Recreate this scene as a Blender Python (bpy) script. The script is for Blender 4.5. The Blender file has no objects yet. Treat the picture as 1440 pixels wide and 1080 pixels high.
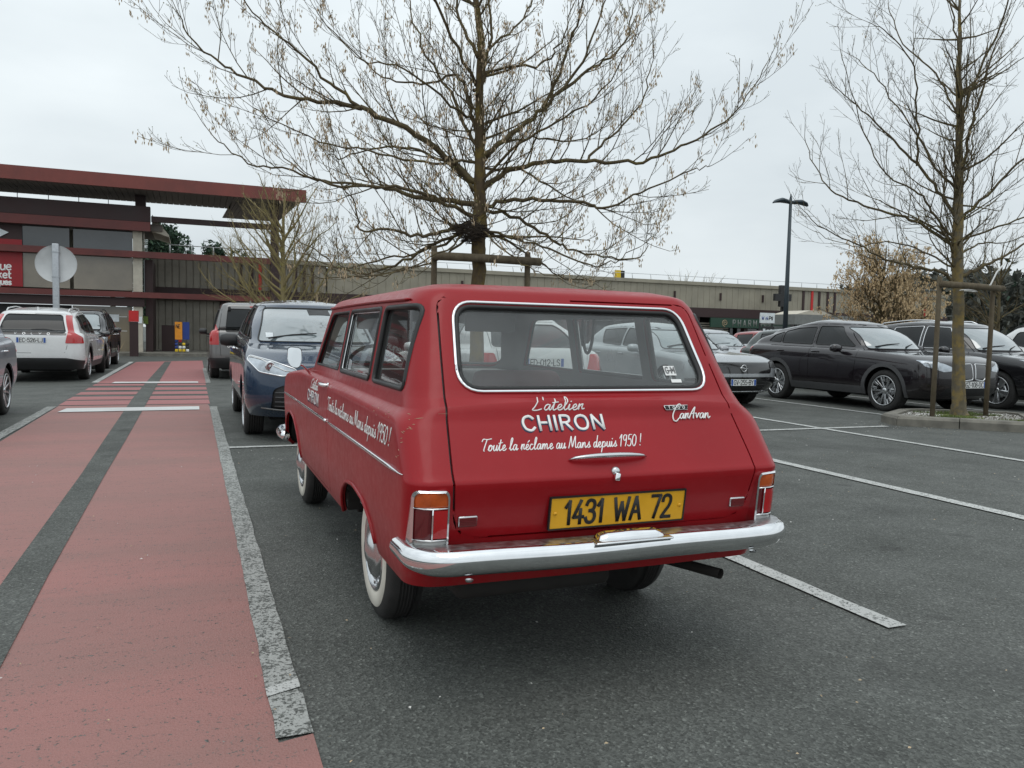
import bpy, bmesh, math, random
from mathutils import Vector, Matrix, noise as mnoise
from mathutils.bvhtree import BVHTree
from mathutils.interpolate import poly_3d_calc
random.seed(7)
PI = math.pi
sc = bpy.context.scene
# ------------------------------------------------------------------ camera
cam_d = bpy.data.cameras.new('camera')
cam_d.sensor_width = 36.0
cam_d.lens = 27.625
cam_d.clip_start = 0.05
cam_d.clip_end = 3000
cam = bpy.data.objects.new('camera', cam_d)
sc.collection.objects.link(cam)
RW = ((0.9268267902961873, 0.0040945239774862275, -0.37546682365112494),
      (-0.37488174682101244, 0.06694316907518079, -0.9246525228509347),
      (0.02134892713214206, 0.9977483886168745, 0.06357968482728535))
M4 = Matrix(RW).to_4x4()
M4.translation = (0, 0, 1.19)
cam.matrix_world = M4
sc.camera = cam
# ------------------------------------------------------------------ sky (overcast) and sun
W = bpy.data.worlds.new('World')
sc.world = W
W.use_nodes = True
nt = W.node_tree
bg = nt.nodes['Background']
sky = nt.nodes.new('ShaderNodeTexSky')
sky.sky_type = 'NISHITA'
sky.sun_disc = False
sky.sun_elevation = math.radians(72)
sky.sun_rotation = math.radians(200)
sky.air_density = 1.0
sky.dust_density = 4.0
tc = nt.nodes.new('ShaderNodeTexCoord')
mp = nt.nodes.new('ShaderNodeMapping'); mp.inputs['Scale'].default_value = (1.0, 1.0, 2.6)
nz = nt.nodes.new('ShaderNodeTexNoise'); nz.inputs['Scale'].default_value = 2.1; nz.inputs['Detail'].default_value = 5; nz.inputs['Roughness'].default_value = .5
cr = nt.nodes.new('ShaderNodeValToRGB')
cr.color_ramp.elements[0].position = .35; cr.color_ramp.elements[0].color = (6.5, 7.15, 7.5, 1)
cr.color_ramp.elements[1].position = .68; cr.color_ramp.elements[1].color = (8.3, 8.95, 9.2, 1)
sx = nt.nodes.new('ShaderNodeSeparateXYZ')
mr = nt.nodes.new('ShaderNodeMapRange'); mr.inputs[1].default_value = 0.0; mr.inputs[2].default_value = 1.0
mr.inputs[3].default_value = 1.0; mr.inputs[4].default_value = 1.55
ms = nt.nodes.new('ShaderNodeVectorMath'); ms.operation = 'SCALE'
mx = nt.nodes.new('ShaderNodeMixRGB'); mx.inputs[0].default_value = .94
L = nt.links.new
L(tc.outputs['Generated'], mp.inputs[0]); L(mp.outputs[0], nz.inputs[0]); L(nz.outputs[0], cr.inputs[0])
L(tc.outputs['Generated'], sx.inputs[0]); L(sx.outputs['Z'], mr.inputs[0])
L(cr.outputs[0], ms.inputs[0]); L(mr.outputs[0], ms.inputs['Scale'])
L(sky.outputs[0], mx.inputs[1]); L(ms.outputs[0], mx.inputs[2]); L(mx.outputs[0], bg.inputs[0])
bg.inputs[1].default_value = 0.1
sun_d = bpy.data.lights.new('sun', 'SUN'); sun_d.energy = 0.6; sun_d.angle = math.radians(35); sun_d.color = (1, .97, .93)
sun = bpy.data.objects.new('sun', sun_d); sc.collection.objects.link(sun)
# direction towards the sun: matches sky rotation
az = math.radians(200); el = math.radians(72)
sv = Vector((math.sin(az)*math.cos(el), math.cos(az)*math.cos(el), math.sin(el)))
sun.rotation_euler = sv.to_track_quat('Z', 'Y').to_euler()
sun.location = sv*50
vs = sc.view_settings
vs.view_transform = 'Standard'; vs.look = 'None'; vs.exposure = 0.0; vs.gamma = 1.0; vs.use_curve_mapping = False
sc.render.engine = 'CYCLES'

# ------------------------------------------------------------------ materials
def nodes_of(name):
    m = bpy.data.materials.new(name); m.use_nodes = True
    n = m.node_tree; b = n.nodes['Principled BSDF']
    return m, n, b
def setp(b, **k):
    mp_ = dict(base='Base Color', rough='Roughness', metal='Metallic', spec='Specular IOR Level', ior='IOR', trans='Transmission Weight', coat='Coat Weight', coatr='Coat Roughness', alpha='Alpha', emis='Emission Color', emiss='Emission Strength', sub='Subsurface Weight')
    for a, v in k.items():
        if isinstance(v, tuple) and len(v) == 3: v = v+(1,)
        b.inputs[mp_[a]].default_value = v
def ramp(n, src, stops, fac=None):
    r = n.nodes.new('ShaderNodeValToRGB')
    e = r.color_ramp.elements
    while len(e) < len(stops): e.new(.5)
    for i, (p, c) in enumerate(stops):
        e[i].position = p
        if not isinstance(c, tuple): c = (c, c, c)
        e[i].color = c+(1,) if len(c) == 3 else c
    n.links.new(src, r.inputs[0]); return r
def tex(n, kind='Noise', scale=5., detail=4., coord='Object', vec=None, sc3=None, rough=.55, dist=0.):
    t = n.nodes.new('ShaderNodeTex'+kind)
    if 'Scale' in t.inputs: t.inputs['Scale'].default_value = scale
    if kind == 'Noise':
        t.inputs['Detail'].default_value = detail; t.inputs['Roughness'].default_value = rough; t.inputs['Distortion'].default_value = dist
    if vec is None:
        c = n.nodes.new('ShaderNodeTexCoord'); vec = c.outputs[coord]
        if coord == 'Geo':
            pass
    if sc3:
        m = n.nodes.new('ShaderNodeMapping'); m.inputs['Scale'].default_value = sc3; n.links.new(vec, m.inputs[0]); vec = m.outputs[0]
    n.links.new(vec, t.inputs['Vector']); return t
def mixc(n, fac, a, b, mode='MIX'):
    m = n.nodes.new('ShaderNodeMixRGB'); m.blend_type = mode
    for i, v in ((0, fac), (1, a), (2, b)):
        if hasattr(v, 'links'): n.links.new(v, m.inputs[i])
        elif isinstance(v, tuple): m.inputs[i].default_value = v+(1,) if len(v) == 3 else v
        else: m.inputs[i].default_value = v if i == 0 else (v, v, v, 1)
    return m.outputs[0]
def bump(n, b, h, strength=.3, dist=.01):
    bp = n.nodes.new('ShaderNodeBump'); bp.inputs['Strength'].default_value = strength; bp.inputs['Distance'].default_value = dist
    n.links.new(h, bp.inputs['Height']); n.links.new(bp.outputs[0], b.inputs['Normal']); return bp
MT = {}
def simple(name, base, rough=.5, metal=0., var=.12, vscale=6., coat=0., spec=.5, bmp=0., bscale=60., rvar=.08, ior=1.5):
    if name in MT: return MT[name]
    m, n, b = nodes_of(name)
    t = tex(n, 'Noise', vscale, 5)
    lo = tuple(c*(1-var) for c in base); hi = tuple(min(1, c*(1+var)) for c in base)
    r = ramp(n, t.outputs[0], [(.3, lo), (.7, hi)])
    n.links.new(r.outputs[0], b.inputs['Base Color'])
    r2 = ramp(n, t.outputs[0], [(.3, max(0, rough-rvar)), (.7, min(1, rough+rvar))])
    n.links.new(r2.outputs[0], b.inputs['Roughness'])
    setp(b, metal=metal, coat=coat, spec=spec, ior=ior, coatr=.04)
    if bmp:
        t2 = tex(n, 'Noise', bscale, 3); bump(n, b, t2.outputs[0], bmp, .004)
    MT[name] = m; return m
def grime(n, c, noise_out, top=.60, amt=.5, col=(.075, .068, .058)):
    # road film thrown up by the wheels: strongest along the sills
    tc_ = n.nodes.new('ShaderNodeTexCoord'); sp_ = n.nodes.new('ShaderNodeSeparateXYZ'); n.links.new(tc_.outputs['Object'], sp_.inputs[0])
    r1 = ramp(n, sp_.outputs['Z'], [(.22, amt), (top, 0.)]); r2 = ramp(n, noise_out, [(.35, .05), (.75, .75)])
    m_ = n.nodes.new('ShaderNodeMath'); m_.operation = 'MULTIPLY'; n.links.new(r1.outputs[0], m_.inputs[0]); n.links.new(r2.outputs[0], m_.inputs[1])
    return mixc(n, m_.outputs[0], c, col)
def car_paint(name, base, rough=.3, metal=0., coat=.8, dust=.12, orange=.0):
    m, n, b = nodes_of(name)
    t = tex(n, 'Noise', 2.2, 6); t2 = tex(n, 'Noise', 45, 4)
    f = n.nodes.new('ShaderNodeMath'); f.operation = 'MULTIPLY'; n.links.new(t.outputs[0], f.inputs[0]); n.links.new(t2.outputs[0], f.inputs[1])
    g = n.nodes.new('ShaderNodeMath'); g.operation = 'MULTIPLY'; n.links.new(f.outputs[0], g.inputs[0]); g.inputs[1].default_value = dust*3
    c = mixc(n, g.outputs[0], base, (.32, .30, .27))
    c = grime(n, c, t2.outputs[0])
    n.links.new(c, b.inputs['Base Color'])
    r = ramp(n, t.outputs[0], [(.3, rough-.05), (.75, rough+.1)]); n.links.new(r.outputs[0], b.inputs['Roughness'])
    setp(b, metal=metal, coat=coat, coatr=.03, spec=.3)
    MT[name] = m; return m
def glass_mat(name, tint=(.9, .95, .93), rough=0.0, opac=.1, ior=1.5):
    # thin pane: mostly see-through plus real Fresnel reflection
    m = bpy.data.materials.new(name); m.use_nodes = True; n = m.node_tree
    n.nodes.remove(n.nodes['Principled BSDF']); out = n.nodes['Material Output']
    tr = n.nodes.new('ShaderNodeBsdfTransparent'); tr.inputs[0].default_value = tint+(1,)
    gl = n.nodes.new('ShaderNodeBsdfGlossy'); gl.inputs['Roughness'].default_value = .02+rough
    di = n.nodes.new('ShaderNodeBsdfDiffuse'); di.inputs[0].default_value = (.42, .44, .44, 1)  # milky diffuse share painted in for reflection and haze on the pane
    fr = n.nodes.new('ShaderNodeFresnel'); ge = n.nodes.new('ShaderNodeNewGeometry'); mm = n.nodes.new('ShaderNodeMapRange'); mm.inputs[3].default_value = ior; mm.inputs[4].default_value = 1/ior
    n.links.new(ge.outputs['Backfacing'], mm.inputs[0]); n.links.new(mm.outputs[0], fr.inputs[0])
    m0 = n.nodes.new('ShaderNodeMixShader'); m1 = n.nodes.new('ShaderNodeMixShader')
    t = tex(n, 'Noise', 3., 5); r = ramp(n, t.outputs[0], [(.3, opac*.6), (.75, opac*1.3)])
    n.links.new(r.outputs[0], m0.inputs[0]); n.links.new(tr.outputs[0], m0.inputs[1]); n.links.new(di.outputs[0], m0.inputs[2])
    n.links.new(fr.outputs[0], m1.inputs[0]); n.links.new(m0.outputs[0], m1.inputs[1]); n.links.new(gl.outputs[0], m1.inputs[2])
    n.links.new(m1.outputs[0], out.inputs[0]); MT[name] = m; return m

RED = None
def mk_mats():
    # faded single-stage red of the old estate
    m, n, b = nodes_of('faded_red_paint')
    t = tex(n, 'Noise', 1.7, 7); t2 = tex(n, 'Noise', 26, 6, rough=.65); t3 = tex(n, 'Noise', 180, 3)
    c1 = ramp(n, t.outputs[0], [(.3, (.265, .005, .009)), (.7, (.320, .008, .013))]).outputs[0]
    f = ramp(n, t2.outputs[0], [(.55, 0.), (.9, .13)]).outputs[0]
    c2 = mixc(n, f, c1, (.38, .07, .075))
    f3 = ramp(n, t3.outputs[0], [(.74, 0.), (.80, .35)]).outputs[0]
    c3 = mixc(n, f3, c2, (.5, .30, .27))
    c3 = grime(n, c3, t2.outputs[0], .55, .55)
    n.links.new(c3, b.inputs['Base Color'])
    r = ramp(n, t2.outputs[0], [(.3, .28), (.75, .42)]); n.links.new(r.outputs[0], b.inputs['Roughness'])
    setp(b, spec=.24, coat=.14, coatr=.10)
    bump(n, b, t.outputs[0], .10, .02)
    MT['red'] = m
    car_paint('white_paint', (.70, .71, .71), .25)
    car_paint('black_paint', (.008, .008, .010), .2, coat=1., dust=.02)
    car_paint('plum_black_paint', (.010, .007, .010), .2, coat=1., dust=.015)
    car_paint('navy_paint', (.009, .030, .068), .25, metal=.15, coat=1., dust=.03)
    car_paint('grey_metal_paint', (.16, .16, .16), .32, metal=.5, coat=.9)
    car_paint('light_grey_paint', (.36, .38, .40), .3, metal=.4, coat=.9)
    car_paint('silver_blue_paint', (.46, .50, .56), .3, metal=.6, coat=.9)
    car_paint('deep_red_paint', (.30, .01, .012), .3)
    car_paint('dark_green_paint', (.015, .03, .03), .25)
    simple('chrome', (.80, .81, .82), .08, 1., var=.05, rvar=.05, vscale=14., bmp=.012, bscale=30)
    simple('dull_chrome', (.62, .63, .64), .22, 1., var=.06)
    simple('rubber', (.018, .018, .018), .7, bmp=.3, bscale=90)
    simple('seal', (.012, .012, .012), .5)
    simple('tyre', (.028, .027, .026), .78, var=.3, vscale=14, bmp=.4, bscale=120)
    simple('whitewall', (.66, .63, .55), .6, var=.10, vscale=9)
    simple('dark_plastic', (.022, .022, .023), .55, var=.15)
    simple('grey_plastic', (.07, .07, .072), .6)
    simple('black_gloss', (.008, .008, .009), .12, coat=1.)
    simple('void', (.006, .006, .006), .9)
    simple('underbody', (.02, .018, .016), .85, var=.4)
    simple('alloy', (.55, .56, .57), .28, .9, var=.05)
    simple('alloy_dark', (.10, .10, .10), .35, .7)
    simple('red_lens', (.42, .008, .010), .12, coat=.8, var=.1)
    simple('dark_red_lens', (.13, .008, .012), .15, coat=.8, var=.2)
    simple('amber_lens', (.50, .085, .012), .15, coat=.6, var=.25, vscale=20)
    simple('clear_lens', (.38, .38, .37), .12, .2, coat=.9, var=.15, vscale=30)
    simple('headlamp_glass', (.42, .46, .50), .08, .5, coat=1., var=.4, vscale=9)
    simple('plate_white', (.72, .73, .72), .4, var=.05)
    simple('plate_yellow', (.72, .37, .012), .42, var=.06, vscale=12)
    simple('plate_blue', (.03, .10, .38), .4)
    simple('letter_black', (.012, .012, .012), .5)
    simple('letter_white', (.80, .80, .78), .5, var=.05)
    simple('letter_navy', (.02, .03, .07), .5)
    simple('mirror_glass', (.75, .77, .78), .04, 1.)
    simple('red_interior', (.14, .03, .035), .7, bmp=.2)
    simple('lining', (.20, .20, .20), .85, var=.1)
    simple('cream_dash', (.30, .29, .28), .6)
    glass_mat('clear_glass', (.95, .98, .97), opac=.19, ior=1.5)
    glass_mat('side_glass', (.90, .94, .93), opac=.06, ior=1.5)
    simple('screen_glass', (.14, .175, .185), .05, var=.3, vscale=1.6, coat=1., ior=2.4, rvar=.02)  # base colour lightened to carry part of the sky's reflection
    simple('tinted_glass', (.012, .014, .015), .06, var=.3, vscale=2., rvar=.02, ior=1.42)
mk_mats()

# ------------------------------------------------------------------ object helpers
COL = sc.collection
def link(o, parent=None):
    COL.objects.link(o)
    if parent is not None: o.parent = parent
    return o
def tag(o, label=None, cat=None, group=None, kind=None):
    if label: o['label'] = label
    if cat: o['category'] = cat
    if group: o['group'] = group
    if kind: o['kind'] = kind
    return o
def empty(name, loc, rz=0., label=None, cat=None, group=None):
    o = bpy.data.objects.new(name, None); o.empty_display_size = .2
    o.location = loc; o.rotation_euler = (0, 0, rz); link(o)
    return tag(o, label, cat, group)
class MB:
    def __init__(s): s.v = []; s.f = []; s.m = []; s.mi = 0; s.sm = []
    def add(s, vs_, fs, smooth=False):
        b = len(s.v); s.v += [tuple(p) for p in vs_]
        for f in fs: s.f.append(tuple(i+b for i in f)); s.m.append(s.mi); s.sm.append(smooth)
    def box(s, x0, y0, z0, x1, y1, z1, M=None):
        vs_ = [Vector(p) for p in ((x0,y0,z0),(x1,y0,z0),(x1,y1,z0),(x0,y1,z0),(x0,y0,z1),(x1,y0,z1),(x1,y1,z1),(x0,y1,z1))]
        if M is not None: vs_ = [M @ p for p in vs_]
        s.add(vs_, [(0,3,2,1),(4,5,6,7),(0,1,5,4),(1,2,6,5),(2,3,7,6),(3,0,4,7)]); return s
    def rbox(s, x0, y0, z0, x1, y1, z1, r=.01, seg=3, M=None):
        # rounded in the first two axes of the largest face is overkill: bevel all edges
        bm = bmesh.new(); bmesh.ops.create_cube(bm, size=1)
        for v in bm.verts: v.co = Vector((x0+(v.co.x+.5)*(x1-x0), y0+(v.co.y+.5)*(y1-y0), z0+(v.co.z+.5)*(z1-z0)))
        bmesh.ops.bevel(bm, geom=bm.edges[:], offset=r, segments=seg, profile=.5, affect='EDGES')
        s.bm(bm, M, True); return s
    def bm(s, bm, M=None, smooth=False):
        bm.verts.index_update()
        s.add([(M @ v.co if M is not None else v.co) for v in bm.verts], [[v.index for v in f.verts] for f in bm.faces], smooth)
        bm.free()
    def tube(s, pts, rad, n=8, smooth=True, cap=True, flat=None):
        pts = [Vector(p) for p in pts]; k = len(pts)
        if not isinstance(rad, (list, tuple)): rad = [rad]*k
        vs_ = []; fs = []
        up = None
        for i, p in enumerate(pts):
            d = (pts[min(i+1, k-1)]-pts[max(i-1, 0)])
            if d.length < 1e-9: d = Vector((0, 0, 1))
            d.normalize()
            if up is None:
                up = Vector((0, 0, 1)) if abs(d.z) < .9 else Vector((1, 0, 0))
            a = d.cross(up)
            if a.length < 1e-6: a = d.cross(Vector((0, 1, 0)))
            a.normalize(); b = a.cross(d).normalized(); up = b
            for j in range(n):
                t = 2*PI*j/n
                vs_.append(p+a*(rad[i]*math.cos(t))+b*(rad[i]*math.sin(t)*(flat or 1)))
        for i in range(k-1):
            for j in range(n):
                fs.append((i*n+j, i*n+(j+1) % n, (i+1)*n+(j+1) % n, (i+1)*n+j))
        if cap: fs.append(tuple(range(n-1, -1, -1))); fs.append(tuple((k-1)*n+j for j in range(n)))
        s.add(vs_, fs, smooth); return s
    def lathe(s, prof, c, axis='x', n=32, sgn=1):
        # prof: list of (r, h) ; axis direction along x (sgn) through c
        c = Vector(c); vs_ = []; fs = []
        for (r, h) in prof:
            for j in range(n):
                t = 2*PI*j/n
                if axis == 'x': vs_.append(c+Vector((sgn*h, r*math.cos(t), r*math.sin(t))))
                elif axis == 'y': vs_.append(c+Vector((r*math.cos(t), sgn*h, r*math.sin(t))))
                else: vs_.append(c+Vector((r*math.cos(t), r*math.sin(t), sgn*h)))
        for i in range(len(prof)-1):
            for j in range(n): fs.append((i*n+j, i*n+(j+1) % n, (i+1)*n+(j+1) % n, (i+1)*n+j))
        s.add(vs_, fs, True); return s
    def prism(s, poly, plane, a, b, M=None):
        # poly 2D extruded between a and b along the axis normal to plane
        def P(u, v, w):
            p = {'xz': (u, w, v), 'yz': (w, u, v), 'xy': (u, v, w)}[plane]
            return M @ Vector(p) if M is not None else Vector(p)
        n = len(poly)
        s.add([P(u, v, a) for u, v in poly]+[P(u, v, b) for u, v in poly],
              [tuple(range(n)), tuple(range(2*n-1, n-1, -1))]+[(i, i+n, (i+1) % n+n, (i+1) % n) for i in range(n)]); return s
    def build(s, name, mats, parent=None, loc=None, kind=None, recalc=True):
        me = bpy.data.meshes.new(name)
        me.from_pydata(s.v, [], s.f)
        if not isinstance(mats, (list, tuple)): mats = [mats]
        for m in mats: me.materials.append(MT[m] if isinstance(m, str) else m)
        me.polygons.foreach_set('material_index', [min(i, len(mats)-1) for i in s.m])
        me.polygons.foreach_set('use_smooth', s.sm)
        if recalc:
            bm = bmesh.new(); bm.from_mesh(me); bmesh.ops.recalc_face_normals(bm, faces=bm.faces[:]); bm.to_mesh(me); bm.free()
        me.update()
        o = bpy.data.objects.new(name, me); link(o, parent)
        if loc is not None: o.location = loc
        if kind: o['kind'] = kind
        return o
def rrect(x0, z0, x1, z1, r, k=5):
    pts = []
    for cx, cz, a0 in ((x1-r, z1-r, 0), (x0+r, z1-r, 90), (x0+r, z0+r, 180), (x1-r, z0+r, 270)):
        for i in range(k+1):
            a = math.radians(a0+90*i/k); pts.append((cx+r*math.cos(a), cz+r*math.sin(a)))
    return pts
def rpoly(pts, r, k=5):
    # round the corners of a 2D polygon; r scalar or list
    n = len(pts); out = []
    if not isinstance(r, (list, tuple)): r = [r]*n
    for i in range(n):
        p = Vector(pts[i]); a = Vector(pts[i-1])-p; b = Vector(pts[(i+1) % n])-p
        d = min(r[i], a.length*.45, b.length*.45); 
        if d < 1e-4: out.append(tuple(p)); continue
        A = p+a.normalized()*d; B = p+b.normalized()*d
        for j in range(k+1):
            t = j/k; q = A*(1-t)**2+p*2*t*(1-t)+B*t*t; out.append((q.x, q.y))
    return out
def offset_poly(poly, d):
    n = len(poly); out = []
    ar = sum(poly[i][0]*poly[(i+1) % n][1]-poly[(i+1) % n][0]*poly[i][1] for i in range(n))
    s_ = 1 if ar > 0 else -1
    for i in range(n):
        p = Vector(poly[i]); a = p-Vector(poly[i-1]); b = Vector(poly[(i+1) % n])-p
        na = Vector((a.y, -a.x)).normalized(); nb = Vector((b.y, -b.x)).normalized()
        m = na+nb
        if m.length < 1e-6: m = na
        m.normalize(); c = max(.5, m.dot(na)); q = p+m*(d*s_/c); out.append((q.x, q.y))
    return out
def inpoly(x, y, poly):
    c = False; n = len(poly); j = n-1
    for i in range(n):
        xi, yi = poly[i]; xj, yj = poly[j]
        if (yi > y) != (yj > y) and x < (xj-xi)*(y-yi)/(yj-yi)+xi: c = not c
        j = i
    return c
def lerp_tab(tab, y):
    if not isinstance(tab, (list, tuple)): return tab
    if y <= tab[0][0]: return tab[0][1]
    for (a, va), (b, vb) in zip(tab, tab[1:]):
        if y <= b:
            t = (y-a)/(b-a); t = t*t*(3-2*t)*.5+t*.5
            return va+(vb-va)*t
    return tab[-1][1]

# ------------------------------------------------------------------ car body surface
class Surface:
    """closed skin lofted through plan outlines (rings) stacked from sill to roof, built for one half and mirrored"""
    def __init__(s, rings, crown=.03, nR=10, nC=8, nS=44, sub=5, wtab=None, capsub=None):
        half = []
        for k, r in enumerate(rings):
            half.append(s.ring(r, nR, nC, nS, wtab))
        sharp = [r.get('sharp', False) for r in rings]
        rows = []
        K = len(rings)
        for k in range(K-1):
            ns = rings[k].get('sub', sub)
            for q in range(ns):
                t = q/ns; row = []
                for i in range(len(half[0])):
                    p1, p2 = half[k][i], half[k+1][i]
                    m1 = (p2-p1) if (k == 0 or sharp[k]) else (p2-half[k-1][i])*.5
                    m2 = (p2-p1) if (k == K-2 or sharp[k+1]) else (half[k+2][i]-p1)*.5
                    # limit overshoot
                    Ld = (p2-p1).length
                    if m1.length > 1.6*Ld: m1 = m1*(1.6*Ld/m1.length)
                    if m2.length > 1.6*Ld: m2 = m2*(1.6*Ld/m2.length)
                    h = p1*(2*t**3-3*t*t+1)+m1*(t**3-2*t*t+t)+p2*(-2*t**3+3*t*t)+m2*(t**3-t*t)
                    row.append(h)
                rows.append(row)
        rows.append(half[-1])
        verts = []; faces = []; N = len(half[0])
        for row in rows: verts += row
        for a in range(len(rows)-1):
            for i in range(N-1):
                faces.append((a*N+i, a*N+i+1, (a+1)*N+i+1, (a+1)*N+i))
        # roof cap
        top = rows[-1]; base = (len(rows)-1)*N
        fr = [top[i].x/max(1e-6, top[nR].x) for i in range(nR+1)]
        jR = nR; jF = N-1-nR
        yR = [top[i].y-top[nR].y for i in range(nR+1)]; yF = [top[N-1-i].y-top[jF].y for i in range(nR+1)]
        prev = [base+i for i in range(nR+1)]  # rear row
        y0, y1 = top[0].y, top[N-1].y
        for j in range(jR+1, jF+1):
            if j == jF: cur = [base+N-1-i for i in range(nR+1)]
            else:
                P = top[j]; cur = []
                u = (P.y-y0)/(y1-y0); g = math.sin(PI*min(1, max(0, u)))**.7
                for i in range(nR+1):
                    if i == nR: cur.append(base+j); continue
                    w0 = max(0, 1-u*5); w1 = max(0, 1-(1-u)*5)
                    x = P.x*fr[i]; zc = crown*(1-fr[i]**2)*g
                    cur.append(len(verts)); verts.append(Vector((x, P.y+yR[i]*w0+yF[i]*w1, P.z+zc)))
            for i in range(nR): faces.append((prev[i], prev[i+1], cur[i+1], cur[i]))
            prev = cur
        bm = bmesh.new()
        vl = [bm.verts.new(v) for v in verts]
        ml = [vl[i] if abs(v.x) < 1e-6 else bm.verts.new((-v.x, v.y, v.z)) for i, v in enumerate(verts)]
        for f in faces:
            for L_, rv in ((vl, False), (ml, True)):
                q = [L_[i] for i in f]
                q2 = []
                for v in q:
                    if v not in q2: q2.append(v)
                if len(q2) < 3: continue
                if rv: q2.reverse()
                try: bm.faces.new(q2)
                except ValueError: pass
        bmesh.ops.remove_doubles(bm, verts=bm.verts[:], dist=1e-5)
        bm.normal_update()
        # outward orientation
        sgn = sum((f.calc_center_median()-Vector((0, f.calc_center_median().y, .7))).dot(f.normal)*f.calc_area() for f in bm.faces)
        if sgn < 0: bmesh.ops.reverse_faces(bm, faces=bm.faces[:])
        bm.normal_update()
        s.bm = bm
        bm.verts.ensure_lookup_table(); bm.verts.index_update()
        s.V = [v.co.copy() for v in bm.verts]; s.N = [v.normal.copy() for v in bm.verts]
        s.P = [[v.index for v in f.verts] for f in bm.faces]
        s.tree = BVHTree.FromPolygons(s.V, s.P)
    def ring(s, r, nR, nC, nS, wtab):
        w, yr, yf = r['w'], r['yr'], r['yf']
        rrx, rry = r.get('rr', (.12, .12)); rfx, rfy = r.get('rf', (.2, .2))
        br, bf = r.get('br', .02), r.get('bf', .05)
        pts = []
        for i in range(nR+1): pts.append((i/nR*(w-rrx), yr))
        for i in range(1, nC+1):
            a = PI/2*i/nC; pts.append((w-rrx+rrx*math.sin(a), yr+rry*(1-math.cos(a))))
        for i in range(1, nS+1): pts.append((w, yr+rry+(yf-rfy-yr-rry)*i/nS))
        for i in range(1, nC+1):
            a = PI/2*i/nC; pts.append((w-rfx*(1-math.cos(a)), yf-rfy+rfy*math.sin(a)))
        for i in range(1, nR+1): pts.append(((1-i/nR)*(w-rfx), yf))
        out = []
        L_ = yf-yr
        for x, y in pts:
            u = (y-yr)/L_
            q = (x/w)**2
            yy = y-br*(1-q)*max(0, 1-u*6)+bf*(1-q)*max(0, 1-(1-u)*4)
            z = r['z'](yy) if callable(r['z']) else lerp_tab(r['z'], yy)
            z += r.get('cz', 0)*(1-q)
            ws = lerp_tab(wtab, yy) if wtab else 1
            out.append(Vector((x*ws, yy, z)))
        return out
    def normal_at(s, p):
        co, no, fi, d = s.tree.find_nearest(p)
        if fi is None: return Vector((0, 0, 1))
        f = s.P[fi]; ws = poly_3d_calc([s.V[i] for i in f], co)
        n = Vector((0, 0, 0))
        for i, w_ in zip(f, ws): n += s.N[i]*w_
        return n.normalized() if n.length > 1e-6 else no
    def hit(s, a, b, axis, side):
        """project (a,b) from outside along axis; returns point, normal. axis x: (y,z) ; axis y: (x,z) ; axis z: (x,y)"""
        if axis == 'x': o = Vector((side*5, a, b)); d = Vector((-side, 0, 0))
        elif axis == 'y': o = Vector((a, side*9, b)); d = Vector((0, -side, 0))
        else: o = Vector((a, b, 9)); d = Vector((0, 0, -1))
        co, no, fi, dd = s.tree.ray_cast(o, d)
        if co is None: return None, None
        return co, s.normal_at(co)
def proj2(p, axis): return (p.y, p.z) if axis == 'x' else (p.x, p.z) if axis == 'y' else (p.x, p.y)
def facing(f, axis, side, thr=.25):
    n = f.normal; c = f.calc_center_median()
    if axis == 'x': return c.x*side > 0.02 and n.x*side > thr*.2
    if axis == 'y': return n.y*side > thr
    return n.z > thr
def cookie(bm, poly, axis, side, thr=.25, flt=None):
    """cut bm faces along poly and return the faces inside"""
    xs = [p[0] for p in poly]; ys = [p[1] for p in poly]
    bb = (min(xs)-.002, min(ys)-.002, max(xs)+.002, max(ys)+.002)
    ia, ib = {'x': (1, 2), 'y': (0, 2), 'z': (0, 1)}[axis]
    def fbb(f):
        A_ = [v.co[ia] for v in f.verts]; B_ = [v.co[ib] for v in f.verts]
        return min(A_), min(B_), max(A_), max(B_)
    cand = {}
    l0, l1, h0, h1 = bb[0]-.25, bb[1]-.25, bb[2]+.25, bb[3]+.25
    for f in bm.faces:
        co = f.verts[0].co
        if co[ia] < l0 or co[ia] > h0 or co[ib] < l1 or co[ib] > h1: continue
        if axis == 'x' and co.x*side < 0: continue
        if not facing(f, axis, side, thr) or not (flt is None or flt(f)): continue
        q = fbb(f)
        if q[2] < bb[0] or q[0] > bb[2] or q[3] < bb[1] or q[1] > bb[3]: continue
        cand[f] = q
    n = len(poly)
    for i in range(n):
        a = poly[i]; b = poly[(i+1) % n]
        if (Vector(a)-Vector(b)).length < 1e-5: continue
        e = (min(a[0], b[0])-.001, min(a[1], b[1])-.001, max(a[0], b[0])+.001, max(a[1], b[1])+.001)
        sel = [f for f, q in cand.items() if f.is_valid and not (q[2] < e[0] or q[0] > e[2] or q[3] < e[1] or q[1] > e[3])]
        if not sel: continue
        d = (b[0]-a[0], b[1]-a[1]); nn = (-d[1], d[0])
        if axis == 'x': co = (0, a[0], a[1]); no = (0, nn[0], nn[1])
        elif axis == 'y': co = (a[0], 0, a[1]); no = (nn[0], 0, nn[1])
        else: co = (a[0], a[1], 0); no = (nn[0], nn[1], 0)
        geom = set(sel)
        for f in sel: geom.update(f.edges); geom.update(f.verts)
        old = {f: None for f in sel}
        r = bmesh.ops.bisect_plane(bm, geom=list(geom), dist=1e-5, plane_co=co, plane_no=Vector(no).normalized())
        for f in sel:
            if f.is_valid: cand[f] = fbb(f)
            else: cand.pop(f, None)
        for g in r['geom']:
            if isinstance(g, bmesh.types.BMFace) and g.is_valid: cand[g] = fbb(g)
    out = []
    for f in cand:
        if not f.is_valid: continue
        c = f.calc_center_median(); u, v = proj2(c, axis)
        if inpoly(u, v, poly): out.append(f)
    return out
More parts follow.
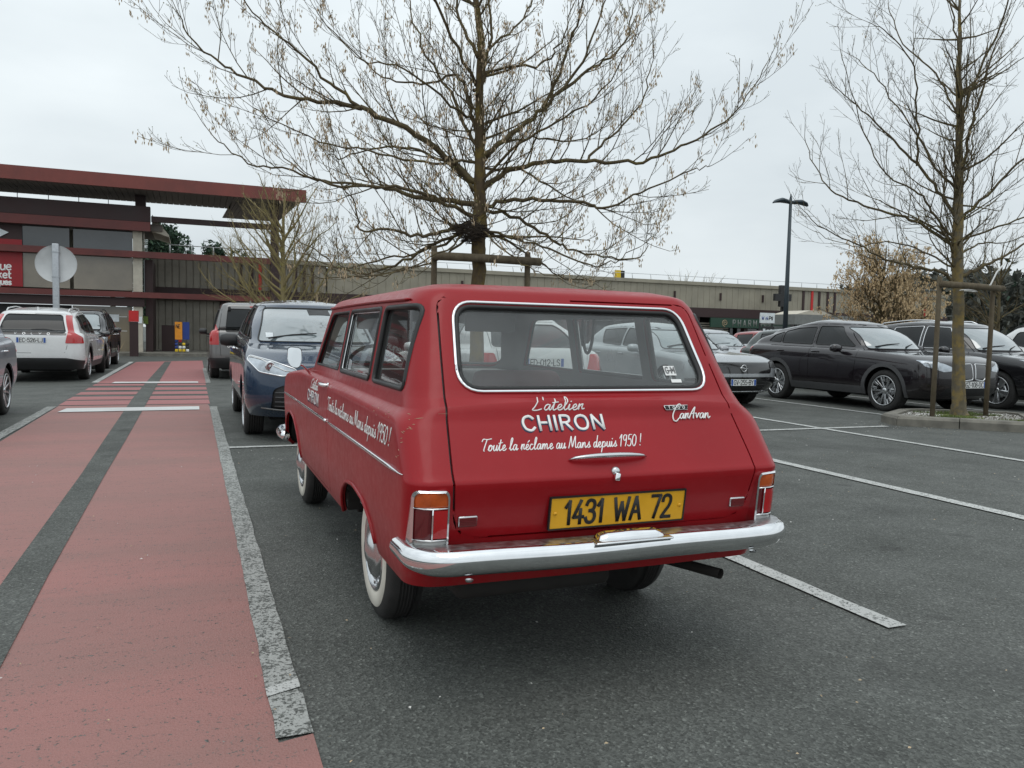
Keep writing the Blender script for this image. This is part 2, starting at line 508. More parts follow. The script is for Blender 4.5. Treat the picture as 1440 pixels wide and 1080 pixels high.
def faces_to_obj(S, faces, name, mats, parent, depth=.012, push=0., delete=True, bm=None, lip=True, fold=None):
    """new object from a set of faces, smooth normals from the original skin, rim folded inwards by depth"""
    bm = bm or S.bm
    faces = [f for f in faces if f.is_valid]
    if not faces: return None
    vid = {}; V = []; F = []; NR = []
    for f in faces:
        ids = []
        for v in f.verts:
            if v not in vid:
                vid[v] = len(V); n = S.normal_at(v.co); V.append(v.co+n*push); NR.append(n)
            ids.append(vid[v])
        F.append(ids)
    nsurf = len(F)
    if depth > 0:
        fs = set(faces); cnt = {}
        for f in faces:
            for e in f.edges: cnt[e] = cnt.get(e, 0)+1
        for f in faces:
            for l in f.loops:
                if cnt[l.edge] == 1:
                    a, b = l.vert, l.link_loop_next.vert
                    pa, pb = V[vid[a]], V[vid[b]]; na, nb = NR[vid[a]], NR[vid[b]]
                    k = len(V); fn = (pb-pa).cross(na).normalized()
                    V += [pa, pb, pb-nb*depth, pa-na*depth]; NR += [fn]*4
                    F.append([k+1, k, k+3, k+2])
    me = bpy.data.meshes.new(name); me.from_pydata([tuple(v) for v in V], [], F)
    for m in (mats if isinstance(mats, (list, tuple)) else [mats]): me.materials.append(MT[m])
    me.polygons.foreach_set('use_smooth', [True]*len(F))
    me.normals_split_custom_set_from_vertices([tuple(n) for n in NR])
    o = bpy.data.objects.new(name, me); link(o, parent)
    if delete: bmesh.ops.delete(bm, geom=faces, context='FACES')
    return o
def trim_line(S, pts, axis, side, name, mat, parent, r=.006, off=.003, n=6, closed=False, flat=None, taper=False, smoothen=True):
    """strip that follows the skin along a projected polyline"""
    P = []
    q = list(pts)+([pts[0], pts[1]] if closed else [])
    dense = []
    for a, b in zip(q, q[1:]):
        k = max(1, int((Vector(b)-Vector(a)).length/.03))
        for i in range(k): dense.append((a[0]+(b[0]-a[0])*i/k, a[1]+(b[1]-a[1])*i/k))
    dense.append(q[-1])
    for a, b in dense:
        co, no = S.hit(a, b, axis, side)
        if co is not None: P.append(co+no*off)
    if len(P) < 2: return None
    rad = r
    if taper:
        rad = [r*min(1, .12+i/6, .12+(len(P)-1-i)/6) for i in range(len(P))]
    return MB().tube(P, rad, n, flat=flat).build(name, mat, parent)

# ------------------------------------------------------------------ stroke lettering
def catmull(pts, k=5):
    if len(pts) < 3: return pts
    P = [pts[0]]+list(pts)+[pts[-1]]; out = []
    for i in range(1, len(P)-2):
        p0, p1, p2, p3 = P[i-1], P[i], P[i+1], P[i+2]
        for j in range(k):
            t = j/k
            out.append(tuple(.5*((2*p1[d])+(-p0[d]+p2[d])*t+(2*p0[d]-5*p1[d]+4*p2[d]-p3[d])*t*t+(-p0[d]+3*p1[d]-3*p2[d]+p3[d])*t**3) for d in (0, 1)))
    out.append(tuple(pts[-1])); return out
# block glyphs (width, strokes); 's' prefix: smooth stroke
PLT_W = {'W': .56, 'A': .48, '1': .34, ' ': .40}
BLK = {
 '0': (.5, ['s', [(.25,1),(.05,.85),(0,.5),(.05,.15),(.25,0),(.45,.15),(.5,.5),(.45,.85),(.25,1)]]),
 '1': (.32, [[(.02,.74),(.22,1),(.22,0)]]),
 '2': (.5, ['s', [(.02,.74),(.07,.93),(.25,1),(.44,.92),(.48,.72),(.38,.48),(.18,.25),(.0,.0)], [(.0,.0),(.5,.0)]]),
 '3': (.5, ['s', [(.02,.8),(.1,.95),(.25,1),(.43,.92),(.46,.74),(.38,.58),(.2,.53)], 's', [(.2,.53),(.42,.47),(.5,.27),(.42,.07),(.25,0),(.07,.06),(.0,.22)]]),
 '4': (.52, [[(.36,1),(.0,.28),(.52,.28)], [(.36,.62),(.36,0)]]),
 '5': (.5, [[(.46,1),(.08,1),(.05,.56)], 's', [(.05,.56),(.24,.63),(.44,.54),(.5,.32),(.42,.08),(.24,0),(.06,.06),(0,.18)]]),
 '6': (.5, ['s', [(.42,.97),(.2,.85),(.04,.55),(.02,.25),(.12,.03),(.27,0),(.45,.08),(.5,.3),(.42,.52),(.25,.58),(.07,.48)]]),
 '7': (.5, [[(0,1),(.5,1),(.18,0)]]),
 '8': (.5, ['s', [(.25,.54),(.07,.65),(.06,.88),(.25,1),(.44,.88),(.43,.65),(.25,.54),(.02,.38),(.03,.1),(.25,0),(.47,.1),(.48,.38),(.25,.54)]]),
 '9': (.5, ['s', [(.06,.04),(.3,.15),(.46,.45),(.48,.75),(.38,.97),(.23,1),(.05,.92),(0,.7),(.08,.48),(.25,.42),(.43,.52)]]),
 'A': (.56, [[(0,0),(.28,1),(.56,0)], [(.1,.34),(.46,.34)]]),
 'B': (.5, [[(0,0),(0,1)], 's', [(0,1),(.3,1),(.45,.88),(.42,.62),(.25,.53),(0,.53)], 's', [(.2,.53),(.42,.48),(.5,.28),(.42,.04),(.25,0),(0,0)]]),
 'C': (.56, ['s', [(.54,.82),(.42,.96),(.28,1),(.08,.86),(0,.5),(.08,.14),(.28,0),(.42,.04),(.54,.18)]]),
 'D': (.52, [[(0,0),(0,1)], 's', [(0,1),(.25,1),(.46,.82),(.52,.5),(.46,.18),(.25,0),(0,0)]]),
 'E': (.44, [[(.44,1),(0,1),(0,0),(.44,0)], [(0,.52),(.38,.52)]]),
 'F': (.42, [[(.42,1),(0,1),(0,0)], [(0,.52),(.36,.52)]]),
 'G': (.56, ['s', [(.52,.84),(.42,.97),(.28,1),(.08,.86),(0,.5),(.08,.14),(.28,0),(.46,.06),(.54,.2)], [(.54,.2),(.54,.46),(.32,.46)]]),
 'H': (.54, [[(0,0),(0,1)], [(.54,0),(.54,1)], [(0,.52),(.54,.52)]]),
 'I': (.06, [[(.03,0),(.03,1)]]),
 'J': (.4, ['s', [(.38,1),(.38,.25),(.3,.04),(.16,0),(.02,.1)]]),
 'L': (.42, [[(0,1),(0,0),(.42,0)]]),
 'M': (.62, [[(0,0),(0,1),(.31,.35),(.62,1),(.62,0)]]),
 'N': (.54, [[(0,0),(0,1),(.54,0),(.54,1)]]),
 'O': (.66, ['s', [(.33,1),(.1,.88),(0,.5),(.1,.12),(.33,0),(.56,.12),(.66,.5),(.56,.88),(.33,1)]]),
 'P': (.5, [[(0,0),(0,1)], 's', [(0,1),(.3,1),(.48,.88),(.48,.6),(.3,.48),(0,.48)]]),
 'R': (.52, [[(0,0),(0,1)], 's', [(0,1),(.3,1),(.46,.88),(.46,.62),(.3,.5),(0,.5)], [(.24,.5),(.52,0)]]),
 'S': (.5, ['s', [(.46,.85),(.36,.97),(.22,1),(.05,.9),(.04,.68),(.24,.53),(.45,.4),(.5,.18),(.38,.03),(.24,0),(.08,.05),(0,.18)]]),
 'V': (.56, [[(0,1),(.28,0),(.56,1)]]),
 'W': (.8, [[(0,1),(.2,0),(.4,.8),(.6,0),(.8,1)]]),
 'Y': (.54, [[(0,1),(.27,.48),(.54,1)], [(.27,.48),(.27,0)]]),
 'Z': (.5, [[(0,1),(.5,1),(0,0),(.5,0)]]),
 '-': (.3, [[(.03,.45),(.27,.45)]]), ' ': (.35, []),
 'u': (.42, ['s', [(0,.6),(0,.2),(.08,.02),(.22,0),(.4,.15)], [(.42,.6),(.42,0)]]),
 'e': (.44, ['s', [(.03,.32),(.42,.36),(.4,.52),(.24,.62),(.06,.52),(0,.3),(.07,.08),(.24,0),(.42,.1)]]),
 'r': (.3, [[(0,.6),(0,0)], 's', [(0,.35),(.1,.55),(.3,.6)]]),
 'k': (.4, [[(0,1),(0,0)], [(.36,.6),(0,.26)], [(.12,.36),(.4,0)]]),
 't': (.3, ['s', [(.1,.88),(.1,.2),(.16,.03),(.3,.02)], [(0,.6),(.28,.6)]]),
 'i': (.06, [[(.03,.6),(.03,0)], [(.03,.82),(.03,.86)]]),
 'q': (.42, ['s', [(.42,.5),(.26,.62),(.06,.52),(0,.3),(.07,.08),(.22,0),(.42,.15)], [(.42,.6),(.42,-.3)]]),
 's': (.36, ['s', [(.34,.5),(.2,.6),(.04,.5),(.08,.36),(.28,.26),(.34,.1),(.18,0),(0,.1)]]),
 'c': (.4, ['s', [(.38,.5),(.22,.61),(.06,.52),(0,.3),(.07,.08),(.22,0),(.38,.1)]]),
 'l': (.06, [[(.03,1),(.03,0)]]),
}
PLT = {k: (PLT_W.get(k, w_*.92), [q if q == 's' else [(a*PLT_W.get(k, w_*.92)/w_, b) for a, b in q] for q in st_]) for k, (w_, st_) in BLK.items()}
# connected handwriting: every stroke enters at (0,~.1) and leaves at (w,~.1)
SCR = {
 'T': (.62, [[(.0,.78),(.12,.98),(.45,.94),(.86,1.0)], [(.46,.95),(.34,.5),(.24,.1),(.28,.0)]]),
 'o': (.42, [[(.0,.12),(.08,.02),(.03,.2),(.1,.42),(.25,.46),(.34,.3),(.28,.06),(.13,.0),(.06,.16),(.14,.36),(.3,.4),(.44,.34)]]),
 'u': (.46, [[(.0,.14),(.08,.44),(.06,.12),(.14,.0),(.28,.12),(.36,.44),(.34,.1),(.4,.0),(.48,.12)]]),
 't': (.34, [[(.0,.12),(.16,.6),(.2,.88),(.13,.4),(.12,.06),(.2,.0),(.34,.12)], [(.02,.6),(.36,.66)]]),
 'e': (.38, [[(.0,.12),(.18,.2),(.28,.34),(.22,.46),(.1,.38),(.06,.16),(.14,.0),(.28,.02),(.4,.14)]]),
 'l': (.32, [[(.0,.12),(.18,.5),(.27,.9),(.2,1.02),(.12,.8),(.09,.2),(.16,.0),(.32,.12)]]),
 'a': (.46, [[(.34,.38),(.22,.47),(.08,.36),(.03,.12),(.12,.0),(.26,.12),(.35,.42),(.33,.1),(.38,.0),(.48,.12)]]),
 'n': (.5, [[(.0,.1),(.08,.44),(.06,.0)], [(.07,.16),(.2,.42),(.3,.42),(.31,.12),(.38,.0),(.5,.12)]]),
 'r': (.4, [[(.0,.1),(.08,.46),(.07,.0)], [(.07,.2),(.16,.4),(.3,.46),(.26,.26),(.3,.05),(.42,.1)]]),
 'é': (.38, [[(.0,.12),(.18,.2),(.28,.34),(.22,.46),(.1,.38),(.06,.16),(.14,.0),(.28,.02),(.4,.14)], [(.2,.6),(.34,.76)]]),
 'c': (.36, [[(.3,.4),(.18,.46),(.06,.34),(.03,.14),(.12,.0),(.24,.02),(.38,.14)]]),
 'm': (.7, [[(.0,.1),(.08,.44),(.06,.0)], [(.07,.16),(.18,.42),(.27,.4),(.27,.0)], [(.27,.16),(.4,.43),(.5,.4),(.5,.1),(.56,.0),(.7,.12)]]),
 'M': (.86, [[(.0,.0),(.14,.6),(.22,1.0),(.3,.5),(.38,.1),(.52,.6),(.66,1.0),(.68,.5),(.72,.04),(.86,.08)]]),
 's': (.34, [[(.0,.1),(.16,.34),(.22,.48),(.2,.36),(.28,.14),(.18,.0),(.04,.06)], [(.18,.0),(.34,.1)]]),
 'd': (.46, [[(.32,.36),(.2,.46),(.07,.34),(.04,.12),(.12,.0),(.26,.14),(.38,.6),(.44,1.0),(.36,.4),(.34,.06),(.4,.0),(.48,.12)]]),
 'p': (.46, [[(.0,.12),(.1,.46),(.04,.0),(-.06,-.45)], [(.08,.3),(.22,.46),(.35,.36),(.32,.1),(.18,.0),(.08,.08)], [(.3,.06),(.46,.12)]]),
 'i': (.26, [[(.0,.12),(.09,.44),(.07,.1),(.13,.0),(.26,.12)], [(.14,.66),(.15,.7)]]),
 '1': (.34, [[(.02,.7),(.24,1.02),(.16,.5),(.1,.0)]]),
 '9': (.46, [[(.38,.9),(.24,1.0),(.08,.86),(.07,.6),(.2,.5),(.36,.66),(.42,.95),(.34,.4),(.22,.0)]]),
 '5': (.46, [[(.48,1.0),(.2,.98),(.12,.58),(.3,.64),(.4,.4),(.3,.08),(.12,.0),(.0,.1)]]),
 '0': (.5, [[(.3,1.0),(.12,.78),(.04,.34),(.12,.02),(.3,.06),(.44,.4),(.46,.82),(.3,1.0)]]),
 '!': (.22, [[(.2,1.05),(.1,.32)], [(.05,.04),(.055,.07)]]),
 'L': (.58, [[(.34,.98),(.26,.7),(.14,.3),(.02,.03),(.3,.0),(.56,.1)]]),
 "'": (.14, [[(.12,1.0),(.07,.8)]]),
 ' ': (.26, []),
 'C': (.62, [[(.62,1.12),(.48,1.3),(.28,1.2),(.1,.8),(.0,.3),(.08,-.12),(.3,-.2),(.52,.0),(.66,.16)]]),
 'A': (.56, [[(.0,.0),(.22,.6),(.44,1.0),(.4,.5),(.38,.0)], [(.1,.42),(.5,.46)]]),
 'v': (.4, [[(.0,.42),(.08,.44),(.13,.04),(.26,.3),(.34,.46),(.44,.42)]]),
}
def layout(text, font, size, track=.12, cond=1.):
    x = 0; out = []
    for ch in text:
        w, st = font.get(ch, (.4, []))
        sm = font is SCR
        for s_ in st:
            if s_ == 's': sm = True; continue
            p = catmull(s_, 4) if sm else s_
            out.append([((x+a)*size*cond, b*size) for a, b in p]); 
            if font is not SCR: sm = False
        x += w+track
    return out, (x-track)*size*cond
def lettering(text, font, size, place, r, name, mat, parent, track=.12, cond=1., shear=0., h=.0012, width=None, kind=None, dx=0., dz=0.):
    """place(u,v) -> (point, right, up, normal) ; width fits the line to a given length"""
    st, w = layout(text, font, size, track, cond)
    k = (width/w) if width else 1
    mb = MB()
    segs = []
    for s_ in st:   # break strokes at sharp corners so that every arm keeps its full width
        cur = [s_[0]]
        for i in range(1, len(s_)):
            cur.append(s_[i])
            if i < len(s_)-1:
                v1 = Vector((s_[i][0]-s_[i-1][0], s_[i][1]-s_[i-1][1])); v2 = Vector((s_[i+1][0]-s_[i][0], s_[i+1][1]-s_[i][1]))
                if v1.length > 1e-6 and v2.length > 1e-6 and v1.angle(v2) > .85: segs.append(cur); cur = [s_[i]]
        segs.append(cur)
    for s_ in segs:
        P = []
        for a, b in s_:
            q = place(a*k+b*shear+dx, b+dz)
            if q: P.append(q)
        if len(P) < 2: continue
        vs_ = []; fs = []
        prof = ((-1, 0), (-.8, .75), (0, 1.), (.8, .75), (1, 0))
        for i, (p, R_, U_, N_) in enumerate(P):
            d = P[min(i+1, len(P)-1)][0]-P[max(0, i-1)][0]
            d = (d-N_*d.dot(N_)).normalized(); sd = d.cross(N_).normalized()
            miter = 1.
            if 0 < i < len(P)-1:
                d1 = (P[i][0]-P[i-1][0]).normalized(); d2 = (P[i+1][0]-P[i][0]).normalized()
                miter = min(1.5, 1/max(.5, math.sqrt(max(0.0, (1+d1.dot(d2))/2))))
            ext = 0
            if i == 0: ext = -r*.7
            if i == len(P)-1: ext = r*.7
            for a, b in prof: vs_.append(p+d*ext+sd*(a*r*miter)+N_*(b*h))
        for i in range(len(P)-1):
            for j in range(4): fs.append((i*5+j, i*5+j+1, (i+1)*5+j+1, (i+1)*5+j))
        e = (len(P)-1)*5
        fs.append((0, 4, 3, 2, 1)); fs.append((e, e+1, e+2, e+3, e+4))
        mb.add(vs_, fs, True)
    return mb.build(name, mat, parent, recalc=False)
def plane_place(o, right, up, lift=.0008):
    o = Vector(o); right = Vector(right).normalized(); up = Vector(up).normalized(); n = right.cross(up).normalized()
    return lambda u, v: (o+right*u+up*v+n*lift, right, up, n)
# ------------------------------------------------------------------ ground materials
def asphalt_nodes(n):
    t = tex(n, 'Noise', .35, 5); t2 = tex(n, 'Noise', 1.9, 7, rough=.65); v = tex(n, 'Voronoi', 120); v.feature = 'F1'; t3 = tex(n, 'Noise', 210, 3)
    base = ramp(n, t.outputs[0], [(.35, (.094, .100, .091)), (.65, (.118, .124, .114))]).outputs[0]
    base = mixc(n, ramp(n, t2.outputs[0], [(.35, .0), (.8, .55)]).outputs[0], base, (.055, .059, .054))
    st = ramp(n, v.outputs['Color'], [(.0, .35), (.5, .8), (.84, 1.25), (1., 2.5)])
    c = mixc(n, .9, base, st.outputs[0], 'MULTIPLY')
    c = mixc(n, .5, c, ramp(n, t3.outputs[0], [(.3, .55), (.72, 1.6)]).outputs[0], 'MULTIPLY')
    t5 = tex(n, 'Noise', .8, 3, rough=.4); c = mixc(n, ramp(n, t5.outputs[0], [(.60, 0.), (.70, .38)]).outputs[0], c, (.035, .036, .034))
    t6 = tex(n, 'Noise', 3.1, 2, rough=.3); c = mixc(n, ramp(n, t6.outputs[0], [(.70, 0.), (.76, .4)]).outputs[0], c, (.022, .022, .021))
    return c, v, t2
def asphalt(name):
    m, n, b = nodes_of(name)
    c, v, t2 = asphalt_nodes(n)
    n.links.new(c, b.inputs['Base Color'])
    r = ramp(n, t2.outputs[0], [(.3, .62), (.7, .85)]); n.links.new(r.outputs[0], b.inputs['Roughness'])
    bump(n, b, v.outputs['Distance'], .55, .006); setp(b, spec=.35)
    MT[name] = m
def road_paint(name, col, wear, col2=None, streak=False, scale=1., rough=.6):
    """paint over asphalt: chips let the aggregate show"""
    m, n, b = nodes_of(name)
    ca, v, t2 = asphalt_nodes(n)
    w1 = tex(n, 'Noise', 75*scale, 5, rough=.7); w2 = tex(n, 'Noise', 1.3, 5, sc3=(1.0, .35, 1) if not streak else (.35, 1.6, 1))
    w3 = tex(n, 'Noise', 9, 6, sc3=(1, 1, 1) if not streak else (.5, 2.2, 1), rough=.7)
    pc = mixc(n, ramp(n, w2.outputs[0], [(.32, 0.), (.7, 1.)]).outputs[0], col, col2 or tuple(x*.8 for x in col))
    pc = mixc(n, ramp(n, w3.outputs[0], [(.35, 0.), (.8, .24)]).outputs[0], pc, tuple(x*.62+.015 for x in col))
    th = n.nodes.new('ShaderNodeMath'); th.operation = 'MULTIPLY_ADD'; n.links.new(w3.outputs[0], th.inputs[0]); th.inputs[1].default_value = .35; n.links.new(w1.outputs[0], th.inputs[2])
    msk = ramp(n, th.outputs[0], [(wear, 0.), (min(1, wear+.07), 1.)])
    c = mixc(n, msk.outputs[0], pc, ca)
    n.links.new(c, b.inputs['Base Color']); setp(b, rough=rough, spec=.35)
    bump(n, b, v.outputs['Distance'], .35, .005)
    MT[name] = m
asphalt('asphalt')
road_paint('red_paint', (.330, .152,   .136), .765, (.262, .142, .125), streak=True)
road_paint('red_paint_fresh', (.36, .135, .135), .84, (.30, .13, .125), streak=True)
road_paint('white_worn', (.40, .41, .39), .655)
road_paint('white_line', (.55, .56, .54), .715)
road_paint('white_fresh', (.66, .67, .66), .84)
simple('kerb_concrete', (.17, .16, .135), .85, var=.35, vscale=5, bmp=.5, bscale=70)
simple('moss', (.11, .13, .025), .95, var=.5, vscale=30, bmp=.6)
simple('gravel_white', (.62, .61, .58), .9, var=.25, vscale=60)
simple('soil', (.08, .065, .045), .95, var=.4)
simple('grass', (.10, .14, .03), .9, var=.4, vscale=20)
def bark(name, c1, c2, c3, lichen):
    m, n, b = nodes_of(name)
    t = tex(n, 'Noise', 9, 6, sc3=(1, 1, .35), rough=.7); t2 = tex(n, 'Noise', 5, 6, rough=.7)
    c = ramp(n, t.outputs[0], [(.3, c1), (.7, c2)]).outputs[0]
    c = mixc(n, ramp(n, t2.outputs[0], [(lichen, 0.), (lichen+.16, .85)]).outputs[0], c, c3)
    n.links.new(c, b.inputs['Base Color']); setp(b, rough=.9, spec=.2); bump(n, b, t.outputs[0], .7, .02); MT[name] = m
bark('bark_maple', (.06, .044, .028), (.13, .098, .06), (.17, .125, .035), .46)
bark('bark_lichen', (.09, .078, .055), (.18, .155, .11), (.27, .19, .06), .46)
bark('bark_twig', (.075, .058, .036), (.135, .108, .062), (.17, .14, .05), .52)
bark('bark_pale_twig', (.18, .145, .075), (.30, .25, .13), (.30, .26, .09), .5)
bark('stake_wood', (.085, .066, .045), (.17, .14, .095), (.10, .10, .05), .6)
simple('seed_tan', (.44, .34, .22), .8, var=.3, vscale=40)
simple('bud_green', (.22, .22, .08), .8, var=.3)
simple('dead_leaf', (.54, .40, .23), .8, var=.35, vscale=30)
simple('pine_green', (.022, .05, .030), .8, var=.45, vscale=2)
simple('pine_green_light', (.045, .085, .045), .8, var=.4, vscale=2)
simple('far_wood', (.078, .082, .070), .9, var=.5, vscale=.3)
simple('nest', (.03, .022, .015), .95, var=.4)

# ------------------------------------------------------------------ ground, path, markings
def sheet(name, pts, z, mat, sub=None):
    mb = MB()
    mb.add([(x, y_, z) for x, y_ in pts], [tuple(range(len(pts)))])
    o = mb.build(name, mat, recalc=False)
    if o.data.polygons[0].normal.z < 0: o.data.flip_normals()
    return tag(o, kind='structure')
def rag(x0, x1, y0, y1, amp=.004, step=.12, ends=True):
    """rectangle along y with hand-ragged edges"""
    n_ = max(2, int((y1-y0)/step)); L_ = []; R_ = []
    for i in range(n_+1):
        yy = y0+(y1-y0)*i/n_; L_.append((x0+random.uniform(-amp, amp), yy)); R_.append((x1+random.uniform(-amp, amp), yy))
    return L_+R_[::-1]
ground = sheet('ground', [(-900, -400), (900, -400), (900, 1500), (-900, 1500)], 0, 'asphalt')
P = [(.315, -6), (.322, 2.29), (.222, 2.27), (.217, 12.75), (.20, 13.0), (-1.82, 13.0), (-1.80, 9), (-1.84, 5), (-1.9, -6)]
sheet('footpath', P, .004, 'red_paint')
for i, (a, b) in enumerate(((13.12, 13.86), (14.02, 14.66), (15.05, 15.68), (16.1, 16.78), (17.28, 17.8))):
    sheet('footpath', [(-1.83+random.uniform(-.03, .03), a), (.235, a+random.uniform(-.03, .03)), (.23, b), (-1.84, b+random.uniform(-.03, .03))], .004, 'red_paint_fresh')
sheet('footpath', [(-1.83, 17.95), (.26, 17.95), (.29, 30.2), (-1.75, 28.6)], .004, 'red_paint_fresh')
L_ = [(-.795, 1.0), (-.80, 3), (-.815, 4.2), (-.83, 7), (-.86, 9), (-.925, 14), (-.93, 19), (-.90, 28.9)]
R_ = [(-.60, 1.0), (-.62, 3), (-.64, 4.2), (-.655, 7), (-.655, 9), (-.675, 14), (-.69, 19), (-.70, 29.1)]
sheet('path_stripe', L_+R_[::-1], .008, 'asphalt')
def line(x0, x1, y0, y1, mat='white_line', z=.008, name='road_marking'): return sheet(name, rag(x0, x1, y0, y1), z, mat)
line(.218, .322, 2.29, 12.62, 'white_worn'); sheet('road_marking', [(.214, 2.56), (.322, 2.60), (.322, 2.665), (.214, 2.625)], .012, 'white_line')
line(.24, .34, 18.0, 24.5, 'white_worn'); line(-1.95, -1.83, 2.0, 12.9, 'white_worn'); line(-1.95, -1.83, 18.2, 28.6, 'white_line')
sheet('road_marking', [(-1.70, 12.02), (.075, 12.10), (.075, 12.60), (-1.66, 12.56)], .012, 'white_fresh')
sheet('road_marking', [(-1.56, 17.95), (.09, 18.0), (.09, 18.38), (-1.53, 18.36)], .012, 'white_fresh')
line(2.665, 2.765, 2.36, 8.1); line(5.22, 5.34, 2.36, 13.4); line(7.82, 7.92, 2.4, 13.4); line(10.38, 10.48, 8.9, 13.5)
for x in (13.05, 15.65, 18.25, 20.85): line(x, x+.1, 2.4, 13.4)
for x in (2.7, 5.3, 7.85, 10.4, 13.0, 15.6, 18.2, 20.8): line(x, x+.1, 19.2, 24.2)
for x in (-4.4, -7.0): line(x, x+.1, 2.4, 13.4); line(x, x+.1, 18.6, 23.4)
sheet('road_marking', [(.325, 8.17), (9.05, 8.17), (9.05, 8.27), (.325, 8.27)], .0075, 'white_line')
sheet('road_marking', [(-12, 23.4), (-1.96, 23.4), (-1.96, 23.5), (-12, 23.5)], .0075, 'white_line')
sheet('pavement', [(-30, 34.4), (60, 34.4), (60, 41), (-30, 41)], .10, 'kerb_concrete')
mb = MB(); mb.box(-30, 34.2, 0, 60, 34.4, .12); tag(mb.build('kerb', 'kerb_concrete'), kind='structure')
# loose grit and fallen seeds on the asphalt
def litter():
    mb = MB(); rnd = random.Random(3)
    for i in range(900):
        x = rnd.uniform(-2, 7); y_ = rnd.uniform(1.2, 9)
        if i % 3 == 0: x = rnd.gauss(9.4, .7); y_ = rnd.gauss(8.0, .5)
        s_ = rnd.uniform(.003, .009); a = rnd.uniform(0, 6.3); z = .014
        d = Vector((math.cos(a), math.sin(a), 0))*s_; e = Vector((-d.y, d.x, 0))*rnd.uniform(.25, .6)
        c = Vector((x, y_, z)); mb.mi = 0 if rnd.random() < .6 else 1
        mb.add([c-d, c+e+Vector((0, 0, .003)), c+d, c-e], [(0, 1, 2, 3)])
    tag(mb.build('fallen_seeds', ['seed_tan', 'gravel_white'], kind='stuff', recalc=False), 'pale fallen seeds and grit scattered over the asphalt', 'litter')
litter()

# ------------------------------------------------------------------ tree islands
def island(cx, cy, pts, label):
    root = empty('kerbed_island', (cx, cy, 0), 0, label, 'kerb island')
    P0 = [(a-cx, b-cy) for a, b in pts]; n = len(P0)
    inner = offset_poly(P0, -.20)
    bev = offset_poly(P0, -.03)
    for i in range(n):
        j = (i+1) % n
        def lp(A, B, t): return (A[0]+(B[0]-A[0])*t, A[1]+(B[1]-A[1])*t)
        Ln = (Vector(P0[j])-Vector(P0[i])).length; k = max(1, round(Ln/.95))
        for q in range(k):
            t0 = q/k+(.004 if q else .002); t1 = (q+1)/k-.004; dz = random.uniform(-.006, .006)
            o1, o2 = lp(P0[i], P0[j], t0), lp(P0[i], P0[j], t1); b1, b2 = lp(bev[i], bev[j], t0), lp(bev[i], bev[j], t1); i1, i2 = lp(inner[i], inner[j], t0), lp(inner[i], inner[j], t1)
            mb = MB(); V = [(*o1, -.05), (*o2, -.05), (*o2, .10+dz), (*o1, .10+dz), (*b2, .135+dz), (*b1, .135+dz), (*i2, .14+dz), (*i1, .14+dz), (*i2, .0), (*i1, .0)]
            mb.add(V, [(0, 1, 2, 3), (3, 2, 4, 5), (5, 4, 6, 7), (7, 6, 8, 9), (0, 3, 5, 7, 9), (1, 8, 6, 4, 2)])
            mb.build('kerb_stone', 'kerb_concrete', root)
    mb = MB(); mb.add([(a, b, .105) for a, b in inner], [tuple(range(n))]); mb.build('soil_bed', 'soil', root)
    rnd = random.Random(5); gv = MB(); ms_ = MB()
    xs = [p[0] for p in inner]; ys = [p[1] for p in inner]
    for i in range(3600):
        x = rnd.uniform(min(xs), max(xs)); y_ = rnd.uniform(min(ys), max(ys))
        if not inpoly(x, y_, inner): continue
        nv = mnoise.noise(Vector((x*1.7+cx, y_*1.7, 0)))+ (.35 if math.hypot(x, y_) < .33 else 0)
        if nv > .12:
            for k in range(2):
                a = rnd.uniform(0, 6.3); h = rnd.uniform(.015, .05); xx = x+rnd.uniform(-.02, .02); yy = y_+rnd.uniform(-.02, .02)
                w_ = .004; ms_.add([(xx-w_*math.cos(a), yy-w_*math.sin(a), .105), (xx+w_*math.cos(a), yy+w_*math.sin(a), .105), (xx+rnd.uniform(-.015, .015), yy+rnd.uniform(-.015, .015), .105+h)], [(0, 1, 2)])
        else:
            s_ = rnd.uniform(.008, .02); q = [Vector((x+rnd.uniform(-s_, s_), y_+rnd.uniform(-s_, s_), .105+rnd.uniform(-s_*.4, s_))) for _ in range(4)]
            gv.add(q, [(0, 1, 2), (0, 2, 3), (0, 3, 1), (1, 3, 2)])
    if gv.f: gv.build('white_chippings', 'gravel_white', root, kind='stuff', recalc=False)
    if ms_.f: ms_.build('moss_tufts', 'grass', root, kind='stuff', recalc=False)
    mb = MB()
    for i in range(26):
        a = 2*PI*i/26; mb_r = .30+.1*math.sin(a*3+1)+.05*math.sin(a*7)
        mb.add([(0, 0, .135), (mb_r*math.cos(a), mb_r*math.sin(a), .108), (mb_r*math.cos(a+2*PI/26), mb_r*math.sin(a+2*PI/26), .108)], [(0, 1, 2)])
    mb.build('moss_mound', 'moss', root, recalc=False)
island(10.62, 8.35, [(9.30, 8.28), (9.48, 8.72), (10.35, 9.22), (10.85, 9.2), (11.9, 8.5), (11.9, 8.1), (10.85, 7.15), (10.45, 7.2)], 'grey concrete kerbed tree island with white chippings beside the black coupe suv')
island(2.95, 8.35, [(2.10, 8.15), (2.15, 8.6), (2.7, 9.0), (3.3, 9.0), (3.85, 8.55), (3.85, 8.1), (3.25, 7.5), (2.65, 7.5)], 'grey concrete kerbed tree island hidden behind the red estate car')

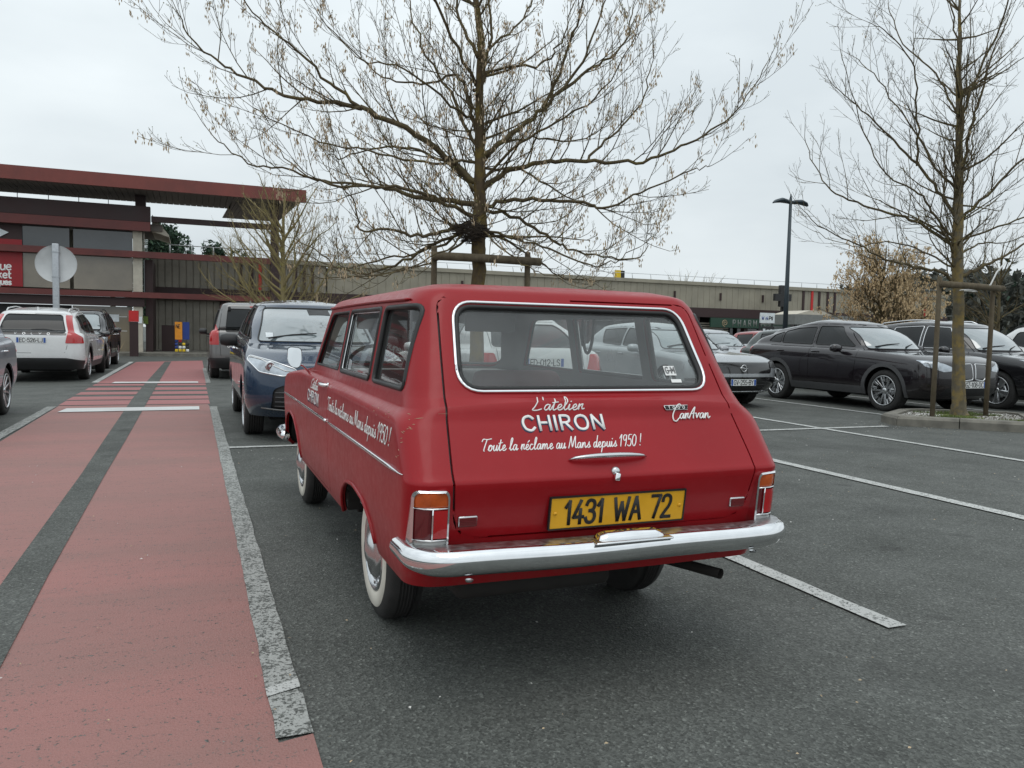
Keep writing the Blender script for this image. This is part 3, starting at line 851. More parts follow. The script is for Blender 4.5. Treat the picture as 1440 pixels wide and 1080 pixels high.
# ------------------------------------------------------------------ trees
def tube_np(mb, pts, rad, n):
    """cheap tapered tube"""
    k = len(pts); vs_ = []; up = Vector((.13, .21, 1))
    for i in range(k):
        d = pts[min(i+1, k-1)]-pts[max(i-1, 0)]
        a = d.cross(up); 
        if a.length < 1e-7: a = Vector((1, 0, 0))
        a.normalize(); b = d.cross(a); b.normalize()
        for j in range(n):
            t = 2*PI*j/n; vs_.append(pts[i]+a*(rad[i]*math.cos(t))+b*(rad[i]*math.sin(t)))
    fs = [(i*n+j, i*n+(j+1) % n, (i+1)*n+(j+1) % n, (i+1)*n+j) for i in range(k-1) for j in range(n)]
    mb.add(vs_, fs, True)
def grow(mb, seeds, rnd, p0, d0, length, r0, level, cfg):
    seg = max(3, int(length/cfg['seg'])) if level < 3 else 3
    pts = [p0.copy()]; rad = [r0]; d = d0.normalized(); p = p0.copy(); rt = max(.0022, r0*.22) if level < 3 else .0016
    for i in range(seg):
        t = (i+1)/seg
        d = (d+Vector((rnd.gauss(0, 1), rnd.gauss(0, 1), rnd.gauss(0, 1)))*cfg['wob']*(1 if level < 2 else .8)+Vector((0, 0, cfg['up'][min(level, 3)]))*(1/seg)).normalized()
        p = p+d*(length/seg); pts.append(p.copy()); rad.append(r0+(rt-r0)*t**.8)
    tube_np(mb, pts, rad, 6 if level == 0 else 4 if level == 1 else 3)
    if level >= cfg['levels']:
        if rnd.random() < cfg.get('bud', 0): seeds.append((pts[-1], 'bud'))
        if rnd.random() < cfg.get('seed', 0): seeds.append((pts[-1], 'seed'))
        return
    dens = cfg['dens'][min(level, len(cfg['dens'])-1)]; nb = max(2, int(length*dens*rnd.uniform(.85, 1.15)))
    for i in range(nb):
        t = cfg.get('start', .12)+(1-cfg.get('start', .12))*(i+rnd.random()*.8)/nb; t = min(t, .98)
        f = t*seg; k = min(seg-1, int(f)); q = pts[k].lerp(pts[k+1], f-k); dd = (pts[k+1]-pts[k]).normalized()
        ax = dd.cross(Vector((rnd.gauss(0, 1), rnd.gauss(0, 1), rnd.gauss(0, 1)))).normalized()
        ang = math.radians(rnd.uniform(*cfg['ang'])); nd = (dd*math.cos(ang)+ax*math.sin(ang)).normalized()
        if level >= 1 and nd.z < -.3: nd.z *= .3
        ln = length*cfg['ratio']*rnd.uniform(.6, 1.15)*(1-.62*t)
        ln = max(cfg['minl'], min(ln, cfg['maxl'][min(level, len(cfg['maxl'])-1)]))
        grow(mb, seeds, rnd, q, nd, ln, max(.002, min((rad[k]*.55), .0030+ln*.009)), level+1, cfg)
def limb(mb, seeds, rnd, pts, r0, r1, cfg, nsub):
    P = [Vector(p) for p in pts]; C3 = []
    n = len(P)
    for i in range(n-1):
        p0 = P[max(0, i-1)]; p1 = P[i]; p2 = P[i+1]; p3 = P[min(n-1, i+2)]
        for j in range(5):
            t = j/5; C3.append(.5*((2*p1)+(-p0+p2)*t+(2*p0-5*p1+4*p2-p3)*t*t+(-p0+3*p1-3*p2+p3)*t**3)+Vector((rnd.gauss(0, 1), rnd.gauss(0, 1), rnd.gauss(0, 1)))*.012)
    C3.append(P[-1]); m = len(C3)-1
    rad = [r0+(r1-r0)*(i/m)**.75 for i in range(m+1)]
    tube_np(mb, C3, rad, 7)
    L_ = sum((a-b).length for a, b in zip(C3, C3[1:]))
    nb = int(L_*nsub)
    for i in range(nb):
        t = .10+.9*(i+rnd.random())/nb; t = min(t, .985); f = t*m; k = min(m-1, int(f)); q = C3[k].lerp(C3[k+1], f-k); dd = (C3[k+1]-C3[k]).normalized()
        ax = dd.cross(Vector((rnd.gauss(0, 1), rnd.gauss(0, 1), rnd.gauss(0, 1)*.6))).normalized(); ang = math.radians(rnd.uniform(*cfg['ang']))
        nd = dd*math.cos(ang)+ax*math.sin(ang); nd.z += cfg['lift']; nd.normalize()
        ln = min(cfg['maxl'][0], (.35+L_*.30*(1-.55*t))*rnd.uniform(.5, 1.2))
        grow(mb, seeds, rnd, q, nd, ln, min(rad[k]*.5, .0032+ln*.008), 1, cfg)
    grow(mb, seeds, rnd, C3[-1], (C3[-1]-C3[-2]), .45, r1, 2, cfg)
def cross_quad(mb, p, s_, l_, rnd, hang=True):
    a = rnd.uniform(0, 6.3); d = Vector((math.cos(a), math.sin(a), 0))*s_; dn = Vector((rnd.uniform(-.2, .2), rnd.uniform(-.2, .2), -1 if hang else 1))*l_
    mb.add([p, p+d*.5+dn*.4, p+dn, p-d*.5+dn*.6], [(0, 1, 2, 3)])
def put_seeds(seeds, rnd, smat, parent, seed_n=(5, 12), size=(.012, .035), bud=True, sname='seed_clusters'):
    a = MB(); b = MB()
    for p, kind in seeds:
        if kind == 'seed':
            for k in range(rnd.randint(*seed_n)):
                q = p+Vector((rnd.gauss(0, .018), rnd.gauss(0, .018), rnd.uniform(-.10, 0))); cross_quad(a, q, size[0], size[1], rnd)
        else:
            for k in range(2): cross_quad(b, p+Vector((rnd.gauss(0, .006), rnd.gauss(0, .006), 0)), .010, .016, rnd, False)
    if a.f: a.build(sname, smat, parent, kind='stuff', recalc=False)
    if b.f and bud: b.build('buds', 'bud_green', parent, kind='stuff', recalc=False)
# measured limb tips and bends of the two near trees (metres, in the tree's own upright plane; third number: depth offset)
RX, RY = .9268, -.3749  # sideways direction used for the tree's widest plane
def tree_near(name, cx, cy, trunk, limbs, label, cfg, seed, bark_m, twig_m, sd_kw, trunk_n=14, extra=0):
    rnd = random.Random(seed); root = empty(name, (cx, cy, 0), 0, label, 'tree')
    def W3(s_, z, dp=0.): return Vector((s_*RX+dp*.3749, s_*RY+dp*.9268, z))
    mb = MB(); tp = [W3(a, b, c) for a, b, c, r in trunk]; tr = [r for *_, r in trunk]
    # dense trunk
    D = []; Rr = []
    for i in range(len(tp)-1):
        for j in range(4):
            t = j/4; D.append(tp[i].lerp(tp[i+1], t)+Vector((rnd.gauss(0, 1), rnd.gauss(0, 1), 0))*.006); Rr.append((tr[i]+(tr[i+1]-tr[i])*t)*(1+rnd.uniform(-.05, .05)))
    D.append(tp[-1]); Rr.append(tr[-1]); tube_np(mb, D, Rr, trunk_n)
    trunk_o = mb.build('trunk', bark_m, root, recalc=False)
    cb = MB(); seeds = []
    def tsec(z):
        for (a, b, c, r), (a2, b2, c2, r2) in zip(trunk, trunk[1:]):
            if b <= z <= b2: t = (z-b)/(b2-b); return a+(a2-a)*t, c+(c2-c)*t
        return trunk[-1][0], trunk[-1][2]
    joints = []
    for L_ in limbs:
        pts, r0, r1, ns = L_
        s0, z0, d0 = pts[0]; ts, td = tsec(z0)
        if abs(s0-ts) < .24 or not joints:   # springs from the trunk: root it on the trunk's axis
            zz = z0-.10; ts, td = tsec(zz); pts = [(ts, zz, td)]+list(pts)
        else:                                # side limb: root it on the nearest built limb
            q = min(joints, key=lambda j: (j[0]-s0)**2+(j[1]-z0)**2); dd_ = q[2]; n_ = len(pts)
            pts = [q]+[(a, b, c+dd_*(1-i/n_)) for i, (a, b, c) in enumerate(pts)][1:]
        for (a, b, c), (a2, b2, c2) in zip(pts, pts[1:]):
            for j in range(8): t = j/8; joints.append((a+(a2-a)*t, b+(b2-b)*t, c+(c2-c)*t))
        limb(cb, seeds, rnd, [W3(*q) for q in pts], r0, r1, cfg, ns)
    for i in range(extra):
        z0 = 2.25+(trunk[-1][1]-2.25)*rnd.uniform(.0, .97)
        # trunk position at that height
        for (a, b, c, r), (a2, b2, c2, r2) in zip(trunk, trunk[1:]):
            if b <= z0 <= b2: t = (z0-b)/(b2-b); pos = W3(a+(a2-a)*t, z0, c+(c2-c)*t); break
        an = rnd.uniform(0, 6.3); el_ = rnd.uniform(.15, .9); ln = rnd.uniform(.5, 1.7)*(1-.06*z0)
        grow(cb, seeds, rnd, pos, Vector((math.cos(an), math.sin(an), el_)), max(.4, ln), .012+ln*.006, 0, cfg)
    print(name, len(cb.f), len(seeds))
    cb.build('crown', [twig_m], root, recalc=False)
    put_seeds(seeds, rnd, parent=root, **sd_kw)
    return root
cfgA = dict(seg=.16, wob=.10, up=(.45, .6, .7, .4), levels=3, dens=(5.6, 7.6, 10.), ratio=.5, minl=.07, maxl=(1.0, .5, .25), ang=(26, 52), lift=.36, bud=.7, seed=.21, start=.12)
# tree 1: plane scale: 1 px of the photograph is 7.86 mm at the tree
def px1(x, y_):
    z = 2.06+(358-y_)*.00800; return ((x-677)*.00786-.019*z, z)
def L1(pts, r0, r1, ns, dps):
    out = []; n = len(pts)
    for i, (x, y_) in enumerate(pts):
        a, b = px1(x, y_); t = i/(n-1); out.append((a, b, dps*t))
    return (out, r0, r1, ns)
limbs1 = [
    L1([(672,245),(600,225),(520,165),(450,125),(385,150),(330,125),(283,62)], .055, .006, 4.5, -.3) if False else
    L1([(668,250),(610,205),(540,172),(500,160),(440,157),(390,143),(340,118),(300,90),(282,52)], .045, .005, 5.5, -.4),
    L1([(520,160),(480,135),(430,90),(385,55),(357,2)], .022, .004, 5, -.5),
    L1([(674,200),(640,130),(600,60),(575,-20)], .030, .006, 5, .5),
    L1([(676,178),(655,110),(620,112),(560,110),(510,78),(455,25)], .026, .004, 5, .6),
    L1([(668,285),(600,280),(560,265),(520,258),(460,250),(420,240),(370,195)], .040, .005, 5.5, .7),
    L1([(666,300),(620,285),(570,272),(500,278),(440,262),(390,258),(352,230)], .030, .005, 5, -.9),
    L1([(668,315),(640,325),(600,335),(560,330),(525,332),(520,300),(495,270)], .032, .005, 5, -.6),
    L1([(668,325),(620,345),(560,372),(520,385),(480,378),(430,345),(380,330)], .026, .004, 5, .4),
    L1([(670,260),(640,230),(580,200),(520,196),(460,205),(430,190)], .028, .004, 5, 1.1),
    L1([(672,170),(640,160),(590,130),(540,130),(500,100)], .022, .004, 5, -1.2),
    L1([(680,190),(690,120),(700,60),(690,-20)], .030, .010, 5, -.3),
    L1([(684,225),(730,190),(775,150),(810,110),(840,60),(865,-10)], .042, .008, 5.5, .3),
    L1([(775,150),(800,95),(820,40),(830,-20)], .022, .006, 5, -.5),
    L1([(790,130),(840,90),(880,60),(905,20),(915,-30)], .022, .006, 5, .8),
    L1([(682,115),(710,100),(770,85),(800,50),(820,-10)], .026, .006, 5, .5),
    L1([(686,270),(720,245),(770,232),(830,230),(900,232),(950,215),(1000,190),(1040,155),(1070,105)], .040, .004, 5.5, -.4),
    L1([(830,230),(860,200),(900,160),(925,110),(932,55)], .018, .004, 5, .3),
    L1([(686,300),(715,285),(770,285),(830,290),(855,300),(900,280),(960,255),(985,250)], .034, .004, 5, -.8),
    L1([(686,295),(740,305),(790,330),(830,345),(890,352),(930,345),(945,310)], .028, .004, 5, .8),
    L1([(684,320),(730,335),(780,350),(830,370),(860,372),(900,350)], .022, .004, 5.5, -.6),
    L1([(685,240),(710,200),(760,180),(820,175),(870,150),(885,110)], .022, .004, 5, 1.3),
    L1([(684,260),(740,215),(800,190),(840,170),(875,120)], .024, .004, 5, -1.4),
    L1([(682,130),(700,60),(740,10),(760,-40)], .026, .008, 5, 1.),
    L1([(676,120),(640,60),(610,0),(600,-40)], .026, .008, 5, -.9),
    L1([(678,80),(655,30),(650,-30)], .030, .01, 5, .2),
    L1([(682,310),(700,340),(735,372),(770,395)], .02, .004, 6, -1.2),
    L1([(664,325),(610,350),(540,360),(470,372),(400,350)], .024, .004, 6, .9),
    L1([(668,335),(630,365),(590,380),(530,392),(470,400)], .02, .004, 6, -.5),
    L1([(688,325),(750,350),(800,380),(860,385)], .02, .004, 6, .7),
    L1([(686,240),(750,235),(810,262),(880,275),(950,290)], .02, .004, 5, 1.2),
    L1([(670,230),(610,240),(540,235),(470,225),(410,200)], .022, .004, 5, -1.1),
    L1([(670,310),(650,350),(600,385),(560,400)], .02, .004, 6, -1.2),
]
trunk1 = [(0, .0, 0, .17), (0.0, .3, 0, .10), (.0, 1.2, 0, .080), (.0, 1.9, 0, .076), (.01, 2.35, 0, .083), (.0, 3.0, 0, .060), (-.02, 3.8, 0, .046), (-.01, 4.4, 0, .038), (-.10, 5.0, 0, .032), (-.18, 5.6, 0, .026), (-.2, 6.4, .1, .02)]
tree_near('bare_tree', 2.95, 8.35, trunk1, limbs1, 'large bare tree with hanging seed clusters rising behind the red estate car', cfgA, 11, 'bark_maple', 'bark_twig', dict(smat='seed_tan', seed_n=(6, 15), size=(.014, .042)), extra=30)
# nest
nb_ = MB(); rr_ = random.Random(9)
for i in range(260):
    a = rr_.uniform(0, 6.3); h = rr_.gauss(0, .08); r_ = .16*math.sqrt(max(.05, 1-(h/.16)**2)); c = Vector((2.80+r_*math.cos(a)*.85, 8.2+r_*math.sin(a)*.8, 2.30+h*.6))
    d = Vector((rr_.gauss(0, 1), rr_.gauss(0, 1), rr_.gauss(0, .4))).normalized()*.09; e = Vector((0, 0, .004))
    nb_.add([c-d-e, c+d-e, c+d+e, c-d+e], [(0, 1, 2, 3)])
o = nb_.build('bird_nest', 'nest', recalc=False); tag(o, 'dark twig nest in the lowest fork of the large bare tree', 'nest')
# tree 2 (right island)
def px2(x, y_):
    z = .14+(578-y_)*.0104; return ((x-1348)*.01065-.0587*z, z)
def L2(pts, r0, r1, ns, dps):
    out = []; n = len(pts)
    for i, (x, y_) in enumerate(pts):
        a, b = px2(x, y_); out.append((a, b, dps*(i/(n-1)))) 
    return (out, r0*.68, r1*.8, ns)
cfgB = dict(seg=.18, wob=.11, up=(.3, .45, .5, .3), levels=3, dens=(4.6, 6.2, 8.), ratio=.5, minl=.08, maxl=(1.3, .6, .3), ang=(28, 55), lift=.38, bud=.3, seed=.012, start=.15)
limbs2 = [
    L2([(1342,395),(1325,378),(1290,372),(1240,362),(1200,345),(1160,330),(1120,300)], .05, .006, 4.5, -.4),
    L2([(1343,340),(1300,305),(1250,290),(1200,268),(1170,235),(1155,180)], .05, .006, 4.5, .5),
    L2([(1343,330),(1310,300),(1280,270),(1230,250),(1190,180),(1160,95)], .04, .005, 4.5, -.7),
    L2([(1345,300),(1325,260),(1290,215),(1255,175),(1220,140),(1185,105)], .055, .006, 4.8, .3),
    L2([(1300,225),(1290,165),(1280,100),(1240,60),(1205,50)], .03, .005, 5, -.5),
    L2([(1346,260),(1330,225),(1305,160),(1270,90),(1245,50)], .04, .006, 5, .9),
    L2([(1348,240),(1350,180),(1345,120),(1335,60),(1320,0)], .05, .01, 5, -.3),
    L2([(1352,240),(1370,180),(1390,130),(1410,70),(1440,10)], .05, .01, 5, .4),
    L2([(1348,170),(1365,100),(1380,40),(1385,-20)], .04, .01, 5, -.8),
    L2([(1345,150),(1330,90),(1300,40),(1290,-20)], .03, .008, 5, .8),
    L2([(1354,300),(1390,260),(1425,215),(1450,150),(1470,60)], .045, .008, 4.8, -.5),
    L2([(1355,380),(1390,365),(1430,345),(1475,315),(1520,270)], .055, .008, 4.5, .3),
    L2([(1354,330),(1400,310),(1440,290),(1490,250)], .035, .006, 4.5, -.9),
    L2([(1354,350),(1400,330),(1450,325),(1500,310)], .03, .006, 4.5, .9),
    L2([(1342,370),(1310,345),(1270,330),(1230,335),(1180,310)], .03, .005, 4.5, .9),
    L2([(1344,350),(1310,320),(1270,315),(1220,300),(1175,290)], .028, .005, 4.5, -1.1),
    L2([(1352,270),(1380,220),(1400,170),(1420,120),(1440,80)], .03, .006, 5, 1.1),
    L2([(1346,280),(1325,220),(1315,150),(1300,90)], .03, .006, 5, -1.2),
]
trunk2 = [(0, .10, 0, .135), (.0, .3, 0, .095), (-.05, 1., 0, .080), (-.11, 2.0, 0, .077), (-.15, 2.6, 0, .078), (-.18, 3.2, 0, .068), (-.21, 3.8, 0, .055), (-.24, 4.4, 0, .045), (-.28, 5.2, 0, .034), (-.33, 6.2, 0, .016)]
tree_near('bare_tree', 10.62, 8.35, trunk2, limbs2, 'bare tree with yellow lichen on its trunk staked on the right kerb island', cfgB, 23, 'bark_lichen', 'bark_twig', dict(smat='seed_tan', seed_n=(3, 6), size=(.014, .04)), extra=34)
def stake_frame(p1, p2, zt, z0, label, r=.034, over=.13, barz=None):
    c = (Vector(p1)+Vector(p2))/2; root = empty('tree_stake_frame', (c.x, c.y, 0), 0, label, 'tree stakes')
    d = (Vector(p2)-Vector(p1)).normalized()
    for p in (p1, p2):
        mb = MB(); q = Vector(p)-c; mb.tube([(q.x, q.y, z0), (q.x+.004, q.y, (z0+zt)/2), (q.x, q.y, zt-.01), (q.x, q.y, zt)], [r*1.02, r, r*.97, r*.8], 12); mb.build('stake', 'stake_wood', root)
    a = Vector(p1)-c-d*over*.3; b = Vector(p2)-c+d*over; bz = zt-.11
    nrm = Vector((d.y, -d.x))*.07
    mb = MB(); mb.tube([(a.x+nrm.x, a.y+nrm.y, bz), (0+nrm.x, nrm.y, bz+.004), (b.x+nrm.x, b.y+nrm.y, bz)], r*1.35, 12); mb.build('crossbar', 'stake_wood', root)
    return root
sf = stake_frame((9.80, 8.12), (11.08, 8.26), 2.13, .0, 'round wooden stakes and crossbar propping the tree on the right kerb island')
stake_frame((2.42, 8.28), (3.52, 8.28), 2.12, .0, 'dark wooden stakes and crossbar around the trunk behind the red estate car')
mb = MB(); mb.tube([(10.75, 8.2, 2.0), (10.85, 8.13, 2.06), (10.95, 8.12, 2.25), (11.1, 8.1, 2.4)], .012, 6); mb.tube([(10.62+.15*math.cos(t*.5), 8.35+.15*math.sin(t*.5), 1.97+.01*math.sin(t)) for t in range(14)], .008, 5)
tag(mb.build('tree_tie', 'letter_white'), 'pale strap tied round the lichen covered tree at its crossbar', 'strap')

# generic far bare tree
def far_tree(name, x, y_, h, spread, label, seed, n=16, twig='bark_pale_twig', leaf=None, cfg=None, r=.09, group=None, z0=0.5, trunkr=None):
    rnd = random.Random(seed); root = empty(name, (x, y_, 0), 0, label, 'tree', group)
    mb = MB(); tube_np(mb, [Vector((0, 0, 0)), Vector((.02, .01, h*.3)), Vector((0, .03, h*.6)), Vector((.03, 0, h*.9))], [r, r*.8, r*.5, r*.12], 8)
    mb.build('trunk', 'bark_maple' if leaf else twig, root, recalc=False)
    cb = MB(); seeds = []
    c = dict(seg=.3, wob=.12, up=(.5, .5, .4, .3), levels=2, dens=(3.5, 5.), ratio=.5, minl=.15, maxl=(1.2, .6), ang=(25, 50), lift=.3, seed=.0, start=.15)
    if cfg: c.update(cfg)
    for i in range(n):
        z = h*(z0+(.75-z0)*i/n) if z0 < .5 else h*.5
        z = h*(.12+.62*i/n) if z0 == .5 else z
        a = rnd.uniform(0, 6.3); t = i/n
        grow(cb, seeds, rnd, Vector((0, 0, z)), Vector((math.cos(a)*spread, math.sin(a)*spread, .55+t)), h*(.55-.25*t)*rnd.uniform(.8, 1.1), r*.35, 0, c)
    print(name, len(cb.f))
    cb.build('crown', twig, root, recalc=False)
    if leaf:
        put_seeds(seeds, rnd, leaf, root, seed_n=(2, 5), size=(.045, .075), sname='dead_leaves')
    return root
far_tree('bare_shrub_tree', 2.55, 25.1, 5.9, 1.0, 'bushy bare tree with pale yellowish twigs in front of the shop entrance', 4, 34, cfg=dict(dens=(4.4, 6., 6.5), levels=3, maxl=(1.6, .9, .45)), r=.12)
far_tree('beech_tree', 22.0, 20.4, 5.0, 1.5, 'small tree still covered in dry brown leaves behind the black coupe suv', 8, 50, twig='bark_twig', leaf='dead_leaf', cfg=dict(levels=2, dens=(8, 9.), seed=1., ang=(30, 60)))
# pines and far woods
def conifer(x, y_, h, w, label, seed, group='pines beyond the shop roof', n=5200, base=.25):
    rnd = random.Random(seed); root = empty('pine_tree', (x, y_, 0), 0, label, 'pine tree', group)
    mb = MB(); tube_np(mb, [Vector((0, 0, 0)), Vector((0, 0, h*.9))], [.25, .06], 8); mb.build('trunk', 'bark_maple', root, recalc=False)
    blobs = []
    for i in range(26):
        t = rnd.random(); z = h*(base+(1-base)*t); rr = w*(1-t)**.6*rnd.uniform(.3, .9); a = rnd.uniform(0, 6.3)
        blobs.append((Vector((rr*math.cos(a), rr*math.sin(a), z)), w*rnd.uniform(.22, .42)))
    mb = MB()
    for i in range(n):
        c, r_ = rnd.choice(blobs); d = Vector((rnd.gauss(0, 1), rnd.gauss(0, 1), rnd.gauss(0, .7))).normalized(); p = c+d*r_*rnd.uniform(.7, 1.05)
        s_ = rnd.uniform(.10, .24); u = Vector((rnd.gauss(0, 1), rnd.gauss(0, 1), rnd.gauss(0, 1))).normalized()*s_; v = Vector((rnd.gauss(0, 1), rnd.gauss(0, 1), rnd.gauss(0, 1)+.6)).normalized()*s_*.5
        mb.mi = 0 if rnd.random() < .6 else 1; mb.add([p-u, p+v, p+u, p-v], [(0, 1, 2, 3)])
    mb.build('crown', ['pine_green', 'pine_green_light'], root, recalc=False)
# ------------------------------------------------------------------ buildings
simple('maroon_steel', (.135, .030, .026), .45, var=.2, vscale=1.5)
simple('dark_maroon', (.038, .018, .018), .6, var=.2, vscale=1.)
simple('canopy_red', (.19, .045, .035), .5, var=.18, vscale=1.2)
simple('cream_post', (.50, .46, .38), .7, var=.1)
simple('cladding', (.30, .275, .215), .65, var=.14, vscale=1.2)
simple('cladding_dark', (.26, .24, .20), .65, var=.25, vscale=1.4)
simple('soffit', (.15, .13, .115), .8, var=.15)
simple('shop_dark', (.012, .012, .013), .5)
simple('glass_facade', (.22, .185, .135), .08, var=.3, vscale=.5, coat=1.)  # tan of the reflection is painted into the base colour
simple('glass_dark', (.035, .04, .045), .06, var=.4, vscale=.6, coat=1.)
simple('sign_red', (.30, .012, .018), .5, var=.08)
simple('sign_green', (.012, .05, .03), .5)
simple('galvanised', (.42, .44, .46), .45, .7, var=.15, vscale=20)
simple('sign_back', (.56, .57, .57), .5, .3, var=.12, vscale=3)
simple('bright_red', (.55, .02, .02), .5)
simple('orange_print', (.75, .28, .02), .5)
simple('blue_print', (.02, .05, .25), .5)
simple('yellow_paint', (.75, .52, .02), .5)
simple('steel_rail', (.50, .52, .53), .4, .6)
simple('lamp_steel', (.03, .045, .055), .4, .2)
simple('sign_white', (.72, .76, .78), .5)  # plain pale sign and sticker colour, no emission
simple('shelter_grey', (.19, .195, .185), .6)
def bx(name, m, parent, *b, kind=None):
    return MB().box(*b).build(name, m, parent, kind=kind)
def ribbed(name, m, parent, x0, x1, y_, z0, z1, pitch=.24, dep=.035, k=.25):
    mb = MB(); vs_ = []; fs = []; n = int((x1-x0)/pitch)
    xs = []
    for i in range(n):
        a = x0+(x1-x0)*i/n; p = (x1-x0)/n
        xs += [(a, y_), (a+p*(1-k), y_), (a+p*(1-k)+.012, y_+dep), (a+p-.012, y_+dep)]
    xs.append((x1, y_))
    for x, yy in xs: vs_ += [(x, yy, z0), (x, yy, z1)]
    for i in range(len(xs)-1): fs.append((2*i, 2*i+2, 2*i+3, 2*i+1))
    mb.add(vs_, fs); return mb.build(name, m, parent, recalc=False)
def shop():
    # long single-storey mall
    R_ = empty('shop_building', (0, 40, 0), 0, 'long low shop building with beige ribbed parapet and dark shopfronts across the background', 'building')
    X0, X1, yf = -1.8, 49.0, 0.0
    ribbed('parapet_cladding', 'cladding', R_, 6.2, X1, yf, 3.02, 4.36, .42, .02, .08)
    ribbed('parapet_cladding', 'cladding_dark', R_, X0, 6.15, yf+.02, 2.98, 4.36, .30, .05, .2)
    bx('parapet_cap', 'cladding', R_, X0, yf-.10, 4.361, X1+.1, yf+.5, 4.56)
    bx('fascia', 'dark_maroon', R_, X0, yf-.12, 2.46, X1+.1, yf+.6, 3.015)
    bx('roof', 'soffit', R_, X0, yf+.505, 4.0, X1, yf+22, 4.3)
    bx('end_wall', 'cladding', R_, X1-.2, yf+.61, 0, X1-.002, yf+20, 3.99)
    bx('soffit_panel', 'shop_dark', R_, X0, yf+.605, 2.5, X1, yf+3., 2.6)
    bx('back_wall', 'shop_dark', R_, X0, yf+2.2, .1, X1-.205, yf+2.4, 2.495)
    for x in (2.05, 2.55, 3.45, 3.75, 4.05, 4.6, 5.0, 5.4): bx('parapet_strip', 'dark_maroon' if x != 2.55 else 'dark_maroon', R_, x, yf-.05, 3.03, x+.14, yf-.01, 4.34)
    bx('parapet_strip', 'bright_red', R_, 2.92, yf-.06, 3.03, 3.06, yf-.01, 4.34)
    for x, c in ((36.2, 'dark_maroon'), (36.9, 'bright_red'), (37.5, 'dark_maroon'), (38.2, 'dark_maroon'), (38.8, 'dark_maroon'), (46.9, 'bright_red')): bx('parapet_strip', c, R_, x, yf-.06, 2.9 if c == 'bright_red' else 3.03, x+.16, yf-.01, 4.5 if c == 'bright_red' else 4.34)
    for x in (13.2, 26.5, 29.8, 33): bx('rain_spout', 'dark_maroon', R_, x, yf-.09, 3.5, x+.1, yf-.01, 3.95)
    # shopfront bays
    for i, x in enumerate([6.5+3.6*k for k in range(12)]):
        bx('pillar', 'dark_maroon', R_, x, yf-.05, .1, x+.28, yf+.3, 2.455)
        if i < 11:
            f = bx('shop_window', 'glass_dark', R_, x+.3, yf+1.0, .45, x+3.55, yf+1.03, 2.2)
            bx('mullion', 'dark_plastic', f, x+1.85, yf+.95, .45, x+1.93, yf+.998, 2.2)
            if i in (6, 9):
                for k in range(7): bx('louvre', 'cladding_dark' if i == 6 else 'maroon_steel', R_, x+.3, yf+.2, 2.05-k*.14, x+2.6, yf+.24, 2.13-k*.14)
    # left recessed entrance wall with panels and shutter
    ribbed('wall_cladding', 'cladding_dark', R_, -1.8, 1.2, yf+.35, .1, 2.455, .28, .04, .12)
    bx('door_frame', 'dark_maroon', R_, 1.22, yf+.2, .1, 1.42, yf+.55, 2.455)
    for k in range(9): bx('shutter_slat', 'shelter_grey', R_, 1.45, yf+.40, 2.38-k*.09, 4.6, yf+.44, 2.46-k*.09)
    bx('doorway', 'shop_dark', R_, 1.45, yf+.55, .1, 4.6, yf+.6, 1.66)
    bx('poster', 'sign_red', R_, 1.9, yf+.48, .9, 2.6, yf+.51, 1.2); bx('poster', 'sign_white', R_, 2.0, yf+.48, 1.3, 2.3, yf+.51, 1.55)
    # pharmacy sign
    x0 = 29.9
    s_ = bx('shop_sign', 'sign_green', R_, x0-.9, yf-.30, 1.86, x0+5.2, yf-.20, 2.44)
    lettering('PHARMACIE', BLK, .36, plane_place((x0+.75, yf-.302, 1.97), (1, 0, 0), (0, 0, 1), .003), .03, 'lettering', 'shelter_grey', s_, track=.55)
    mb = MB()
    for k in range(26):
        a = k*.42; r_ = .03+.0075*k
        mb.tube([(x0+.15+r_*math.cos(a), yf-.31, 2.14+r_*math.sin(a)), (x0+.15+(r_+.008)*math.cos(a+.5), yf-.31, 2.14+(r_+.008)*math.sin(a+.5))], .022, 5)
    mb.build('logo_swirl', 'seed_tan', s_)
    bx('shop_frame', 'sign_red', R_, 26.2, yf-.06, 1.52, 28.4, yf+.1, 1.68); bx('shop_frame', 'sign_red', R_, 28.25, yf-.05, .1, 28.4, yf+.09, 1.515)
    # roof edge safety rail: stanchions leaning in and a thin line
    for i in range(36):
        x = 5+i*1.25
        if x > 48: break
        MB().tube([(x, .15, 4.56), (x-.10, .05, 4.86)], .016, 5).build('rail_post', 'steel_rail', R_)
    MB().tube([(4.9, .05, 4.86), (48.3, .05, 4.86)], .014, 5).build('rail_line', 'steel_rail', R_)
    # chimney marker
    mb = MB(); mb.box(22.8, .3, 4.57, 23.05, .6, 5.02); mb.build('vent_box', 'yellow_paint', R_); bx('vent_box', 'dark_plastic', R_, 23.052, .3, 4.57, 23.3, .6, 5.0)
    return R_
shop()
c = empty('pharmacy_cross', (33.4, 38.6, 0), 0, 'unlit dark green pharmacy cross standing on the shop fascia', 'sign')
MB().box(-.62, -.1, 3.55, .62, .1, 3.98).build('cross_arm', 'dark_plastic', c); MB().box(-.23, -.11, 3.2, .23, .11, 3.545).build('cross_arm', 'dark_plastic', c); MB().box(-.23, -.11, 3.985, .23, .11, 4.5).build('cross_arm', 'dark_plastic', c)
MB().box(-.08, -.05, 2.5, -.03, .05, 3.2).build('post', 'dark_plastic', c); MB().box(.05, -.05, 2.5, .1, .05, 3.2).build('post', 'dark_plastic', c)
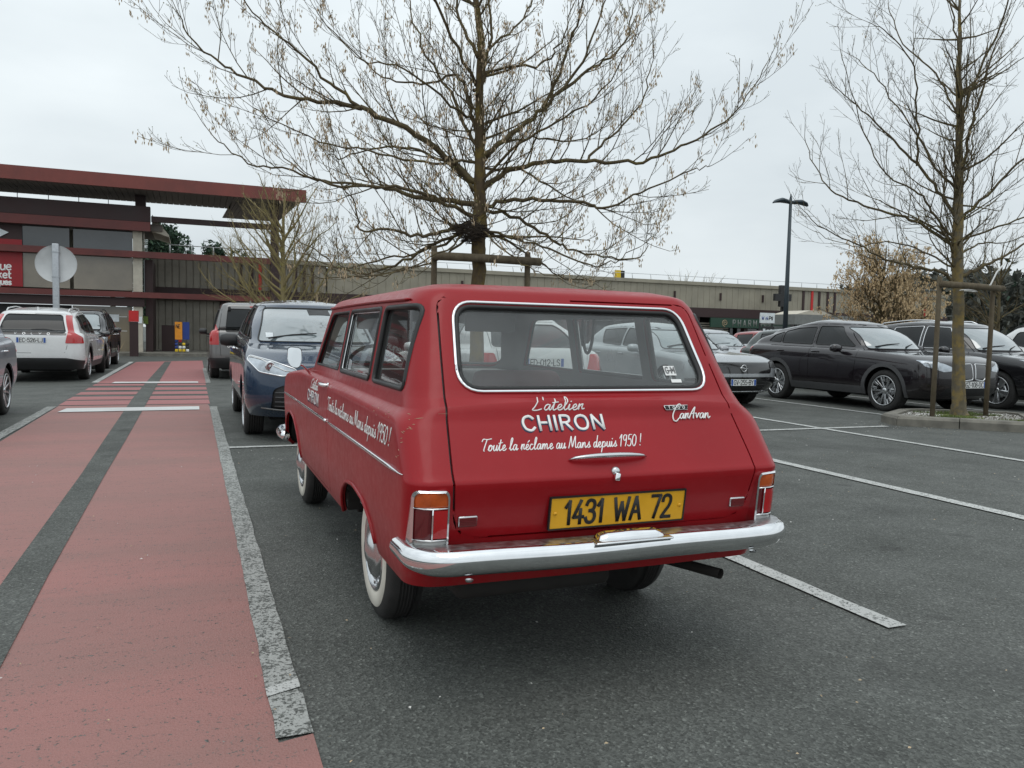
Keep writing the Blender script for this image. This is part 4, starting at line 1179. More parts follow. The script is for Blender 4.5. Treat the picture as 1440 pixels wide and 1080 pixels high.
def market():
    # two-storey glazed corner with frame of maroon beams and a flying canopy
    Y = 36.5
    R_ = empty('market_building', (-6, Y, 0), 0, 'two storey glazed shop corner with maroon beams and a red sign panel at left', 'building')
    ox = 6.0
    def B(n, m, a, b, c_, d, e, f, p=R_): return bx(n, m, p, a+ox, b, c_, d+ox, e, f)
    # upper and lower glazing in panels
    xr = -2.35
    for k in range(3):
        a = xr-.02-2.25*(k+1) if k else xr-2.2
        B('glass_panel', 'glass_facade', a+.02, .25, 2.66, a+2.2, .28, 4.02); B('glass_panel', 'glass_dark', a+.02, .25, 4.30, a+2.2, .28, 5.12)
    B('interior', 'cladding', -12, .9, 2.6, xr-.1, 1.0, 5.1)
    B('glass_panel', 'glass_dark', -1.94, .45, 2.62, -1.9, 3.2, 4.05); B('glass_panel', 'glass_facade', -1.94, .45, 4.30, -1.9, 3.2, 5.12)
    B('corner_post', 'cream_post', xr+.02, .12, .1, -1.98, .42, 2.36); B('corner_post', 'cream_post', xr+.02, .12, 2.62, -1.98, .42, 4.02); B('corner_post', 'cream_post', xr+.02, .12, 4.30, -1.98, .42, 5.12)
    # red sign panels
    s_ = B('sign_panel', 'sign_red', -12, .18, 2.66, -6.32, .22, 4.02); s2 = B('sign_panel', 'dark_maroon', -12, .18, 4.30, -6.32, .22, 5.12)
    s3 = B('sign_panel', 'sign_red', -12, .16, 4.30, -6.32, .178, 4.52)
    for tx, zz, sz in (('avenue', 3.30, .34), ('market', 2.98, .30), ('boutiques', 2.72, .22)):
        F_ = dict(BLK); F_.update({'a': (.44, ['s', [(.38,.5),(.22,.62),(.05,.5),(0,.28),(.08,.05),(.22,0),(.38,.14)], [(.4,.62),(.4,0)]]), 'v': (.4, [[(0,.6),(.2,0),(.4,.6)]]), 'n': (.42, [[(0,.6),(0,0)], 's', [(0,.4),(.12,.58),(.28,.6),(.4,.45),(.4,.0)]]), 'm': (.66, [[(0,.6),(0,0)], 's', [(0,.4),(.1,.58),(.24,.6),(.33,.42),(.33,.0)], 's', [(.33,.4),(.45,.58),(.56,.6),(.66,.42),(.66,.0)]]), 'b': (.44, [[(0,1),(0,0)], 's', [(0,.4),(.14,.6),(.32,.58),(.44,.32),(.34,.04),(.16,0),(0,.14)]]), 'o': (.46, ['s', [(.23,.62),(.05,.52),(0,.3),(.07,.06),(.23,0),(.4,.08),(.46,.3),(.41,.54),(.23,.62)]])})
        st, w = layout(tx, F_, sz, .16)
        lettering(tx, F_, sz, plane_place((-6.72+ox-w, .178, zz), (1, 0, 0), (0, 0, 1), .003), .026, 'lettering', 'letter_white', s_, track=.16)
    mb = MB(); cx = -7.5+ox; mb.prism([(cx, 4.32), (cx+.74, 4.78), (cx, 5.10), (cx-.74, 4.78)], 'xz', .13, .155); mb.build('diamond_logo', 'sign_white', s2)
    mb = MB()
    for (a, b) in ((-7.3, 4.62), (-7.3, 4.92)):
        mb.tube([(a+ox-.10, .12, b), (a+ox, .12, b+.06), (a+ox+.06, .12, b)], .03, 6)
    mb.build('logo_mark', 'dark_plastic', s2)
    # beams across the whole front and on to the free post at right
    for (z0, z1, m, x1) in ((2.37, 2.60, 'maroon_steel', 3.3), (4.03, 4.29, 'maroon_steel', 3.3), (5.55, 5.78, 'dark_maroon', 3.3)):
        if z0 > 5: B('beam', m, -1.62, -.02, z0, x1, .16, z1)
        else: B('beam', m, -14, -.10, z0, x1, .12, z1)
    B('roof_edge', 'dark_maroon', -14, -.12, 5.52, -1.65, .3, 6.15); B('beam', 'maroon_steel', -14, -.20, 5.13, -1.65, .12, 5.50)
    B('roof_slab', 'soffit', -14, .305, 5.2, -1.2, 4, 5.48)
    mb = MB(); mb.prism([(-1.62+ox, 5.2), (-.95+ox, 5.0), (-.95+ox, 5.08), (-1.6+ox, 5.9)], 'xz', .4, 3.5); mb.build('eave_panel', 'cream_post', R_)
    B('lower_fascia', 'dark_maroon', -14, .05, 2.0, -1.9, .4, 2.365)
    B('shop_front', 'shop_dark', -14, .5, .1, -4.65, .55, 1.98)
    B('shop_front', 'glass_facade', -4.62, .5, .1, -2.4, .53, 1.98)
    for z in (.95, 1.55): B('glass_stripe', 'letter_white', -4.3, .485, z, -2.6, .495, z+.025)
    lettering('ect', BLK, .2, plane_place((-8.25+ox, .495, 1.42), (1, 0, 0), (0, 0, 1), .003), .02, 'lettering', 'letter_white', R_, track=.16)
    B('notice', 'sign_white', -2.45, .08, 1.30, -2.0, .10, 1.58); B('notice', 'grass', -1.97, .30, 1.28, -1.78, .32, 1.6); B('notice', 'sign_white', -3.6, .47, 1.35, -2.9, .484, 1.65)
    B('side_wall', 'dark_maroon', -1.88, .45, .1, -1.6, 3.4, 4.0)
    # canopy slab: fascia in front, ribbed soffit below, stepped right end
    zt, zb = 7.20, 6.68
    mb = MB(); mb.add([(-20+ox, -1.2, zb), (4.55+ox, -1.2, zb), (4.55+ox, -1.2, zt), (-20+ox, -1.2, zt), (-20+ox, -1.05, zb), (4.4+ox, -1.05, zb), (4.4+ox, -1.05, zt), (-20+ox, -1.05, zt)], [(0, 1, 2, 3), (4, 7, 6, 5), (0, 4, 5, 1), (3, 2, 6, 7), (1, 5, 6, 2)])
    mb.build('canopy_fascia', 'canopy_red', R_)
    mb = MB(); y0 = -1.04
    n = 90
    for i in range(n):
        a = -20+(21.6)*i/n; b = -20+(21.6)*(i+.93)/n; mb.add([(a+ox, y0, zb+.01), (b+ox, y0, zb+.01), (b+ox, 2.6, zb+.01), (a+ox, 2.6, zb+.01), (a+ox, y0, zb+.05), (b+ox, y0, zb+.05), (b+ox, 2.6, zb+.05), (a+ox, 2.6, zb+.05)], [(0, 3, 2, 1), (0, 4, 7, 3), (1, 2, 6, 5)])
    for i in range(14):
        a = 1.62+2.7*i/14; b = 1.62+2.7*(i+.93)/14; mb.add([(a+ox, y0, zb+.01), (b+ox, y0, zb+.01), (b+ox-.25, 6., zb+.01), (a+ox-.25, 6., zb+.01), (a+ox, y0, zb+.05), (b+ox, y0, zb+.05), (b+ox-.25, 6., zb+.05), (a+ox-.25, 6., zb+.05)], [(0, 3, 2, 1), (0, 4, 7, 3), (1, 2, 6, 5)])
    mb.build('canopy_soffit', 'soffit', R_, kind=None)
    mb = MB(); mb.prism([(-20+ox, -1.04), (4.35+ox, -1.04), (4.0+ox, 6.0), (1.6+ox, 6.0), (1.6+ox, 2.6), (-20+ox, 2.6)], 'xy', zb+.06, zt-.05); mb.build('canopy_deck', 'soffit', R_)
    for x, r_ in ((-2.05, .2), (3.35, .17)):
        B('column', 'dark_maroon', x-r_, .5 if x < 0 else -.12, 6.16 if x < 0 else .0, x+r_, .9 if x < 0 else .22, zb+.005)
    # roof rails
    for x in range(-13, -2, 1): MB().tube([(x*1.1+ox, 1.0, 6.0), (x*1.1+ox, 1.0, 6.75)], .016, 5).build('rail_post', 'steel_rail', R_)
    MB().tube([(-14+ox, 1.0, 6.75), (-2.1+ox, 1.0, 6.75)], .014, 5).build('rail_line', 'steel_rail', R_)
    for i in range(9): MB().tube([(-1.0+i*.95+ox, 3.8, 4.5), (-1.0+i*.95+ox, 3.8, 5.0)], .03, 5).build('rail_post', 'steel_rail', R_)
    MB().tube([(-1.2+ox, 3.8, 5.0), (7+ox, 3.8, 4.95)], .022, 5).build('rail_line', 'steel_rail', R_)
    return R_
market()
# entrance clutter
r_ = empty('display_rack', (-.42, 36.0, .1), 0, 'orange and blue advertising rack beside the shop entrance', 'rack')
MB().box(-.42, 0, .75, -.03, .3, 1.75).build('panel', 'orange_print', r_); MB().box(0, .1, .75, .36, .4, 1.75).build('panel', 'blue_print', r_)
lettering('NET', BLK, .2, plane_place((-.36, -.003, 1.4), (1, 0, 0), (0, 0, 1), .002), .018, 'lettering', 'letter_black', r_, track=.1, width=.3)
rq = random.Random(2)
for i in range(14):
    a = -.42+(i % 4)*.2; z = .05+(i//4)*.18
    MB().rbox(a, .05, z, a+.16, .25, z+.15, .02, 1).build('bottle', ['yellow_paint', 'blue_print', 'letter_white', 'bright_red', 'dark_plastic'][rq.randrange(5)], r_)
o = MB().box(-.3, 0, 0, .3, .4, 1.15).build('litter_bin', 'dark_maroon', loc=(-1.0, 37.9, .1)); tag(o, 'brown square litter bin against the entrance wall cladding', 'bin')
b_ = empty('bollard', (-2.15, 34.0, 0), 0, 'maroon square bollard with bright red top at the corner of the path', 'bollard')
MB().box(-.15, -.12, 0, .15, .12, 1.35).build('post', 'dark_maroon', b_); MB().box(-.17, -.14, 1.355, .17, .14, 1.78).build('cap', 'bright_red', b_)
r_.scale = (.72, .72, .74)
# plant at the foot of the cream post
mb = MB(); rq = random.Random(6)
for i in range(160):
    a = rq.uniform(0, 6.3); l_ = rq.uniform(.2, .6); p = Vector((rq.gauss(0, .12), rq.gauss(0, .1), 0)); q = p+Vector((math.cos(a)*.3, math.sin(a)*.3, l_)); w_ = Vector((.012, 0, 0)); mb.add([p-w_, p+w_, q], [(0, 1, 2)])
tag(mb.build('grass_clump', 'dead_leaf', loc=(-3.2, 35.4, .1), recalc=False), 'dry yellow grass clump at the foot of the glazed shop front', 'plant')
# ------------------------------------------------------------------ round sign seen from behind
sg = empty('round_sign', (-3.32, 23.6, 0), 0, 'round grey road sign seen from behind on a galvanised post', 'sign')
MB().rbox(-.075, -.05, 0, .075, .05, 3.28, .015, 2).build('post', 'galvanised', sg)
mb = MB(); mb.lathe([(.001, .008), (.455, .008), (.47, .0), (.485, -.018), (.485, .022), (.001, .022)], (0, .075, 2.76), 'y', 48); d_ = mb.build('sign_disc', 'sign_back', sg)
MB().box(-.09, -.058, 2.40, .09, .075, 2.43).build('clamp', 'galvanised', d_); MB().box(-.09, -.058, 3.05, .09, .075, 3.08).build('clamp', 'galvanised', d_)
# ------------------------------------------------------------------ street lamp with twin heads
lp = empty('street_lamp', (21.05, 24.1, 0), 0, 'tall dark street lamp with two drooping wing shaped heads', 'street lamp')
MB().tube([(0, 0, 0), (0, 0, 3), (0, 0, 6.55)], [.11, .085, .055], 12).build('pole', 'lamp_steel', lp)
MB().tube([(0, 0, 6.5), (0, 0, 6.72)], [.05, .02], 8).build('finial', 'lamp_steel', lp)
for sd in (-1, 1):
    mb = MB(); sec = [(.05, 6.40, .05, .05), (.18, 6.43, .12, .06), (.40, 6.45, .17, .07), (.60, 6.40, .15, .05), (.72, 6.33, .06, .02)]
    vs_ = []; fs = []
    for i, (d, z, w_, t_) in enumerate(sec):
        for k in range(10):
            a = 2*PI*k/10; vs_.append((sd*d*1.12, w_*1.2*math.cos(a), z+t_*1.3*math.sin(a)))
    for i in range(len(sec)-1):
        for k in range(10): fs.append((i*10+k, i*10+(k+1) % 10, (i+1)*10+(k+1) % 10, (i+1)*10+k))
    fs += [tuple(range(10)), tuple(range(40, 50))]
    mb.add(vs_, fs, True); mb.build('lamp_head', 'lamp_steel', lp)
# ------------------------------------------------------------------ trolley shelter and its sign
t_ = empty('trolley_shelter', (27.5, 30.5, 0), 0, 'grey trolley shelter with flat band roof behind the black coupe suv', 'shelter')
MB().box(-.3, 0, 1.95, 4.6, 2.6, 2.45).build('roof_band', 'shelter_grey', t_)
mb = MB(); mb.prism([(.1, 2.455), (2.6, 2.455), (1.7, 2.68), (1.0, 2.68)], 'xz', .4, 2.2); mb.build('skylight', 'cream_post', t_)
for x in (-.2, 2.1, 4.45): MB().box(x, .05, 0, x+.1, .15, 1.945).build('post', 'dark_plastic', t_)
MB().box(.0, 2.45, .3, 4.4, 2.5, 1.9).build('back_panel', 'sign_white', t_)
s_ = empty('information_sign', (24.8, 29.6, 0), 0, 'white information sign with blue and black lettering above a patterned board', 'sign')
MB().box(-.4, 0, 1.95, .42, .06, 2.42).build('panel', 'sign_white', s_)
lettering('Work', BLK, .15, plane_place((-.33, -.004, 2.1), (1, 0, 0), (0, 0, 1), .002), .014, 'lettering', 'blue_print', s_, track=.12, width=.36)
lettering('Pil', BLK, .15, plane_place((.09, -.004, 2.1), (1, 0, 0), (0, 0, 1), .002), .018, 'lettering', 'letter_black', s_, track=.12, width=.2)
MB().box(-.28, .01, .5, .42, .05, 1.8).build('board', 'dark_plastic', s_)
rq = random.Random(12)
for i in range(5):
    for k in range(3): MB().box(-.24+k*.215, -.005, 1.55-i*.22, -.24+k*.215+rq.uniform(.1, .18), .009, 1.55-i*.22+rq.uniform(.08, .16)).build('tile', 'sign_white', s_)
for x in (-.36, .36): MB().box(x-.03, .062, 0, x+.03, .12, 1.94).build('post', 'dark_plastic', s_)
# ------------------------------------------------------------------ pines, far woods
def PX(px, d):
    u = (px-720)/1105; c_ = (.9268+.0*u); return (d*(.9268*u+.3755), d*(-.3749*u+.9247))
conifer(PX(235, 60)[0], PX(235, 60)[1], 8.2, 2.9, 'tall broad pine rising behind the left end of the shop roof', 31, n=9000)
conifer(PX(160, 62)[0], PX(160, 62)[1], 10.3, 1.6, 'pine tip showing over the roof rail of the glazed shop corner', 32, n=3500, base=.5)
conifer(PX(302, 60)[0], PX(302, 60)[1], 7.3, 1.9, 'round topped pine in the middle of the three behind the roof rail', 33, n=4500)
conifer(PX(334, 64)[0], PX(334, 64)[1], 7.0, 1.9, 'low pine at the right of the group behind the roof rail', 34, n=4000)
conifer(PX(212, 58)[0], PX(212, 58)[1], 8.0, 2.2, 'pine against the glazed corner, left of the tall broad pine', 35, n=4500)
far_tree('bare_tree', 60, 88, 10.6, 1.1, 'left one of two distant pale bare trees above the roofline', 41, 20, cfg=dict(dens=(2.5, 3.5)), r=.15, group='distant bare trees above the roofline')
far_tree('bare_tree', 64.5, 89, 10.4, 1.1, 'right one of two distant pale bare trees above the roofline', 42, 20, cfg=dict(dens=(2.5, 3.5)), r=.15, group='distant bare trees above the roofline')
def wood():
    rnd = random.Random(77); mb = MB()
    for i in range(15000):
        t = rnd.random(); u = Vector((74, 63)).lerp(Vector((150, 80)), t)
        dpt = rnd.uniform(0, 14); h = 7.0+3.5*min(1, t*4)+1.2*mnoise.noise(Vector((t*14, 0, 3)))+1.8*mnoise.noise(Vector((t*45, 1, 3)))
        z = h*rnd.random()**.6; s_ = rnd.uniform(.3, .8)
        p = Vector((u.x+rnd.uniform(-1, 1), u.y+dpt, z)); a = Vector((rnd.gauss(0, 1), rnd.gauss(0, 1), rnd.gauss(0, 1))).normalized()*s_; b = Vector((rnd.gauss(0, 1), rnd.gauss(0, 1), rnd.gauss(0, 1))).normalized()*s_*.6
        mb.mi = 0 if rnd.random() < .93 else 1; mb.add([p-a, p+b, p+a, p-b], [(0, 1, 2, 3)])
    tag(mb.build('far_wood', ['far_wood', 'pine_green'], kind='stuff', recalc=False), 'dark wooded edge beyond the right end of the shop', 'wood')
wood()
far_tree('bare_tree', 34, 25, 6.4, 1.0, 'bare tree at the far right edge in front of the dark wood', 51, 24, twig='bark_twig', cfg=dict(dens=(3, 4.5)), r=.10)
# ------------------------------------------------------------------ wheels
WH = {}
def wheel_meshes(style, R, w):
    key = (style, R, w)
    if key in WH: return WH[key]
    # outer face towards +x at x=0, tyre extends to -w
    t = MB(); rr = {'old': .62, 'steel': .62}.get(style, .72)*R if style != 'old' else R*.60
    prof = [(rr, -.018), (rr+.012, -.004), (R*.80 if rr < R*.75 else (rr+R)/2, .004), (R*.93, -.006), (R*.975, -.02), (R, -.042)]
    nt_ = 5
    for i in range(nt_):
        a = -.042-(w-.084)*(i+.25)/nt_; b = -.042-(w-.084)*(i+.85)/nt_
        prof += [(R, a), (R-.008, a-.002), (R-.008, b), (R, b-.002)]
    prof += [(R, -w+.042), (R*.975, -w+.02), (R*.93, -w+.006), (rr, -w+.018)]
    t.lathe(prof, (0, 0, 0), 'x', 40)
    tm = t.build('tyre', 'tyre'); 
    parts = [tm]
    r = MB()
    if style == 'old':
        ww_ = MB(); ww_.lathe([(R*.60, .0005), (R*.64, .0065), (R*.79, .0085), (R*.815, .003)], (0, 0, 0), 'x', 48)
        parts.append(ww_.build('whitewall_band', 'whitewall'))
        r.lathe([(rr, -.004), (rr-.004, .006), (rr*.93, .008), (rr*.88, -.012), (rr*.82, -.03), (rr*.72, -.034), (rr*.70, -.02)], (0, 0, 0), 'x', 40)
        h = MB(); h.lathe([(rr*.72, -.018), (rr*.70, .002), (rr*.60, .014), (rr*.45, .012), (rr*.40, .02), (rr*.25, .034), (0.001, .04)], (0, 0, 0), 'x', 32)
        for k in range(12):
            a = 2*PI*k/12; h.rbox(-.02, -.012, -.006, .0, .012, .006, .004, 1, Matrix.Translation((.0, rr*.80*math.cos(a), rr*.80*math.sin(a))) @ Matrix.Rotation(a, 4, 'X'))
        parts.append(h.build('hub_cap', 'dull_chrome'))
        rm = r.build('wheel', 'dull_chrome')
    else:
        # barrel and back disc
        r.lathe([(rr, -.016), (rr+.003, .0), (rr*.955, .002), (rr*.94, -.02), (rr*.90, -.09), (rr*.35, -.10), (.001, -.10)], (0, 0, 0), 'x', 40)
        rm = r.build('wheel', 'alloy_dark' if style != 'steel' else 'dull_chrome')
        sp = MB(); ns = {'five': 5, 'split': 5, 'multi': 10, 'seven': 7, 'steel': 9, 'turb': 5}[style]
        for k in range(ns):
            a = 2*PI*k/ns+.3
            M = Matrix.Rotation(a, 4, 'X')
            def blade(w0, w1, da=0., r0=.16, r1=.96, x0=-.028, x1=-.006):
                M2 = Matrix.Rotation(a+da, 4, 'X')
                q = []
                for (rd, wd, xx) in ((r0*rr, w0, x0), (rr*.6, (w0+w1)/2, x0+.012), (r1*rr, w1, x1)):
                    q.append((rd, wd, xx))
                vs_ = []
                for (rd, wd, xx) in q:
                    for yy, dx_ in ((-wd, -.008), (-wd*.7, 0), (wd*.7, 0), (wd, -.008)): vs_.append(M2 @ Vector((xx+dx_, yy, rd)))
                vs2 = [v+Vector((-.03, 0, 0)) for v in vs_]
                fs = []
                for i in range(2):
                    for j in range(3): fs.append((i*4+j, i*4+j+1, (i+1)*4+j+1, (i+1)*4+j))
                    fs.append((i*4, (i+1)*4, (i+1)*4+12, i*4+12)); fs.append((i*4+3, i*4+15, (i+1)*4+15, (i+1)*4+3))
                sp.add(vs_+vs2, fs)
            if style in ('five', 'steel'): blade(.032 if style == 'five' else .014, .05 if style == 'five' else .022)
            elif style == 'turb': blade(.02, .075); 
            elif style == 'split':
                blade(.017, .019, -.22, .2); blade(.017, .019, .22, .2); blade(.016, .024, -.44, .62); blade(.016, .024, .44, .62)
            elif style == 'seven': blade(.018, .028)
            else: blade(.011, .015)
        sp.lathe([(rr*.20, -.04), (rr*.19, -.022), (rr*.12, -.014), (.001, -.012)], (0, 0, 0), 'x', 20)
        sp.lathe([(rr*1.0, -.006), (rr*.995, .004), (rr*.955, .0045), (rr*.94, -.01)], (0, 0, 0), 'x', 40)
        parts.append(sp.build('spokes', 'alloy'))
        dk = MB(); dk.lathe([(rr*.62, -.088), (rr*.60, -.07), (rr*.2, -.07)], (0, 0, 0), 'x', 28); parts.append(dk.build('brake_disc', 'dull_chrome'))
    for p in [rm]+parts: COL.objects.unlink(p)
    WH[key] = (rm, parts); return WH[key]
def add_wheel(parent, x, y, side, style, R, w, steer=0., spin=0.):
    rm, parts = wheel_meshes(style, R, w)
    o = rm.copy(); link(o, parent); o.location = (x, y, R-.004)
    o.rotation_euler = (spin, 0, (0 if side > 0 else PI)+steer)
    for p in parts:
        q = p.copy(); link(q, o)
    return o
def plate(parent, text, c, w=.52, h=.11, rz=0., tilt=0., eu=True, font_h=.078, name='number_plate', yellow=False):
    """registration plate facing local -y of its own frame; rz turns it"""
    M = Matrix.Translation(c) @ Matrix.Rotation(rz, 4, 'Z') @ Matrix.Rotation(tilt, 4, 'X')
    mb = MB(); mb.prism(rrect(-w/2, -h/2, w/2, h/2, .008, 3), 'xz', 0, .006, M)
    o = mb.build(name, 'plate_yellow' if yellow else 'plate_white', parent)
    if yellow:
        b = MB(); 
        for (x0, z0, x1, z1) in ((-w/2-.004, -h/2-.004, w/2+.004, -h/2+.001), (-w/2-.004, h/2-.001, w/2+.004, h/2+.004), (-w/2-.004, -h/2+.001, -w/2+.001, h/2-.001), (w/2-.001, -h/2+.001, w/2+.004, h/2-.001)):
            b.box(x0, -.003, z0, x1, .008, z1, M)
        b.build('plate_edge', 'letter_black', o)
        for sx_ in (-1, 1):
            s_ = MB(); s_.lathe([(.007, 0), (.006, .003), (.001, .0045)], (0, 0, 0), 'y', 12, -1)
            q = s_.build('screw', 'plate_yellow', o); q.matrix_local = M @ Matrix.Translation((sx_*(w/2-.018), -.0005, 0))
    R3 = M.to_3x3(); right = R3 @ Vector((1, 0, 0)); up = R3 @ Vector((0, 0, 1))
    if eu:
        for sx_ in ((-1, 1)):
            b = MB(); b.prism([(sx_*(w/2-.004), -h/2+.004), (sx_*(w/2-.042), -h/2+.004), (sx_*(w/2-.042), h/2-.004), (sx_*(w/2-.004), h/2-.004)], 'xz', -.0015, .001, M)
            b.build('plate_band', 'plate_blue', o)
    av = w-(.12 if eu else .11)
    o0 = M @ Vector((-av/2, -.0008, -font_h/2))
    lettering(text, BLK, font_h, plane_place(o0, right, up), .0055 if not yellow else .0062, 'lettering', 'letter_black', o, track=.15, width=av, h=.0006)
    return o

# ------------------------------------------------------------------ the red estate
HX, HY = 1.33, 3.2
simple('reflector_red', (.14, .008, .010), .4)
simple('tarnished_chrome', (.50, .50, .50), .38, 1., var=.25, vscale=40)
def build_hero():
    root = empty('estate_car', (HX, HY, 0), 0, 'faded red 1960s estate car with chrome bumper, yellow number plate and white tailgate lettering', 'car')
    y = lambda wy: wy-HY
    zb = [(y(2.3), .905), (y(3.6), .92), (y(5.0), .925), (y(5.9), .87)]
    rings = [
        dict(w=.690, yr=y(2.415), yf=y(5.92), z=[(y(2.3), .365), (y(2.75), .36), (y(5), .36), (y(6), .36)], rr=(.10, .10), rf=(.2, .15), br=.02, sub=3),
        dict(w=.703, yr=y(2.395), yf=y(5.98), z=.42, rr=(.10, .10), rf=(.2, .15), br=.02),
        dict(w=.715, yr=y(2.362), yf=y(6.02), z=.56, rr=(.085, .09), rf=(.2, .15), br=.02),
        dict(w=.722, yr=y(2.318), yf=y(6.03), z=.712, rr=(.08, .09), rf=(.2, .15), br=.018, sub=2),
        dict(w=.722, yr=y(2.326), yf=y(6.03), z=.728, rr=(.08, .09), rf=(.2, .15), br=.018),
        dict(w=.718, yr=y(2.425), yf=y(6.0), z=[(y(2.3), .868), (y(3.6), .890), (y(5.0), .895), (y(5.9), .83)], rr=(.095, .10), rf=(.2, .15), br=.016),
        dict(w=.706, yr=y(2.450), yf=y(5.97), z=zb, rr=(.10, .11), rf=(.2, .15), br=.016, sub=2),
        dict(w=.678, yr=y(2.466), yf=y(5.90), z=[(y(2.3), .932), (y(3.6), .937), (y(5.0), .94), (y(5.9), .885)], rr=(.10, .11), rf=(.2, .15), br=.016, sharp=True, cz=.03, sub=7),
        dict(w=.668, yr=y(2.500), yf=y(5.02), z=[(y(2.3), .975), (y(5), .965)], rr=(.10, .12), rf=(.30, .28), br=.014, sharp=True, cz=0.0, bf=.12),
        dict(w=.640, yr=y(2.594), yf=y(4.88), z=1.12, rr=(.10, .12), rf=(.26, .26), br=.012, bf=.12),
        dict(w=.608, yr=y(2.695), yf=y(4.72), z=1.285, rr=(.10, .12), rf=(.22, .22), br=.01, bf=.11, sub=3),
        dict(w=.592, yr=y(2.722), yf=y(4.68), z=1.325, rr=(.10, .12), rf=(.22, .2), br=.01, bf=.10, sub=3),
        dict(w=.562, yr=y(2.750), yf=y(4.62), z=1.352, rr=(.10, .12), rf=(.22, .2), br=.01, bf=.10, sub=3),
        dict(w=.480, yr=y(2.82), yf=y(4.50), z=1.372, rr=(.10, .12), rf=(.22, .2), br=.01, bf=.10),
    ]
    S = Surface(rings, crown=.028, nR=14, nC=8, nS=60, sub=5)
    bm = S.bm
    # ---- openings
    side_wins = [
        rpoly([(y(2.625), .992), (y(3.125), .992), (y(3.135), 1.284), (y(2.715), 1.284)], [.035]*4, 4),
        rpoly([(y(3.20), .992), (y(3.87), .992), (y(3.86), 1.284), (y(3.21), 1.284)], [.025]*4, 4),
        rpoly([(y(3.94), .994), (y(4.66), .994), (y(4.42), 1.280), (y(3.93), 1.284)], [.02, .02, .05, .02], 4)]
    glass_objs = []
    for sd in (-1, 1):
        for k, P in enumerate(side_wins):
            fs = cookie(bm, P, 'x', sd)
            g = faces_to_obj(S, fs, 'side_window', 'side_glass', root, depth=0, push=-.012)
            o = trim_line(S, P, 'x', sd, 'window_seal', 'seal', g, r=.011 if k < 2 else .007, off=-.003, closed=True)
            trim_line(S, offset_poly(P, -.012), 'x', sd, 'window_trim', 'chrome', g, r=.0035, off=-.004, closed=True) if k == 1 else None
    rw = rpoly([(-.495, 1.003), (.495, 1.003), (.462, 1.286), (-.462, 1.286)], [.075, .075, .06, .06], 7)
    fs = cookie(bm, rw, 'y', -1, .2)
    g = faces_to_obj(S, fs, 'rear_window', 'clear_glass', root, depth=0, push=-.012)
    trim_line(S, rw, 'y', -1, 'window_seal', 'seal', g, r=.010, off=-.004, closed=True)
    trim_line(S, offset_poly(rw, .013), 'y', -1, 'window_trim', 'chrome', g, r=.0062, off=.004, closed=True)
    # sticker in the lower right corner of the rear window
    def onrear(x0, z0, lift=-.004):
        def pl(u, v):
            co, no = S.hit_tail(x0+u, z0+v)
            return (co+no*lift, None, None, no) if co is not None else None
        return pl
    def hit_tail(a, b, _t=S): return _t.hit(a, b, 'y', -1)
    S.hit_tail = hit_tail
    st = MB(); pts = []
    for (u, v) in ((.335, 1.05), (.385, 1.05), (.385, 1.085), (.335, 1.085)):
        co, no = hit_tail(u, v); pts.append(co+no*-.009)
    st.add(pts, [(0, 1, 2, 3)]); sk = st.build('sticker', 'letter_white', g)
    lettering('G-M', BLK, .022, onrear(.34, 1.058, -.0075), .0022, 'lettering', 'lining', g, track=.1, width=.04)
    st = MB(); pts = []
    for (u, v) in ((.352, 1.024), (.398, 1.024), (.398, 1.036), (.352, 1.036)):
        co, no = hit_tail(u, v); pts.append(co+no*-.009)
    st.add(pts, [(0, 1, 2, 3)]); st.build('sticker', 'letter_white', g)
    ws = rpoly([(-.60, .985), (.60, .985), (.515, 1.275), (-.515, 1.275)], [.07]*4, 6)
    fs = cookie(bm, ws, 'y', 1, .1, flt=lambda f: f.calc_center_median().y > .8)
    g = faces_to_obj(S, fs, 'windscreen', 'clear_glass', root, depth=0, push=-.01)
    trim_line(S, ws, 'y', 1, 'window_seal', 'seal', g, r=.01, off=0, closed=True)
    # ---- wheel arches
    arch = rpoly([(y(2.845), .2), (y(2.86), .36), (y(2.92), .46), (y(3.05), .525), (y(3.25), .55), (y(3.42), .535), (y(3.54), .48), (y(3.60), .40), (y(3.615), .2)], .04, 2)
    farch = rpoly([(y(5.07), .2), (y(5.08), .38), (y(5.15), .52), (y(5.30), .61), (y(5.5), .635), (y(5.70), .61), (y(5.83), .52), (y(5.88), .2)], .06, 2)
    for sd in (-1, 1):
        for A in (arch, farch):
            fs = cookie(bm, A, 'x', sd, .0); bmesh.ops.delete(bm, geom=fs, context='FACES')
            trim_line(S, A[2:-2], 'x', sd, 'wheel_arch_lip', 'red', root, r=.009, off=.001)
    # interior lining
    inner = [f for f in bm.faces]
    lin = faces_to_obj(S, [f for f in inner if f.calc_center_median().z > .60], 'interior_lining', 'lining', root, depth=0, push=-.028, delete=False)
    und = faces_to_obj(S, [f for f in inner if f.calc_center_median().z <= .60], 'inner_skin', 'underbody', root, depth=0, push=-.02, delete=False)
    # ---- tailgate
    tg = rpoly([(-.560, .532), (.560, .532), (.580, .73), (.525, 1.318), (-.525, 1.318), (-.580, .73)], [.085, .085, .05, .05, .05, .05], 6)
    A = cookie(bm, offset_poly(tg, .0045), 'y', -1, .15); B = set(cookie(bm, offset_poly(tg, -.0030), 'y', -1, .15))
    bmesh.ops.delete(bm, geom=[f for f in A if f.is_valid and f not in B], context='FACES')
    gate = faces_to_obj(S, list(B), 'tailgate', 'red', root, depth=.014, push=.0015)
    # ---- doors
    dp = rpoly([(y(3.92), .385), (y(5.02), .385), (y(5.03), .935), (y(4.72), .975), (y(4.43), 1.295), (y(3.905), 1.297)], [.04, .05, .05, .02, .05, .02], 4)
    doors = []
